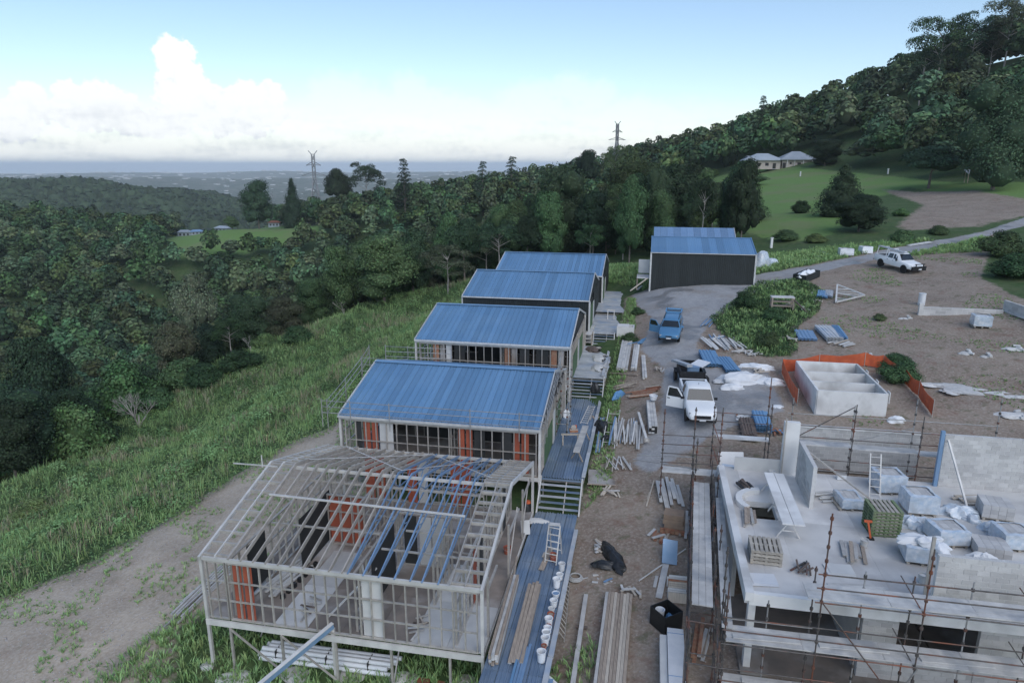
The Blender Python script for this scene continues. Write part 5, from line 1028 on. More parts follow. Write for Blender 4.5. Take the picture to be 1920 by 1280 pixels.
# in front of and under the frame
for i, (u, v, s) in enumerate(((390,1247,.35),(443,1268,.75),(553,1262,.7),(655,1266,.7),(768,1272,.75),(875,1275,.5))):
    p = G(u, v); o = thing('footing_pad', ['small splashed concrete pad under the left corner column','ragged concrete pad under the second front post','round concrete pad under the third front post','concrete pad under the fourth front post','large round concrete pad under the fifth front post','low concrete pad under the right front post'][i], 'footing', p); blob('pad', 'limewhite', o, s, s * .7, .14, 50 + i, .3); box('anchor', 'galv', o, (0, 0, .1), (.22, .22, .03))
o = thing('pipe_bundle', 'bundle of long white pipes lying under the front of the frame', 'pipes', S(1.75, .95, .10), TH + R(1))
k = 0
for j, n in enumerate((5, 4, 3)):
    for i in range(n): x0 = jit(.12) + .12 * j; tube('pipe', 'plasticwhite', o, (x0, (i - n / 2) * .20, .11 + .17 * j), (x0 + 5.6 + jit(.1), (i - n / 2) * .20, .11 + .17 * j), .09, 12)
for x in (.8, 3.0, 4.8): box('strap', 'blackplastic', o, (x, -.1, .28), (.03, .82, .5))
o = thing('steel_portal', 'blue-grey steel beam propped on a post in front of the frame', 'steel beam', S(5.35, -2.6, 0)); zt = 2.55
p0 = at(624, 1172, zt); q0 = at(470, 1300, zt - .7); o.location = (p0.x, p0.y, 0)
Mi = Matrix.Rotation(-TH, 3, 'Z'); d0 = Mi @ (q0 - Vector((p0.x, p0.y, 0))); bar('beam', 'bluesteel', o, (0, 0, zt), tuple(d0), .12, .22); bar('beam_flange', 'whitesteel', o, (0, 0, zt + .12), tuple(d0 + Vector((0, 0, .12))), .16, .03); g0 = tz1(p0.x, p0.y); box('post', 'whitesteel', o, (0, 0, (zt + g0) / 2 - .1), (.13, .13, zt - g0 - .05))
o = thing('rail_bundle', 'bundle of pale rails sticking out left from under the frame', 'rails', (0, 0, 0)); p = G(322, 1172); q = G(392, 1098); o.location = p; o.rotation_euler[2] = ang(p, q); L = (q - p).length + 2.4; fan(o, 9, L, .09, .07, ['whitesteel', 'plank', 'galv'], .05, .9, 'rail')
for c in o.children: c.location.z += .12
o = thing('rust_board', 'rusty brown board lying under the right part of the frame', 'board', S(9.0, -.4, .4)); box('board', 'rust', o, (0, 0, .03), (.5, 1.6, .04)); box('board', 'rust', o, (.7, .2, .02), (.3, 1.2, .03))
# interior clutter of the frame
fz = EAVE[0] - WALL
o = thing('packed_boxes', 'pale packed timbers heaped along the inner left wall of the frame', 'timber', S(1.6, 1.5, fz), TH + R(82)); fan(o, 10, 3.2, .12, .06, ['whitesteel', 'plank', 'fibresheet'], .12, .8, 'length')
for k in range(7): box('block', 'blackplastic', o, (.3 + .42 * k, -.75 + .02 * k, .1), (.16, .16, .2))
for (a, b, lb, sd) in ((3.5, 1.2, 'dark offcuts scattered on the frame floor near the left front', 1), (6.0, 1.6, 'pale props and offcuts on the frame floor at the middle', 2), (5.2, 3.8, 'offcuts on the brown floor deep inside the frame', 3), (8.3, 1.0, 'small offcuts on the pale floor sheets at the right', 4)):
    o = thing('floor_offcuts', lb, 'offcuts', S(a, b, fz)); fan(o, 7, .7, .07, .04, ['timberdark', 'plank', 'timberpale', 'galv'], 1.5, 1.1, 'offcut')
o = thing('prop_pair', 'pair of pale diagonal props inside the frame', 'props', S(5.6, 1.3, fz)); bar('prop', 'fibresheet', o, (-.8, -.4, 0), (.9, .8, 1.7), .08, .05); bar('prop', 'fibresheet', o, (.9, 0, 0), (.2, .9, 1.9), .08, .05)
# ------------------------------------------------------------------ the yard
def tank():
    g = G(1590, 782); o = thing('concrete_tank', 'open white concrete tank with three compartments in a pit', 'tank', S(27.45, 21.6, 5.0)); L, D, H, t = 3.95, 6.6, 1.62, .12
    for nm, c, s in (('front_wall', (L / 2, 0, H / 2), (L, t, H)), ('rear_wall', (L / 2, D, H / 2), (L, t, H)), ('left_wall', (0, D / 2, H / 2), (t, D - .02, H)), ('right_wall', (L, D / 2, H / 2), (t, D - .02, H)), ('divider', (L / 2, D * .33, H / 2 - .05), (L - .1, t, H - .06)), ('divider', (L / 2, D * .66, H / 2 - .05), (L - .1, t, H - .06))): box(nm, 'concretew', o, c, s)
    box('floor', 'concretew', o, (L / 2, D / 2, -.25), (L, D, .6))
    for y in (.5, 2.8, 5.0): box('bracket', 'concretew', o, (L + .22, y, H - .35), (.06, .5, .7)); bar('gusset', 'galv', o, (L + .05, y, H - .1), (L + .22, y, H - .5), .4, .03)
    for y in (.4, 2.6, 4.8): box('port', 'bluesteel', o, (L - .07, y, H - .25), (.02, .12, .16))
tank()
def mesh_fence():
    px = [(1484,690),(1486,668),(1560,668),(1640,664),(1660,664),(1690,692),(1706,722),(1722,765)]; o = thing('barrier_mesh', 'orange safety mesh fence strung round the white tank', 'fence', (0, 0, 0), 0); P = []
    ww = [(26.6,22.8),(26.6,28.6),(29.2,29.3),(32.3,29.6),(33.4,29.2),(34.0,27.0),(34.2,24.6),(34.0,21.6)]
    for a, b in ww: p = S(a, b); P.append(Vector((p.x, p.y, tz1(p.x, p.y))))
    for i in range(len(P) - 1):
        n = 10; b = MB(); vs = []
        for k in range(n + 1):
            q = P[i].lerp(P[i + 1], k / n); sag = .16 * math.sin(math.pi * k / n); q.z = tz1(q.x, q.y); vs += [(q.x, q.y, q.z + .08 + jit(.03)), (q.x + jit(.04), q.y + jit(.04), q.z + .55 + jit(.04)), (q.x, q.y, q.z + 1.05 - sag)]
        fs = [(3*k + r, 3*k + 3 + r, 3*k + 4 + r, 3*k + 1 + r) for k in range(n) for r in (0, 1)]; b.add(vs, fs); mm = b.build('mesh_panel', 'orange', o); md = mm.modifiers.new('s', 'SOLIDIFY'); md.thickness = .012
    for p in P: tube('star_picket', 'galv', o, (p.x, p.y, p.z - .2), (p.x, p.y, p.z + 1.15), .025, 6)
mesh_fence()
for (u, v, u2, v2, wd, L, n, m, lb) in ((1338,690,1318,650,1.25,2.9,5,'rooftin','front stack of pale blue roof sheets beside the trailer'),(1375,700,1350,668,1.05,2.6,4,'rooftin','second stack of pale blue roof sheets next to the plastic heap'),(1565,642,1535,612,1.3,2.8,6,'deckplank','stack of grey ribbed sheets at the edge of the bare yard'),(1582,640,1560,610,.6,2.8,5,'rooftin','narrow stack of bright blue sheets on the bare yard edge'),(1515,640,1500,612,1.4,2.0,3,'bluesteel','ragged slate sheet stack beside the weedy mound'),(1541,561,1547,530,.9,2.5,4,'rooftin','blue ribbed sheets lying beside the timber truss'),(1553,560,1558,532,.7,2.3,4,'deckplank','grey ribbed sheets lying against the timber truss'),(1405,830,1395,790,.8,2.0,8,'timberdark','dark ribbed sheets beside the blue tarp stack'),(1432,815,1420,780,.9,2.0,10,'rooftin','tall stack covered in bright blue sheet by the scaffold')):
    o, L0 = put('sheet_stack', lb, 'sheets', u, v, u2, v2, lift=.05); ribbed_stack(o, L, wd, n, m)
    for x in (.3, L - .4): box('bearer', 'timberdark', o, (x, 0, .02), (.1, wd, .08))
for (u, v, u2, v2, n, L, w, ms, sp, wid, lb) in ((1352,658,1322,628,8,2.9,.14,['plank','whitesteel','fibresheet'],.08,1.4,'row of long pale boards on the verge behind the blue sheets'),(1385,655,1352,628,7,2.6,.16,['plank','fibresheet'],.15,1.2,'pale boards heaped beside the weedy mound'),(1320,615,1348,588,7,2.4,.08,['bluesteel','galv'],.05,.6,'blue-grey steel lengths on the road verge by the wagon'),(1568,650,1600,640,6,1.6,.16,['plank','timberpale','fibresheet'],.2,1.2,'pale boards lying just outside the orange mesh'),(1395,668,1420,640,12,1.2,.07,['whitesteel','plank'],1.3,1.4,'tangled white scrap frame by the weedy mound'),(1478,580,1490,560,5,2.2,.14,['timber','timberpale'],.12,.8,'weathered timbers sloping down from the rough bench'),(1512,585,1502,560,4,1.4,.16,['plank','whitesteel'],.2,.5,'pale short boards right of the rough bench'),(1535,568,1530,562,5,.8,.12,['timberpale','plank'],.6,.7,'small heap of offcuts left of the timber truss'),(1370,520,1330,525,4,4.0,.2,['plank','fibresheet'],.05,.5,'pale boards lying along the foot of the shed wall'),(1265,515,1240,520,4,.6,.1,['whitesteel'],.6,.5,'white bits beside the shed corner post'),(1410,790,1380,785,7,1.0,.22,['fibresheet','concretew','timberred'],1.2,.9,'broken blocks and rubbish beside the blue sheet stack'),(1452,820,1465,790,8,1.0,.12,['timberred','bluetarp','fibresheet'],1.3,.8,'rubbish heap with red and blue bits behind the pier')):
    o, L0 = put('board_pile', lb, 'boards', u, v, u2, v2, lift=.04); fan(o, n, L, w, .05, ms, sp, wid, 'board')
for (u, v, sx, sy, sz, sd, lb, rz) in ((1388,715,1.5,.85,.75,60,'large crumpled white plastic heap right of the utility',.4),(1445,718,.95,.5,.42,62,'smaller white plastic bundle right of the large heap',.2),(1418,690,1.2,.45,.40,64,'shredded white wrap scattered above the plastic heap',-.2),(1375,728,.7,.4,.4,65,'white plastic bag at the near foot of the large heap',.1),(1680,790,.55,.28,.4,66,'white plastic bag caught beside the scaffold below the tank',.2),(1458,762,.35,.3,.15,67,'small scrap of white plastic on the gravel',.5)):
    o, L = put('plastic_heap', lb, 'plastic', u, v, rz=TH + rz); blob('plastic', 'plasticwhite', o, sx, sy, sz, sd, .55); q = blob('fold', 'plasticwhite', o, sx * .5, sy * .6, sz * .7, sd + 1, .6); q.location = (sx * .55, sy * .3, 0)
# truss, rough bench, skip
o, L = put('timber_truss', 'triangular pale truss lying tilted on the bare yard', 'truss', 1567, 570, 1576, 508, lift=.12); P = [(0, 0, .05), (5.6, .1, .35), (2.6, -2.3, .25)]
for a, b in ((0, 1), (1, 2), (0, 2)): bar('chord', 'whitesteel', o, P[a], P[b], .14, .10)
lp = lambda a, b, t: tuple(Vector(P[a]).lerp(Vector(P[b]), t))
for a, b in ((lp(0,1,.25), lp(0,2,.4)), (lp(0,1,.5), P[2]), (lp(0,1,.5), lp(0,2,.75)), (lp(0,1,.72), lp(2,1,.55)), (lp(0,1,.6), lp(2,1,.25)), (lp(0,1,.12), lp(0,2,.25))): bar('web', 'plank', o, a, b, .10, .07)
o, L = put('rough_bench', 'rough timber bench with pale top on the weedy mound', 'bench', 1465, 580, rz=TH); box('top', 'plank', o, (0, 0, 1.15), (2.0, .9, .08))
for x in (-.9, .9):
    for y in (-.4, .4): box('leg', 'timber', o, (x, y, .55), (.12, .12, 1.15))
for z in (.35, .75): box('shelf', 'timber', o, (0, 0, z), (2.0, .7, .06))
bar('brace', 'timberdark', o, (.9, -.4, 1.0), (2.0, -1.8, 0), .12, .1)
o, L = put('rubbish_skip', 'low skip filled with white rubbish beside the road', 'skip', 1500, 528, 1535, 514, lift=.05); 
for s in (-.7, .7): box('side', 'darkclad', o, (1.3, s, .35), (2.9, .05, .7))
for x in (-.1, 2.7): box('end', 'darkclad', o, (x, 0, .35), (.05, 1.4, .7))
q = blob('rubbish', 'plasticwhite', o, 1.25, .6, .55, 70, .7); q.location = (1.3, 0, .4)
for (u, v, u2, v2, w, L, m, lb) in ((1478,558,1512,540,.12,1.5,'timberpale','bent pale frame stick on the mound'),(1522,553,1542,528,.14,2.0,'plank','single white plank lying on the grass left of the blue sheets'),(1480,488,1525,490,.35,3.0,'fibresheet','white sheet lying on the roadside grass, leftmost of three'),(1510,478,1560,487,.3,3.4,'whitesteel','white lengths on the roadside grass, middle of three'),(1530,472,1580,484,.45,3.6,'fibresheet','white sheets on the roadside grass, rightmost of three'),(1702,462,1740,456,.6,3.5,'fibresheet','long white sheet lying behind the utility on the hill'),(1195,545,1215,530,.2,1.6,'whitesteel','pale plank leaning beside the shed stage')):
    o, L0 = put('loose_sheet', lb, 'sheet', u, v, u2, v2, lift=.06); box('sheet', m, o, (L / 2, 0, .03), (L, w, .05)); box('sheet', m, o, (L / 2 + .2, w * .3, .08), (L * .9, w * .7, .04))
o, L = put('saw_horse', 'white trestle standing against the dark shed wall', 'trestle', 1247, 532, rz=TH); box('beam', 'timberpale', o, (0, 0, .95), (1.15, .1, .08))
for x in (-.5, .5):
    for s in (-1, 1): bar('leg', 'timberpale', o, (x, 0, .94), (x + .1, s * .3, 0), .07, .05)
o, L = put('rainwater_drum', 'small grey drum at the right corner of the shed', 'drum', 1404, 512); q = MB(); q.lathe([(.28, 0), (.3, .45), (.28, .9), (.26, .9), (.26, .8)], 16); q.build('drum', 'bluesteel', o); box('lid', 'galv', o, (0, 0, .9), (.4, .4, .03))
o, L = put('tarp_cover', 'blue-grey tarp draped beside the right end of the shed', 'tarp', 1428, 500, rz=TH + R(30)); blob('tarp', 'wrapfilm', o, 1.2, .8, 1.9, 74, .3); q = blob('flap', 'wrapfilm', o, 1.0, .7, .9, 75, .3); q.location = (1.8, .6, 0)
# block walls, pallets, sand
def pallet_blocks(label, p, rz, nx=4, ny=3, nz=4, wrap=True, m='block', film='wrapfilm'):
    o = thing('block_pallet', label, 'block pallet', p, rz)
    for x in (-.5, 0, .5): box('runner', 'palletwood', o, (x, 0, .05), (.10, 1.1, .10))
    for y in (-.45, 0, .45): box('deck_board', 'palletwood', o, (0, y, .115), (1.2, .2, .025))
    for k in range(nz):
        for i in range(nx):
            for j in range(ny):
                if 0 < i < nx - 1 and 0 < j < ny - 1 and k < nz - 1: continue
                box('block', m, o, ((i - (nx - 1) / 2) * .295, (j - (ny - 1) / 2) * .36, .23 + k * .195), (.285, .35, .188))
    if wrap:
        h = nz * .195; b = MB(); X, Y = nx * .15 + .02, ny * .185 + .02; g = np.random.default_rng(int(abs(p[0] * 100)) % 999); vs = []
        ring = [(-1,-1),(-.5,-1),(0,-1),(.5,-1),(1,-1),(1,-.5),(1,0),(1,.5),(1,1),(.5,1),(0,1),(-.5,1),(-1,1),(-1,.5),(-1,0),(-1,-.5)]
        lev = [(.02, 1.0), (.35, 1.01), (.7, 1.0), (1.02, .99), (1.06, .72)]
        for t, sc in lev: vs += [(x * X * sc + g.normal(0, .012), y * Y * sc + g.normal(0, .012), .13 + h * t + g.normal(0, .012)) for x, y in ring]
        n = len(ring); b.add(vs, [(i * n + j, i * n + (j + 1) % n, (i + 1) * n + (j + 1) % n, (i + 1) * n + j) for i in range(len(lev) - 1) for j in range(n)]); b.build('plastic_wrap', film, o)
    return o
o = thing('low_block_wall', 'low pale block wall standing on the bare hill yard', 'wall', (0, 0, 0)); p, q = G(1722, 590), G(1880, 588); p.z = q.z = min(p.z, q.z); o.location = p - Vector((0, 0, .1)); o.rotation_euler[2] = ang(p, q); L = (q - p).length; block_wall(o, (0, 0), (L, 0), 0, .82, bl=.8, bh=.27, name='wall_length'); box('pier', 'concretew', o, (.1, 0, .55), (.3, .3, 1.1)); 
o = thing('low_block_wall', 'pale block wall running out of the picture at right', 'wall', (0, 0, 0)); p2, q2 = G(1882, 580), G(1990, 640); o.location = p2 - Vector((0, 0, .1)); o.rotation_euler[2] = ang(p2, q2); L = (q2 - p2).length; block_wall(o, (0, 0), (L, 0), 0, .9, bl=.8, bh=.3, name='wall_length'); box('footing', 'concrete', o, (L / 2, 0, .02), (L, .45, .1))
o, L = put('white_drum', 'white drum standing behind the end of the low block wall', 'drum', 1727, 572); q = MB(); q.lathe([(.28, 0), (.29, .6), (.28, 1.0), (.3, 1.0), (.3, 1.06), (.01, 1.06)], 16); q.build('drum', 'plasticwhite', o, None, True); box('cap', 'fibresheet', o, (.1, 0, 1.09), (.08, .08, .05))
p = G(1838, 612); pallet_blocks('plastic-wrapped block pallet standing by the low wall', p, TH + R(-8)); p = G(1585, 480); pallet_blocks('white wrapped block pallet beside the round glossy tree, left one', p, TH, nx=5, film='plasticwhite'); p = G(1622, 476); pallet_blocks('white wrapped block pallet beside the round glossy tree, right one', p, TH + R(10), nx=4, film='plasticwhite')
o, L = put('sand_heap', 'spread heap of pale sand on the bare yard', 'sand', 1805, 728, rz=TH); blob('sand', 'limewhite', o, 1.6, .9, .16, 80, .8, 40, 12)
for k_, (x_, y_, s_) in enumerate(((1.9, -.5, .9), (-1.6, .5, .8), (.6, 1.0, .7), (2.9, -1.1, .6), (-.9, -.9, .6))): q = blob('spill', 'limewhite', o, s_ * 1.2, s_ * .6, .11, 82 + k_, .9); q.location = (x_, y_, .0)
for u, v, lb, s in ((1812,662,'pale rubble patch right of the yard middle',.6),(1850,668,'small rubble clump near the right edge of the yard',.45),(1905,655,'white rubble at the right edge below the wall',.7),(1700,597,'white spill at the end of the low wall',.5),(1905,780,'pale concrete lump at the right edge behind the block wall',.9),(1630,668,'single white block outside the orange mesh',.3)):
    o, L = put('rubble', lb, 'rubble', u, v); blob('heap', 'limewhite', o, s, s * .6, s * .25, int(u), .6); fan(o, 4, s * .6, .15, .1, ['concretew', 'fibresheet'], 1.4, s, 'lump')
# ------------------------------------------------------------------ things on the slab
def pallet(r, z, m):
    for y in (-.5, 0, .5): box('runner', m, r, (0, y, z + .05), (1.15, .09, .095))
    for i in range(7): box('slat', m if m == 'palletgreen' and i in (0, 6) else 'palletwood', r, (-.525 + .175 * i, 0, z + .11), (.115, 1.15, .022))
    for i in (0, 3, 6): box('bottom_slat', m, r, (-.525 + .175 * i, 0, z - .005), (.1, 1.15, .02))
o = thing('pallet_stack', 'tall stack of green-edged timber pallets on the slab', 'pallets', S(26.95, 7.1, SL + .02), TH + R(3)); [pallet(o, .02 + .145 * k, 'palletgreen') for k in range(8)]
o = thing('pallet_stack', 'low stack of timber pallets near the left slab edge', 'pallets', S(21.85, 4.0, SL + .02), TH + R(-2)); [pallet(o, .02 + .15 * k, 'palletwood') for k in range(4)]
p = S(28.4, 11.2, SL + .01); pallet_blocks('rearmost wrapped block pallet on the slab, beside the ladder', p, TH + R(8), 4, 3, 4); p = S(29.1, 9.3, SL + .01); pallet_blocks('wrapped block pallet in blue-mottled film in the middle of the slab', p, TH + R(4), 4, 3, 4)
p = S(27.75, 5.1, SL + .01); pallet_blocks('torn wrapped block pallet nearest the slab front edge', p, TH + R(-4), 4, 3, 3); p = S(29.3, 6.7, SL + .01); pallet_blocks('wrapped block pallet behind the front block wall', p, TH + R(10), 4, 3, 3); p = S(30.6, 6.0, SL + .01); pallet_blocks('half-used block pallet at the right of the slab', p, TH + R(-6), 4, 3, 2, False); p = S(31.8, 6.9, SL + .01); pallet_blocks('partly unwrapped block pallet at the right picture edge', p, TH + R(5), 4, 3, 3)
for a, b, lb, sd, s, m in ((27.8, 5.0, 'loose torn clear plastic on the front block pallet', 90, .7, 'plasticwhite'), (30.7, 9.2, 'clear plastic draped over a heap in the slab middle', 91, .7, 'wrapfilm'), (31.6, 7.9, 'crumpled clear film between block pallets at right', 92, .55, 'wrapfilm'), (28.4, 7.8, 'crumpled clear film between the pallet stack and blocks', 93, .6, 'wrapfilm'), (30.0, 5.2, 'crumpled clear film just behind the front block wall', 94, .5, 'plasticwhite')):
    o = thing('film_heap', lb, 'plastic film', S(a, b, SL + (.75 if sd == 90 else .01))); blob('film', m, o, s, s * .6, .35 if sd == 90 else .5, sd, .75); q = blob('fold', m, o, s * .6, s * .5, .3, sd + 5, .6); q.location = (s * .6, -.3, 0)
o = thing('ladder', 'white ladder leaning on the rear wrapped block pallet', 'ladder', S(27.6, 10.5, SL), TH + R(6)); ladder_rails(o, (0, -.25, 0), (.1, .45, 1.9), .45, 6)
o = thing('trestle_table', 'two long white boards on trestles along the slab', 'trestle table', S(22.75, 5.4, SL)); 
for x in (.0, .45): box('board', 'concretew', o, (x + .15, 2.4, .82), (.42, 4.9, .05))
for y in (.3, 2.5, 4.5):
    for s in (-1, 1): bar('leg', 'whitesteel', o, (.3 - .0, y, .8), (.3 + s * .45, y + .1, .0), .05, .05)
    bar('stretcher', 'whitesteel', o, (0, y, .35), (.65, y, .35), .04, .04)
for a, b, r_, lb, m in ((21.35, 2.35, 6, 'white sheet lying flat at the front left slab corner', 'plasticwhite'), (24.3, 3.6, 2, 'grey board lying flat in front of the long trestle', 'fibresheet')):
    o = thing('flat_sheet', lb, 'sheet', S(a, b, SL + .02), TH + R(r_)); box('sheet', m, o, (.2, .0, .02), (1.0, .75, .02)); box('sheet', m, o, (.26, .05, .042), (.9, .7, .015))
for (a, b, r_, n, L, w, ms, wid, lb) in ((23.6, 2.0, 4, 5, 2.2, .2, ['plank', 'concretew'], .9, 'planks stacked along the front edge of the slab'), (25.2, 4.2, 80, 6, 1.6, .14, ['plank', 'galv', 'timber'], .7, 'loose boards on the slab left of the front block pallet'), (21.6, 6.2, 85, 5, 1.8, .12, ['timber', 'galv'], .5, 'thin boards on the slab beside the left upstand'), (24.9, 9.6, 20, 6, 1.5, .12, ['fibresheet', 'plank'], .8, 'pale boards on the slab right of the stub wall'), (31.2, 10.6, 12, 6, 1.6, .16, ['plank', 'timberpale'], .7, 'boards lying at the foot of the rear block wall'), (29.6, 3.6, 6, 6, 1.4, .18, ['galv', 'plank'], .7, 'boards lying just behind the front block wall')):
    o = thing('board_pile', lb, 'boards', S(a, b, SL + .02), TH + R(r_)); fan(o, n, L, w, .04, ms, .08, wid, 'board')
p = S(32.2, 9.4, SL + .01); pallet_blocks('open block pallet before the rear block wall', p, TH + R(-9), 4, 3, 3, False); p = S(26.2, 9.2, SL + .01); pallet_blocks('low wrapped block pallet left of the ladder', p, TH + R(6), 3, 3, 2)
for a, b, lb in ((23.3, 11.6, 'grey bucket beside the concrete pier'), (25.9, 5.6, 'grey bucket on the open slab before the pallet stack'), (27.3, 3.4, 'grey bucket at the slab front by the block pallet')): bucket(lb, S(a, b, SL + .01), 'fibresheet', .15, .34, 'concrete')
o = thing('tool_case', 'small white case near the rear edge of the slab', 'case', S(26.6, 12.0, SL + .02)); box('case', 'plasticwhite', o, (0, 0, .14), (.4, .25, .26)); box('lid', 'galv', o, (0, 0, .28), (.41, .26, .03))
o = thing('steel_offcuts', 'dark steel offcuts crossed near the front slab standard', 'offcuts', S(22.9, 2.9, SL + .03), TH + R(60)); fan(o, 7, 1.0, .06, .05, ['timberdark', 'tube'], .5, .5, 'length')
o = thing('steel_offcuts', 'dark formwork clamps lying by the stair opening', 'offcuts', S(22.1, 9.6, SL + .03), TH + R(110)); fan(o, 6, 1.1, .09, .09, ['timberdark', 'blackplastic'], .15, .5, 'clamp')
o = thing('sprayer', 'small orange handled tool leaning on the pallet stack', 'tool', S(26.35, 6.3, SL)); bar('handle', 'orange', o, (0, 0, .02), (-.15, .1, .75), .07, .05); box('head', 'orange', o, (-.15, .1, .75), (.3, .08, .08)); box('foot', 'blackplastic', o, (0, 0, .03), (.25, .2, .06))
o = thing('formwork_sheet', 'blue-tinted formwork sheets propped behind the slab corner', 'formwork', S(21.2, 13.3, 4.2), TH); ribbed_stack(o, 1.4, 1.2, 1, 'deckplank'); box('panel', 'concretew', o, (.5, .7, .5), (1.3, .04, 1.1), (R(-30), 0, R(8))); box('panel', 'wrapfilm', o, (.6, -.3, .35), (1.3, 1.3, .04), (R(12), R(5), 0))
o, L = put('plank_bundle', 'pale planks leaning under the corner scaffold', 'planks', 1262, 955, 1245, 895, lift=.05); fan(o, 7, 2.4, .16, .05, ['plank', 'fibresheet', 'whitesteel'], .06, 1.1, 'plank')
# ------------------------------------------------------------------ vegetation
for nm, c1, c2 in (('leaf_dark', (.027,.053,.028), (.042,.072,.036)), ('leaf_mid', (.046,.088,.038), (.070,.115,.048)), ('leaf_olive', (.085,.105,.058), (.11,.12,.075)), ('leaf_bright', (.075,.130,.045), (.10,.155,.06)), ('leaf_grey', (.12,.125,.105), (.16,.16,.14)), ('weed', (.20,.345,.135), (.265,.40,.17)), ('weed_dry', (.26,.27,.17), (.32,.31,.22))):
    mat(nm, c1, c2, .5, .75, attr='tint', spec=.2, vary=(.6, 1.5) if 'leaf' in nm else (.9, 1.1), hue=.035 if 'leaf' in nm else 0)
vr = np.random.default_rng(11)
def unitv(n):
    v = vr.normal(size=(n, 3)); return v / np.linalg.norm(v, axis=1, keepdims=True)
def leaf_quads(P, Nn, size, asp=.7):
    n = len(P); u = np.cross(Nn, unitv(n)); u /= np.linalg.norm(u, axis=1, keepdims=True) + 1e-9; w = np.cross(Nn, u)
    s = size[:, None]; a = P - u * s * .5; b = P + w * s * asp * .5 + Nn * s * .08; c = P + u * s * .5 - Nn * s * .10; d = P - w * s * asp * .5 + Nn * s * .08
    V = np.stack([a, d, c, b], 1).reshape(-1, 3); return V, np.arange(4 * n).reshape(n, 4)
def lobes_round(Rr, H, k, flat=.8, low=0):
    L = [(0, 0, H - Rr * flat * .95, Rr * .72, Rr * flat * .8)]
    for i in range(k):
        a = 6.283 * i / k + vr.uniform(-.3, .3); q = Rr * vr.uniform(.42, .66); z = H - Rr * flat * vr.uniform(.75, 1.55); r = Rr * vr.uniform(.34, .52); L.append((q * math.cos(a), q * math.sin(a), z, r, r * vr.uniform(.7, .95)))
    for i in range(k // 2):
        a = vr.uniform(0, 6.283); q = Rr * vr.uniform(.1, .4); r = Rr * vr.uniform(.28, .42); L.append((q * math.cos(a), q * math.sin(a), H - r * vr.uniform(.6, 1.0), r, r * .85))
    for i in range(low):
        a = vr.uniform(0, 6.283); q = Rr * vr.uniform(.25, .6); r = Rr * vr.uniform(.34, .5); L.append((q * math.cos(a), q * math.sin(a), H * vr.uniform(.18, .45), r, r * .9))
    return L
def lobes_gum(Rr, H, k):
    L = []
    for i in range(k):
        a = vr.uniform(0, 6.283); q = Rr * math.sqrt(vr.uniform(.02, .85)); r = Rr * vr.uniform(.20, .36); z = H - Rr * .25 - (q / Rr) * Rr * vr.uniform(.1, .9) - vr.uniform(0, .25) * H; L.append((q * math.cos(a), q * math.sin(a), z, r, r * vr.uniform(.5, .75)))
    return L
def lobes_cone(Rr, H, k):
    L = []
    for i in range(k):
        t = (i + .5) / k; a = i * 2.4 + vr.uniform(-.3, .3); q = Rr * (1 - t) * .55 * vr.uniform(.6, 1.1); r = Rr * (.62 * (1 - t) + .14); L.append((q * math.cos(a), q * math.sin(a), H * (.05 + .89 * t), r, r * vr.uniform(.9, 1.2)))
    return L
def crown_arrays(L, n, leaf, spread=.10, core=True):
    A = np.array(L); wt = A[:, 3] ** 2; idx = vr.choice(len(A), n, p=wt / wt.sum()); d = unitv(n); d[:, 2] = np.where(d[:, 2] < -.35, -d[:, 2], d[:, 2])
    rad = A[idx][:, [3, 3, 4]]; jit = 1 + vr.normal(0, spread, n)[:, None]; P = A[idx, :3] + d * rad * jit
    keep = np.ones(n, bool)
    for j in range(len(A)):
        q = (P - A[j, :3]) / (A[j][[3, 3, 4]] * .80); keep &= ~(((q ** 2).sum(1) < 1) & (idx != j))
    P, d, idx = P[keep], d[keep], idx[keep]; m = len(P)
    Nn = d + unitv(m) * .5; Nn[:, 2] += .25; Nn /= np.linalg.norm(Nn, axis=1, keepdims=True)
    V, F = leaf_quads(P, Nn, leaf * vr.uniform(.6, 1.35, m)); lt = vr.uniform(.82, 1.2, len(A))[idx]; t = (lt * vr.uniform(.55, 1.45, m))[:, None] * np.array([1, 1, 1]) * (1 + vr.normal(0, .06, (m, 3))); C = np.repeat(t, 4, 0)
    if core:  # dark inner lobes added to block light through the leaves
        cv, cf, k = [], [], 0
        for (x, y, z, r, h) in (L if core is True else L[:core]):
            for i, (el, rr) in enumerate(((-70, .34), (-25, .9), (25, .9), (70, .34))):
                for j in range(6): a = j * 1.0472 + i * .5; cv.append((x + r * .8 * rr * math.cos(a), y + r * .8 * rr * math.sin(a), z + h * .8 * math.sin(R(el))))
            for i in range(3):
                for j in range(6): cf.append((k + i*6 + j, k + i*6 + (j+1) % 6, k + (i+1)*6 + (j+1) % 6, k + (i+1)*6 + j))
            cf.append((k + 18, k + 19, k + 20, k + 21)); cf.append((k + 18, k + 21, k + 22, k + 23)); k += 24
        V2 = np.array(cv); F2 = np.array(cf); F = np.vstack([F, F2 + len(V)]); V = np.vstack([V, V2]); C = np.vstack([C, np.full((len(V2), 3), .75)])
    return V, F, C
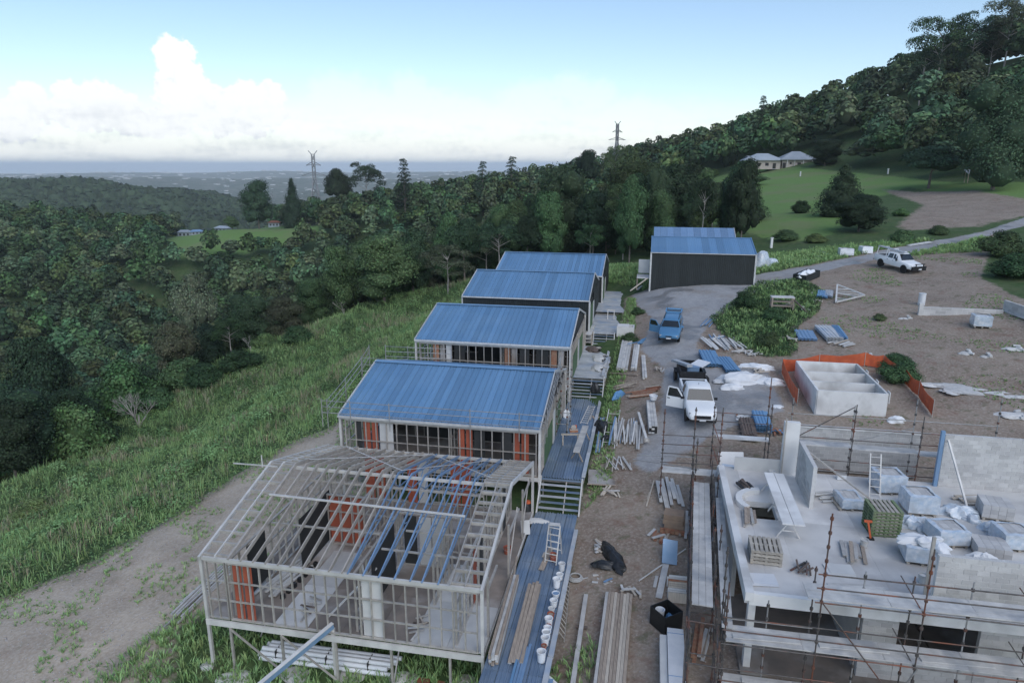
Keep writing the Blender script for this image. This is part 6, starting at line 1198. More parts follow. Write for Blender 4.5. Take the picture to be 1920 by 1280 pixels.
def trunk_mesh(L, H, r0, m, top=.72, nl=6):
    b = MB(); z = 0; x = y = 0; k = 5; pts = [(0, 0, -.6)]
    for i in range(1, k + 1): x += vr.uniform(-.12, .12) * H * .06; y += vr.uniform(-.12, .12) * H * .06; pts.append((x, y, H * top * i / k))
    for i in range(k): b.tube(pts[i], pts[i + 1], r0 * (1 - .8 * i / k), 7, r0 * (1 - .8 * (i + 1) / k))
    A = sorted(L, key=lambda q: -q[3])[:nl]
    for (lx, ly, lz, r, h) in A:
        zs = max(H * .25, min(lz - H * .12, H * top * .9)); f = zs / (H * top) * k; i = min(int(f), k - 1); p0 = Vector(pts[i]).lerp(Vector(pts[i + 1]), f - i); b.tube(p0, (lx * .9, ly * .9, lz), r0 * .38, 5, r0 * .12)
    return b.mesh('trunk', m, True)
VAR = {}
def make_var(key, L, H, n, leaf, lm, r0, bm='bark', nl=6, spread=.1, top=.72, core=True):
    V, F, C = crown_arrays(L, n, leaf, spread, core); VAR[key] = (bigmesh('crown_' + key, V, F, lm, C), trunk_mesh(L, H, r0, bm, top, nl), H, max(math.hypot(q[0], q[1]) + q[3] for q in L))
for i in range(7): make_var('round%d' % i, lobes_round(4.0, 10, 7 + i % 3, .85 + .1 * (i % 3), low=(0, 6, 8, 5, 7, 8, 6)[i]), 10, 9500, .27, ['leaf_dark','leaf_mid','leaf_dark','leaf_mid','leaf_olive','leaf_dark','leaf_mid'][i], .20)
for i in range(3): make_var('gum%d' % i, lobes_gum(4.2, 12, 24), 12, 9000, .24, ['leaf_mid','leaf_dark','leaf_olive'][i], .17, 'barkpale', 12, .16, core=False)
for i in range(3): make_var('cone%d' % i, lobes_cone(3.4, 11, 16), 11, 9000, .25, 'leaf_dark', .2, nl=2, spread=.12)
for i in range(3): make_var('shrub%d' % i, [(q[0], q[1], max(q[2], .5), q[3], q[4]) for q in lobes_round(1.6, 1.9, 6, .8)], 1.9, 4200, .13, ['leaf_mid','leaf_bright','leaf_mid'][i], .06, nl=5, top=.5)
make_var('dense0', [(vr.uniform(-1.8, 1.8), vr.uniform(-1.8, 1.8), z, 1.7 + 1.1 * math.sin(z / 11 * 2.6), 1.9) for z in np.linspace(1.8, 10.2, 22)], 11.5, 15000, .25, 'leaf_dark', .25, nl=3)
make_var('dense1', [(vr.uniform(-2.2, 2.2), vr.uniform(-2.2, 2.2), z, 1.6 + 1.1 * math.sin(z / 11 * 2.6), 1.5) for z in np.linspace(1.5, 10, 24)], 11.2, 15000, .25, 'leaf_mid', .25, nl=3)
def hoop_pine():
    L = []
    for z in np.linspace(3, 13.2, 12):
        rr = 2.5 * (1 - (z - 3) / 11.5) + .15; n = 5 if z < 10 else 3
        for k in range(n):
            a = k * 6.283 / n + z * 1.7
            for f in (.45, 1.0): L.append((rr * f * math.cos(a) + vr.uniform(-.2, .2), rr * f * math.sin(a) + vr.uniform(-.2, .2), z + vr.uniform(-.35, .35) + .25 * f, vr.uniform(.4, .7), vr.uniform(.3, .5)))
    make_var('pine0', L, 14, 5500, .26, 'leaf_dark', .2, nl=40, top=.98, core=False)
hoop_pine()
# bare and vine covered variants
def bare_mesh(m, H, n, seed):
    rr = random.Random(seed); b = MB()
    def grow(p, d, l, r, k):
        q = p + d * l; b.tube(p, q, r, 5, r * .65)
        if k == 0: return
        for _ in range(rr.choice((2, 3, 3))):
            e = (d + Vector((rr.uniform(-1, 1), rr.uniform(-1, 1), rr.uniform(-.3, .8))) * .75).normalized(); grow(q, e, l * rr.uniform(.6, .85), r * .62, k - 1)
    for _ in range(n): grow(Vector((0, 0, -.2)), Vector((rr.uniform(-.7, .7), rr.uniform(-.7, .7), 1)).normalized(), H * .32, H * .016, 4)
    return b.mesh('branches', m)
def tree(name, label, cat, key, x, y, H, Rw=None, group=None, rz=None, sink=0.):
    cm, tm, h0, r0 = VAR[key]; z = tz1(x, y) - sink; t = thing(name, label, cat, (x, y, z), vr.uniform(0, 6.28) if rz is None else rz, group); sz = H / h0; sx = (Rw / r0) if Rw else sz; t.scale = (sx, sx, sz)
    link('crown', cm, t); link('trunk', tm, t); return t
def tree_px(name, label, key, u, vtop, tt, Rw, cat='tree'):
    p = atT(u, vtop, tt); g = tz1(p.x, p.y); return tree(name, label, cat, key, p.x, p.y, max(2.0, p.z - g), Rw)
SPECIAL = []
for a in [('broadleaf_tree', 'tall dense dark tree directly behind the farthest blue roof', 'dense0', 1062, 318, 118, 6.2), ('broadleaf_tree', 'broad leafy tree behind the shed with paler green top', 'dense1', 1190, 296, 128, 7.0), ('broadleaf_tree', 'dark tree crowding the left of the dark shed roof', 'round0', 1262, 312, 118, 6.0),
 ('gum_tree', 'slender many-stemmed tree in the gap left of the shed', 'gum0', 1108, 412, 104, 2.6), ('gum_tree', 'tree with forked pale trunk behind the farthest blue roof', 'gum1', 935, 398, 106, 4.0), ('gum_tree', 'dark tree with thin white trunks at the top of the grass slope', 'gum2', 838, 452, 100, 4.2), ('broadleaf_tree', 'large bushy tree at the grass edge left of the blue roofs', 'dense1', 715, 440, 100, 5.4),
 ('conical_tree', 'dark conical tree on the lawn just right of the shed', 'cone0', 1408, 335, 122, 3.9), ('conical_tree', 'large dark pyramid-shaped tree in the middle of the lawn', 'cone1', 1588, 303, 116, 4.9), ('broadleaf_tree', 'round glossy tree beside the gravel road, in front of the pyramid tree', 'round5', 1618, 365, 100, 4.2),
 ('broadleaf_tree', 'dense tree hiding the right end of the far hillside house', 'dense0', 1552, 262, 232, 7.0), ('spreading_tree', 'low spreading tree in front of the far hillside house', 'round3', 1400, 322, 200, 6.5), ('broadleaf_tree', 'wide dark tree standing alone right of the lawn path', 'round0', 1752, 275, 150, 7.0), ('broadleaf_tree', 'tall dark tree filling the right picture edge above the road', 'dense0', 1895, 150, 132, 8.5),
 ('gum_tree', 'leftmost tall gum against the sky on the right ridge', 'gum0', 1778, 12, 250, 12), ('gum_tree', 'middle tall gum against the sky on the right ridge', 'gum1', 1838, 4, 246, 11), ('gum_tree', 'rightmost tall gum against the sky at the picture corner', 'gum2', 1905, -14, 238, 11.0), ('gum_tree', 'short gum below the tallest gums on the right ridge', 'gum1', 1740, 75, 255, 9.0), ('gum_tree', 'airy gum on the ridge between the tall skyline gums', 'gum2', 1868, 45, 252, 9.0),
 ('hoop_pine', 'spiky dark pine on the skyline above the middle blue roofs', 'pine0', 905, 303, 320, 6.5), ('hoop_pine', 'tallest of the skyline pines right of the middle', 'pine0', 960, 294, 330, 7.5), ('hoop_pine', 'small spiky pine on the skyline where the right hill starts', 'pine0', 1022, 322, 300, 3.5), ('hoop_pine', 'lone pine standing above the canopy left of the hillside house', 'pine0', 1432, 180, 300, 5.0), ('hoop_pine', 'narrow pine poking above the trees left of the hillside house', 'cone2', 1374, 222, 310, 4.0), ('hoop_pine', 'pale thin pine on the skyline left of centre', 'pine0', 756, 298, 350, 7.0), ('hoop_pine', 'dark layered pine just left of the lattice tower', 'cone2', 545, 330, 405, 9.0),
 ('broadleaf_tree', 'big round tree at the paddock edge left of the tower', 'round2', 478, 340, 402, 12.0), ('broadleaf_tree', 'round bush-like tree alone on the green paddock', 'round1', 433, 405, 385, 5.0), ('gum_tree', 'wide airy gum on the skyline right of the tower', 'gum1', 684, 290, 385, 12.0), ('broadleaf_tree', 'dark tree just right of the lattice tower', 'round0', 632, 318, 390, 9.0), ('broadleaf_tree', 'grey-topped tree in the middle of the valley below the paddock', 'round4', 360, 515, 225, 8.0),
 ('gum_tree', 'airy tree by the far pylon on the skyline', 'gum0', 1155, 262, 300, 7.0), ('broadleaf_tree', 'round tree on the skyline left of the far pylon', 'round0', 1100, 283, 290, 6.0),
 ('broadleaf_tree', 'dark tree with bare lower stems at the left picture edge', 'dense0', 18, 722, 66, 4.6), ('broadleaf_tree', 'dark tree tangled with vines near the left picture edge', 'round0', 60, 640, 92, 5.0)]:
    o = tree_px(*a); SPECIAL.append((o.location.x, o.location.y, o.scale.x * VAR[a[2]][3]))
# shrubs and vine mounds on the slope
for i, (u, v, k, H, Rw, lb) in enumerate([(238,782,'shrub1',6.0,5.0,'pale leafy mound of vines at the forest edge, upper left'),(150,850,'shrub1',5.0,4.2,'pale vine-covered bush left of the bare white branches'),(300,760,'shrub0',2.0,2.6,'dark shrub just below the bare white branches'),(190,830,'shrub0',2.4,3.0,'dark bush with bright rim above the left grass band'),(385,720,'shrub2',2.4,2.8,'dark leafy shrub in the middle of the grass slope'),(450,690,'shrub0',2.2,3.2,'broad dark shrub among pale weeds on the upper slope'),(560,640,'shrub2',2.0,2.4,'dark shrub near the top of the grass slope'),(345,728,'shrub0',3.6,3.4,'dark round bush at the forest edge above the slope'),(105,820,'shrub2',2.6,2.6,'shrub under the dark tree at the left edge'),(610,600,'shrub1',1.6,2.0,'bright shrub at the slope top beside the forest'),(500,650,'shrub1',1.8,2.2,'bright leafy shrub beside the broad dark shrub'),(70,960,'shrub1',1.2,1.8,'low bright clump in the grass at the far left'),
    (1880,480,'shrub0',2.6,3.2,'large weedy bush at the right edge beside the road'),(1900,520,'shrub2',2.2,2.6,'weedy bush at the right edge below the road'),(1650,600,'shrub0',.5,.7,'tiny weed clump on the bare yard by the sheet stack'),(1690,455,'shrub0',1.6,2.0,'dark shrub left of the white utility on the hill'),(1760,440,'shrub2',1.2,1.6,'dark low shrub behind the white utility on the hill'),(1395,578,'shrub0',1.5,1.3,'dark shrub on the weedy mound behind the blue wagon'),(1450,600,'shrub2',1.1,1.2,'weedy shrub on the mound below the rough timber bench'),(1440,650,'shrub0',1.1,1.1,'weedy shrub on the mound near the white plastic'),(1475,450,'shrub2',1.4,2.2,'pale weedy shrub behind the shed end'),(1530,455,'shrub1',1.2,1.8,'weedy clump by the roadside sheets'),(1690,715,'shrub0',1.2,1.6,'dark shrub in the trench right of the white tank'),(1680,690,'shrub2',1.0,1.4,'dark weeds beside the tank inside the orange mesh'),(1195,590,'shrub0',.7,.8,'small weed clump beside the slatted deck'),(1180,640,'shrub2',.7,.9,'small weed clump beside the third house steps'),(1340,330,'shrub1',2.8,2.8,'round pale bush on the lawn left of the hillside house'),(1500,400,'shrub0',2.2,2.2,'dark scrub on the lawn bank between the two conical trees'),(1690,405,'shrub1',1.2,1.6,'bright grassy hump beside the hill track')]):
    p = G(u, v); tree('shrub', lb, 'shrub', k, p.x, p.y, H, Rw); SPECIAL.append((p.x, p.y, Rw * 1.6))
# forest fill
FOREST = np.array([(-66,26),(-49,46),(-46,55),(-44,61),(-46,72),(-42,80),(-36.5,87.5),(-28.5,98.5),(-18,103),(-7.4,106),(6,108),(24,99),(36,97),(41,120),(45,150),(48,190),(55,230),(62,264),(90,268),(108,252),(106,232),(106,210),(104,183),(103,165),(109,147),(120,118),(142,90),(320,90),(320,720),(-620,720),(-620,26)])
def uvt(x, y, z):
    F = y * math.cos(PITCH) - (z - CAMZ) * math.sin(PITCH); U = y * math.sin(PITCH) + (z - CAMZ) * math.cos(PITCH); return 960 + FPX * x / F, 640 - FPX * U / F, F
def forest():
    pts = []
    for d, r0, r1, sx in ((5.4, 40, 170, 0), (7.0, 170, 290, -1), (9.5, 170, 290, 1), (8.6, 290, 540, -1), (10, 290, 540, 1), (11, 540, 800, 0)):
        X, Y = np.meshgrid(np.arange(-620, 320, d), np.arange(20, 720, d)); X = X.ravel() + vr.uniform(-.38, .38, X.size) * d; Y = Y.ravel() + vr.uniform(-.38, .38, Y.size) * d
        r = np.hypot(X, Y); k = (r >= r0) & (r < r1) & (sdist(FOREST, X, Y) > 0) & ((sx == 0) | ((X - 60) * sx > 0)); X, Y = X[k], Y[k]
        for n, mg in (('lawn', -2), ('paddock', -3), ('hilltrack', -3), ('yard', -4), ('road', -4)): k = sdist(POLY[n], X, Y) < mg; X, Y = X[k], Y[k]
        Z = tz(X, Y); u, v, F = uvt(X, Y, Z + 6); k = (u > -160) & (u < 2080) & (v < 1250); pts.append(np.stack([X[k], Y[k], Z[k], np.full(k.sum(), d), F[k]], 1))
    P = np.vstack(pts); ok = np.ones(len(P), bool)
    for (x, y, r) in SPECIAL: ok &= np.hypot(P[:, 0] - x, P[:, 1] - y) > r * .75
    hx = np.array([(72,236),(122,236),(118,262),(74,262)]); ok &= sdist(hx, P[:, 0], P[:, 1]) < -3
    P = P[ok]; P = P[np.argsort(P[:, 4])]
    vis = np.ones(len(P), bool)                        # drop trees wholly hidden behind nearer canopy
    for f in np.linspace(.12, .95, 34):
        lx, ly, lz = P[:, 0] * f, P[:, 1] * f, CAMZ + (P[:, 2] + 13 - CAMZ) * f; wood = sdist(FOREST, lx, ly) > 6
        vis &= ~((tz(lx, ly) + np.where(wood & (f < .93), 5.5, 0) > lz) & ((1 - f) * P[:, 4] > 12))
    P = P[vis]
    keys = ['round0','round1','round2','round3','round4','round5','round6','gum0','gum1','gum2','dense0','dense1','cone1']; pr = np.array([.13,.13,.12,.12,.05,.12,.11,.03,.03,.03,.05,.06,.02])
    for i, (x, y, z, d, F) in enumerate(P[:290]):
        k = keys[vr.choice(len(keys), p=pr / pr.sum())]; H = vr.uniform(6.5, 11.5) * (1.0 if d < 6 else 1.2); Rw = d * vr.uniform(.48, .70)
        if x < -30 and y < 130: H *= .8
        elif y > 95 and y < 160: H *= 1.15
        look = {'r': 'round-crowned', 'g': 'airy pale-stemmed', 'd': 'dense bushy', 'c': 'pointed'}[k[0]]; u_, v_, _ = uvt(x, y, z + H * .7)
        if x > 110: lb, g = look + ' tree in the dark forest covering the right hillside', 'trees of the right hillside forest'
        elif y > 90 and x > -30: lb, g = look + ' tree ' + ('right behind the farthest blue roofs' if y < 122 else 'deeper in the woods behind the roofs') + (', towards the shed' if x > 8 else ', towards the left slope'), 'trees of the forest strip behind the houses'
        else: lb, g = look + ' valley tree ' + ('at the grass slope edge' if sdist(FOREST, np.array([x]), np.array([y]))[0] < 9 else 'a few rows below the grass slope' if F < 130 else 'down in the valley') + (', near the left picture edge' if u_ < 220 else ', left of the blue roofs' if u_ > 520 else ''), 'trees of the left valley forest'
        tree('forest_tree', lb, 'tree', k, x, y, H, Rw, g)
    # everything farther off: one mass of crowns
    LOW = []
    for i in range(6):
        L = lobes_round(4.0, 10, 5, .9); LOW.append(crown_arrays(L, 540, .88, .08, 6))
    for i in range(6):
        L = lobes_round(4.0, 10, 4, .95); LOW.append(crown_arrays(L, 270, 1.25, .07, 2))
    VV, FF, CC, k0 = [], [], [], 0
    for (x, y, z, d, Fd) in P[290:]:
        V, F, C = LOW[vr.integers(6) + (6 if Fd > 250 else 0)]; a = vr.uniform(0, 6.28); H = vr.uniform(.65, 1.45) * (d / 8); w = d / 4.2 * vr.uniform(.52, .76); c, s = math.cos(a), math.sin(a)
        q = np.stack([(V[:, 0] * c - V[:, 1] * s) * w + x, (V[:, 0] * s + V[:, 1] * c) * w + y, V[:, 2] * H + z], 1); VV.append(q); FF.append(F + k0); k0 += len(q)
        b = vr.uniform(.42, 1.35); hue = np.array([1 + vr.uniform(-.15, .45), 1, 1 + vr.uniform(-.2, .3)]); CC.append(C * b * hue)
    me = bigmesh('forest', np.vstack(VV), np.vstack(FF), 'leaf_mid', np.vstack(CC)); o = link('far_forest', me); tag(o, 'far-off forest canopy covering the valley and the hills', 'forest', kind='stuff')
    print('FOREST', len(P), len(me.polygons))
forest()
for u, v, H, lb, sd in ((262,800,4.6,'leafless shrub with pale bare branches on the slope', 3), (228,775,8.0,'bare dead treetop rising above the pale vine mound', 5), (372,690,3.0,'grey leafless bush at the forest edge', 6), (645,590,3.0,'small dead tree with pale fork at the treeline', 8), (470,660,2.6,'thin dead stem with forked tip at the forest edge', 9)):
    p = G(u, v); t = thing('bare_shrub', lb, 'dead shrub', p, 0); link('branches', bare_mesh('barkpale', H, 4 if sd in (3, 6) else 1, sd), t); st = MB(); st.tube((0, 0, -.3), (0.05, 0, H * .3), H * .03, 6, H * .02); st.build('stem', 'barkpale', t)
# ------------------------------------------------------------------ grass and weeds
def tufts(name, label, X, Y, H, nb, wd, m, lean=.5, leafy=0):
    n = len(X); Z = tz(X, Y); hh = np.repeat(H, nb) * vr.uniform(.5, 1.15, n * nb); a = vr.uniform(0, 6.283, n * nb); rad = vr.uniform(0, .22, n * nb) * np.repeat(H, nb)
    bx = np.repeat(X, nb) + np.cos(a) * rad; by = np.repeat(Y, nb) + np.sin(a) * rad; bz = np.repeat(Z, nb) - .03; ln = vr.uniform(.1, lean, n * nb) * hh; a2 = a + vr.normal(0, .6, n * nb); ww = wd * vr.uniform(.6, 1.4, n * nb)
    px, py = -np.sin(a2) * ww, np.cos(a2) * ww; mx, my, mz = bx + np.cos(a2) * ln * .4, by + np.sin(a2) * ln * .4, bz + hh * .6
    tip = np.stack([bx + np.cos(a2) * ln, by + np.sin(a2) * ln, bz + hh * (1 - .25 * ln / (hh + 1e-6))], 1)
    V = np.stack([np.stack([bx - px * .3, by - py * .3, bz], 1), np.stack([mx - px, my - py, mz], 1), tip, np.stack([mx + px, my + py, mz], 1)], 1).reshape(-1, 3)
    t = np.repeat(vr.uniform(.75, 1.25, n), nb) * vr.uniform(.85, 1.15, n * nb); C = np.repeat(np.stack([t * vr.uniform(.9, 1.2, n * nb), t, t * vr.uniform(.85, 1.1, n * nb)], 1), 4, 0)
    o = link(name, bigmesh(name, V, np.arange(4 * n * nb).reshape(-1, 4), m, C)); tag(o, label, 'grass', kind='stuff'); return o
def scatter(P, n, mg=0, cond=None):
    lo, hi = P.min(0), P.max(0); out = np.zeros((0, 2))
    while len(out) < n:
        q = vr.uniform(lo, hi, (n * 3, 2)); k = sdist(P, q[:, 0], q[:, 1]) > mg; q = q[k]
        if cond is not None: q = q[cond(q[:, 0], q[:, 1])]
        if len(q) == 0: break
        out = np.vstack([out, q])
    return out[:n]
WEEDS = np.vstack([gpoly([(-260,1230),(-150,1195),(0,1128),(140,1082),(300,992),(440,902),(560,832),(640,795)]), [tuple(S(*p_))[:2] for p_ in ((-1,14),(-1,26),(-1,38),(-.6,52),(1,63),(12,72))], np.array([(6,107),(-7.4,106),(-18,103),(-28.5,98.5),(-36.5,87.5),(-42,80),(-46,72),(-44,61),(-46,55),(-52,44),(-60,30)])])
clump = lambda L, k, c: (lambda x, y: (wav(x, y, L, k) + .6 * wav(x, y, L * .37, k + 3)) > c)
def leaf_cover(name, label, q, H, leaf, m, tint=None):
    """low leafy growth: small leaves spread through the height H above each point"""
    n = len(q); Z = tz(q[:, 0], q[:, 1]) + H * np.sqrt(vr.uniform(.02, 1, n)); Nn = unitv(n) * .8; Nn[:, 2] = np.abs(Nn[:, 2]) + .55; Nn /= np.linalg.norm(Nn, axis=1, keepdims=True)
    V, F = leaf_quads(np.stack([q[:, 0], q[:, 1], Z], 1), Nn, leaf * vr.uniform(.5, 1.5, n), .55); t = vr.uniform(.7, 1.3, n) * (1 if tint is None else tint); C = np.repeat(np.stack([t * vr.uniform(.85, 1.25, n), t, t * vr.uniform(.8, 1.1, n)], 1), 4, 0)
    tag(link(name, bigmesh(name, V, F, m, C)), label, 'weeds', kind='stuff')
hm = lambda x, y: .22 + .5 * np.clip(wav(x, y, 7, 2) + .5 * wav(x, y, 2.6, 5) + .35, 0, 1.4)
q = scatter(WEEDS, 130000, -.3); leaf_cover('leafy_weeds', 'low leafy weeds and vines matted over the left slope', q, hm(q[:, 0], q[:, 1]), .14, 'weed', .78 + .35 * np.clip(wav(q[:, 0], q[:, 1], 11, 7) + .4 * wav(q[:, 0], q[:, 1], 3, 1), -.8, 1))
cc = scatter(WEEDS, 190, .2); cr = vr.uniform(.5, 1.6, 190); ci = np.repeat(np.arange(190), 300); dd = unitv(len(ci)); dd[:, 2] = np.abs(dd[:, 2]); rad_ = vr.uniform(.75, 1.05, len(ci)); qx = cc[ci, 0] + dd[:, 0] * cr[ci] * rad_; qy = cc[ci, 1] + dd[:, 1] * cr[ci] * rad_; Nn = dd + unitv(len(ci)) * .5; Nn /= np.linalg.norm(Nn, axis=1, keepdims=True)
V_, F_ = leaf_quads(np.stack([qx, qy, tz(qx, qy) + dd[:, 2] * cr[ci] * vr.uniform(.55, .95, 190)[ci] * rad_], 1), Nn, vr.uniform(.10, .26, len(ci)), .6); t_ = vr.uniform(.3, 1.1, 190)[ci] * vr.uniform(.7, 1.3, len(ci)); tag(link('weed_clumps', bigmesh('weed_clumps', V_, F_, 'weed', np.repeat(np.stack([t_ * .92, t_, t_], 1), 4, 0))), 'rounded leafy weed clumps dotted over the left slope', 'weeds', kind='stuff')
q = scatter(WEEDS, 8000); hh = .35 + hm(q[:, 0], q[:, 1]) + vr.uniform(0, .25, len(q)); tufts('tall_weeds', 'tall grass blades standing through the weeds of the left slope', q[:, 0], q[:, 1], hh, 7, .016, 'weed', .6)
q = scatter(WEEDS, 2600, 0, clump(13, 1, .25)); tufts('seeding_grass', 'pale seed heads over the weeds on the slope', q[:, 0], q[:, 1], np.full(len(q), 1.0), 5, .018, 'weed_dry', .5)
q = scatter(POLY['dirt_left'], 1900, .1, clump(6, 4, .05)); tufts('dirt_grass', 'scattered grass tufts on the bare bench left of the frame', q[:, 0], q[:, 1], vr.uniform(.08, .32, len(q)), 8, .016, 'weed', .9)
UNDER = np.array([tuple(S(a, b))[:2] for a, b in ((-5,-3.5),(-3,3),(-.5,2),(.5,9),(11,9),(12,-1),(15.5,3),(15.5,-6),(6,-10),(-4,-8))]); q = scatter(UNDER, 5200); tufts('frame_grass', 'dark rank grass under and around the roofless frame', q[:, 0], q[:, 1], vr.uniform(.2, .6, len(q)), 9, .022, 'weed', .8)
q = scatter(POLY['mound'], 22000, -.5); leaf_cover('mound_weeds', 'dark low weeds on the mound between the gravel road and the bare yard', q, .12 + .35 * np.clip(wav(q[:, 0], q[:, 1], 4, 2) + .3, 0, 1), .13, 'leaf_mid', .85)
q = scatter(POLY['mound'], 1500, -.4); tufts('mound_grass', 'thin grass standing among the weeds of the mound', q[:, 0], q[:, 1], vr.uniform(.25, .6, len(q)), 8, .02, 'weed', .8)
YARD_G = POLY['yard']; q = scatter(YARD_G, 2600, .3, lambda x, y: (wav(x, y, 11, 6) > .28) & (sdist(POLY['road'], x, y) < -.3) & (toS(x, y)[0] > 29) & (toS(x, y)[1] > 17)); tufts('yard_grass', 'thin grass patches on the bare yard', q[:, 0], q[:, 1], vr.uniform(.06, .2, len(q)), 8, .018, 'weed', .9)
EDGE = np.array([tuple(S(a, b))[:2] for a, b in ((12,62),(16,58),(17,51),(22,51.3),(29,51.5),(29.5,58),(36,62),(46,66),(60,70),(60,80),(40,76),(24,72),(10,76))]); q = scatter(EDGE, 6500, 0, lambda x, y: sdist(POLY['road'], x, y) < -.2); tufts('verge_grass', 'rough grass verge around the shed and along the road', q[:, 0], q[:, 1], vr.uniform(.25, .7, len(q)), 9, .03, 'weed', .8)
DECKG = np.array([tuple(S(a, b))[:2] for a, b in ((14.2,12),(15.4,14),(15.4,24),(16,40),(15.8,50),(14.9,52),(14.7,40),(14.3,26))]); q = scatter(DECKG, 1500); tufts('deck_grass', 'grass strip along the right side of the walkway', q[:, 0], q[:, 1], vr.uniform(.15, .4, len(q)), 9, .02, 'weed', .8)
# stones on the bench and the track
def stones(name, label, P, n, s0, s1, m):
    q = scatter(P, n); Z = tz(q[:, 0], q[:, 1]); base = np.array([(1,0,0),(0,1,0),(-1,0,0),(0,-1,0),(0,0,.7),(0,0,-.5)]); f = np.array([(0,1,4),(1,2,4),(2,3,4),(3,0,4),(1,0,5),(2,1,5),(3,2,5),(0,3,5)])
    s = vr.uniform(s0, s1, n) ** 1.0; V = (base[None] * (1 + vr.normal(0, .25, (n, 6, 3)))) * s[:, None, None] + np.stack([q[:, 0], q[:, 1], Z], 1)[:, None, :]; o = link(name, bigmesh(name, V.reshape(-1, 3), (f[None] + 6 * np.arange(n)[:, None, None]).reshape(-1, 3), m)); tag(o, label, 'stones', kind='stuff')
stones('bench_stones', 'pale stones strewn on the bare bench left of the frame', POLY['dirt_left'], 4200, .012, .055, 'pebble'); stones('yard_stones', 'small stones strewn over the bare yard', POLY['yard'], 5200, .01, .05, 'pebble')
# ------------------------------------------------------------------ far things
def lattice_tower(name, label, p, H, wb, m='pylon', arms=True):
    o = thing(name, label, 'pylon', p, R(12)); lev = [0, .12, .28, .42, .55, .68, .80, .90, 1.0]
    wd = lambda t: wb * (1 - t * 1.35) if t < .62 else wb * .155; pt = lambda t, i: Vector(((-1, 1, 1, -1)[i] * wd(t) / 2, (-1, -1, 1, 1)[i] * wd(t) / 2, t * H)); th = H * .0075
    for i in range(4):
        for k in range(len(lev) - 1): bar('leg', m, o, pt(lev[k], i), pt(lev[k + 1], i), th * 1.5, th * 1.5)
    for k in range(len(lev) - 1):
        b = MB()
        for i in range(4):
            j = (i + 1) % 4; b.bar(pt(lev[k], i), pt(lev[k + 1], j), th, th); b.bar(pt(lev[k], j), pt(lev[k + 1], i), th, th); b.bar(pt(lev[k + 1], i), pt(lev[k + 1], j), th, th)
            mid = (lev[k] + lev[k + 1]) / 2; b.bar(pt(mid, i), pt(mid, j), th * .7, th * .7)
        b.build('lattice_panel', m, o)
    if arms:
        for t, w in ((.72, .17), (.86, .10)):
            for s in (-1, 1):
                b = MB(); tip = Vector((s * H * w, 0, t * H - H * .01))
                for yy in (-1, 1): b.bar(Vector((s * wd(t) / 2, yy * wd(t) / 2, t * H)), tip, th, th); b.bar(Vector((s * wd(t) / 2, yy * wd(t) / 2, t * H + H * .035)), tip, th, th)
                b.build('crossarm', m, o)
        for s in (-1, 1): bar('earth_peak', m, o, (s * wd(1) / 2, 0, H), (s * H * .06, 0, H * 1.05), th * 1.4, th * 1.4)
    return o
_p = G(596, 428); _p = atT(596, 428, 430); _z = tz1(_p.x, _p.y); lattice_tower('power_pylon', 'tall steel lattice pylon standing at the paddock edge', (_p.x, _p.y, _z), atT(592, 290, 430).z - _z, 11)
_p = atT(1157, 262, 420); _z = tz1(_p.x, _p.y); lattice_tower('power_pylon', 'far pylon top rising behind the skyline trees', (_p.x, _p.y, _z), atT(1157, 233, 420).z - _z, 8)
def hill_house():
    p = atT(1462, 318, 250); z = max(tz1(p.x, p.y), p.z) - .1; o = thing('hillside_house', 'long cream house with grey hipped roofs on the far hillside', 'house', (p.x, p.y, z), R(-6))
    def hip(x0, x1, y0, y1, h, rr, nm='roof'):
        e = .8; b = MB(); x0 -= e; x1 += e; y0 -= e; y1 += e; k = (y1 - y0) / 2; ym = (y0 + y1) / 2; b.add([(x0,y0,h),(x1,y0,h),(x1,y1,h),(x0,y1,h),(x0+k,ym,h+rr),(x1-k,ym,h+rr),(x0,y0,h-.25),(x1,y0,h-.25),(x1,y1,h-.25),(x0,y1,h-.25)], [(0,1,5,4),(1,2,5),(2,3,4,5),(3,0,4),(0,6,7,1),(1,7,8,2),(2,8,9,3),(3,9,6,0),(9,8,7,6)]); b.build(nm, 'farroof', o)
    box('wall', 'renderwall', o, (-5.6, 4, 1.6), (11.5, 7.5, 3.2)); box('wall', 'renderwall', o, (6.2, 4, 1.7), (11, 8, 3.4)); box('wall', 'renderwall', o, (-11, 2.2, 1.5), (3, 4, 3.0))
    hip(-11.4, .2, .2, 7.8, 3.3, 2.3); hip(.6, 11.8, -.2, 8.2, 3.5, 2.8); hip(-12.6, -9.4, -.2, 4.4, 3.1, 1.6)
    for x, w, h, zz in ((-9.8,.9,1.9,1.1),(-7.4,1.3,1.1,1.7),(-4.6,1.2,1.1,1.7),(-2.0,1.1,2.0,1.1),(1.4,1.1,2.2,1.2),(3.6,.7,.7,2.1),(6.6,1.2,2.3,1.2),(9.6,1.4,1.1,1.7)):
        y = .24 if x < .5 else -.02; w_ = box('window', 'blackplastic', o, (x, y, zz), (w, .1, h)); box('sill', 'farwhite', w_, (0, -.2, -.52), (1.1, 1.4, .06))
    for x in (2.2, 4.8, 7.8, 10.8): box('verandah_post', 'farwhite', o, (x, -.75, 1.7), (.16, .16, 3.4))
hill_house()
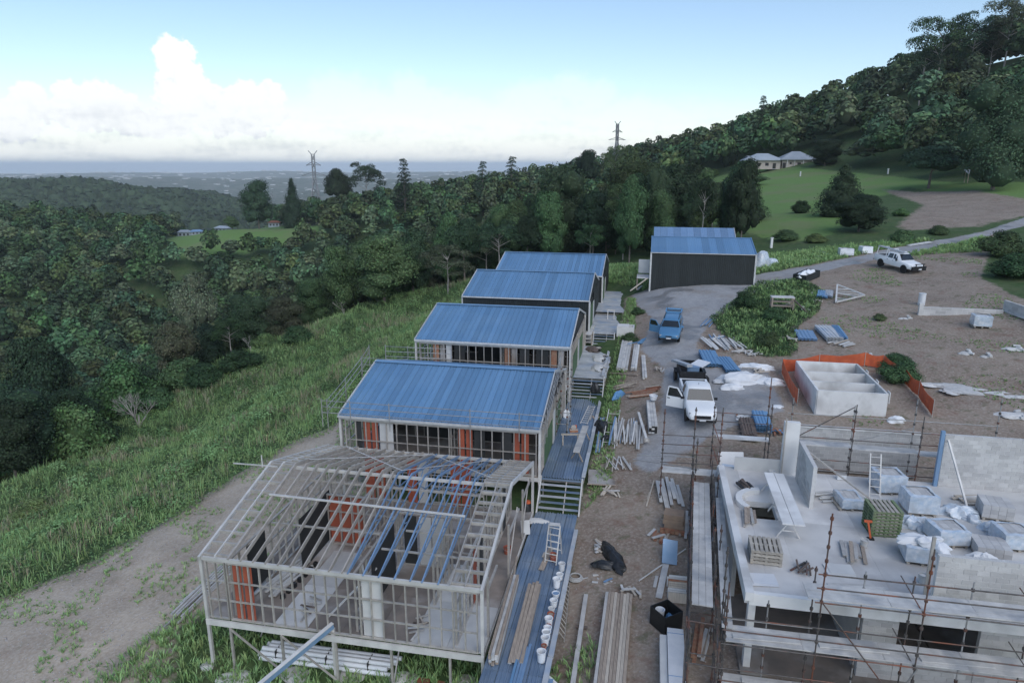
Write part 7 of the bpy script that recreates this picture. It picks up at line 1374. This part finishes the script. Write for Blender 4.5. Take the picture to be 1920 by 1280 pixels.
def small_house(label, u, v, t, w, d, h, roof='farroof', rz=0):
    p = atT(u, v, t); z = tz1(p.x, p.y); o = thing('distant_house', label, 'house', (p.x, p.y, z), rz)
    w *= .5; d *= .5; h *= .6
    box('wall', 'farroof', o, (0, 0, h / 2 - 1), (w, d, h + 2)); b = MB(); e = .6; X, Y = w / 2 + e, d / 2 + e; b.add([(-X,-Y,h),(X,-Y,h),(X,Y,h),(-X,Y,h),(-X*.5,0,h+d*.28),(X*.5,0,h+d*.28)], [(0,1,5,4),(1,2,5),(2,3,4,5),(3,0,4),(3,2,1,0)]); b.build('roof', roof, o)
    for x in (-.3, .0, .3): box('window', 'blackplastic', o, (x * w, -d / 2 - .03, h * .55), (w * .14, .08, h * .4))
small_house('blue-grey house among trees left of the paddock', 342, 404, 470, 16, 10, 6, 'farroof', .3); small_house('pale roofed house beside the paddock top', 415, 395, 455, 20, 10, 5, 'farroof', -.4); small_house('white house glimpsed behind the pylon base', 575, 372, 470, 16, 9, 5, 'farwhite', .2); small_house('small white house right of the pylon', 622, 380, 450, 12, 8, 5, 'farroof', 0); small_house('low shed at the left end of the paddock', 367, 418, 440, 14, 8, 3.5, 'bluesteel', .5); small_house('house with reddish wall behind the round paddock tree', 512, 388, 455, 14, 9, 5, 'rust', .1)
for i, (u, v, lb) in enumerate(((1826, 330, 'small timber shelter with roof under the right-hand trees'), )):
    p = atT(u, v, 150); z = tz1(p.x, p.y); o = thing('shelter', lb, 'shelter', (p.x, p.y, z), R(-10)); box('roof', 'farroof', o, (0, 0, 2.3), (3.4, 2.4, .12), (R(18), 0, 0))
    for x in (-1.4, 1.4):
        for y in (-.8, .8): box('post', 'timber', o, (x, y, 1.1), (.12, .12, 2.3))
for u, v, t, lb in ((1500, 334, 215, 'pale post standing on the lawn below the hillside house'), (1385, 308, 240, 'white post left of the hillside house'), (1667, 308, 190, 'short white post at the top of the lawn'), (1446, 462, 97, 'short white marker post behind the shed end')):
    p = atT(u, v, t); z = tz1(p.x, p.y); o = thing('marker_post', lb, 'post', (p.x, p.y, z), 0); box('post', 'farwhite', o, (0, 0, .7), (.3, .3, 1.4)); box('cap', 'farwhite', o, (0, 0, 1.42), (.4, .4, .08))
# woods on the blue ridge beyond the valley: one mass of low crowns
rw_rr = np.random.default_rng(9); rw_n = 5200; rw_a = rw_rr.uniform(R(-46), R(-6), rw_n); rw_r = np.sqrt(rw_rr.uniform(1000 ** 2, 1760 ** 2, rw_n)); rw_x, rw_y = rw_r * np.sin(rw_a), rw_r * np.cos(rw_a); rw_z = tz(rw_x, rw_y); rw_w = rw_rr.uniform(6, 12, rw_n); rw_h = rw_rr.uniform(5, 13, rw_n)
_ring = np.array([(math.cos(k * 1.0472) * q, math.sin(k * 1.0472) * q, hh) for q, hh in ((1, 0.05), (.95, .5), (.5, .92)) for k in range(6)] + [(0, 0, 1.02)])
_fc = np.array([(i * 6 + j, i * 6 + (j + 1) % 6, (i + 1) * 6 + (j + 1) % 6, (i + 1) * 6 + j) for i in range(2) for j in range(6)] + [(12 + j, 12 + (j + 1) % 6, 18, 18) for j in range(6)])
rw_V = _ring[None] * np.stack([rw_w, rw_w, rw_h], 1)[:, None, :] * (1 + rw_rr.normal(0, .12, (rw_n, 19, 1))) + np.stack([rw_x, rw_y, rw_z - 1], 1)[:, None, :]
rw_q = np.concatenate([(_fc[:12][None] + 19 * np.arange(rw_n)[:, None, None]).reshape(-1, 4)]); rw_t = np.repeat(rw_rr.uniform(.6, 1.4, rw_n), 19)
rw_m = bigmesh('ridge_woods', rw_V.reshape(-1, 3), rw_q, 'leaf_dark', np.stack([rw_t, rw_t, rw_t], 1)); tag(link('ridge_woods', rw_m), 'dark blue wooded ridge beyond the valley', 'forest', kind='stuff')
# bright town on the far plain
_tr = np.random.default_rng(4); _V, _F = [], []
for i in range(520):
    a = _tr.uniform(R(-38), R(6)); r = _tr.choice([_tr.uniform(3300, 5600), _tr.uniform(8500, 10500)], p=[.7, .3]); x, y = r * math.sin(a), r * math.cos(a); s = r * _tr.uniform(.0012, .0032); h = s * .45; z = tz1(x, y); k = len(_V)
    _V += [(x + i_ * s, y + j_ * s * .6, z + q_ * h) for q_ in (0, 1) for j_ in (-1, 1) for i_ in (-1, 1)]; _F += [tuple(k + q for q in f) for f in ((0,2,3,1),(4,5,7,6),(0,1,5,4),(2,6,7,3),(0,4,6,2),(1,3,7,5))]
_me = bigmesh('far_town', np.array(_V), np.array(_F), 'farwhite'); tag(link('far_town', _me), 'pale specks of a town spread over the far plain', 'town', kind='stuff')
# ------------------------------------------------------------------ haze
def haze():
    b = MB(); b.box((0, 19000, -58.5), (58000, 44000, 287)); me = bpy.data.meshes.new('haze'); me.from_pydata(b.v, [], b.f)
    m = bpy.data.materials.new('haze'); m.use_nodes = True; nt = m.node_tree; nt.nodes.clear(); out = nt.nodes.new('ShaderNodeOutputMaterial'); v = nt.nodes.new('ShaderNodeVolumePrincipled')
    v.inputs['Color'].default_value = (.90, .95, 1.0, 1); v.inputs['Density'].default_value = HAZE; v.inputs['Anisotropy'].default_value = 0; nt.links.new(v.outputs[0], out.inputs['Volume']); me.materials.append(m)
    o = link('haze', me); tag(o, kind='stuff')
HAZE = 1.0e-4
haze()
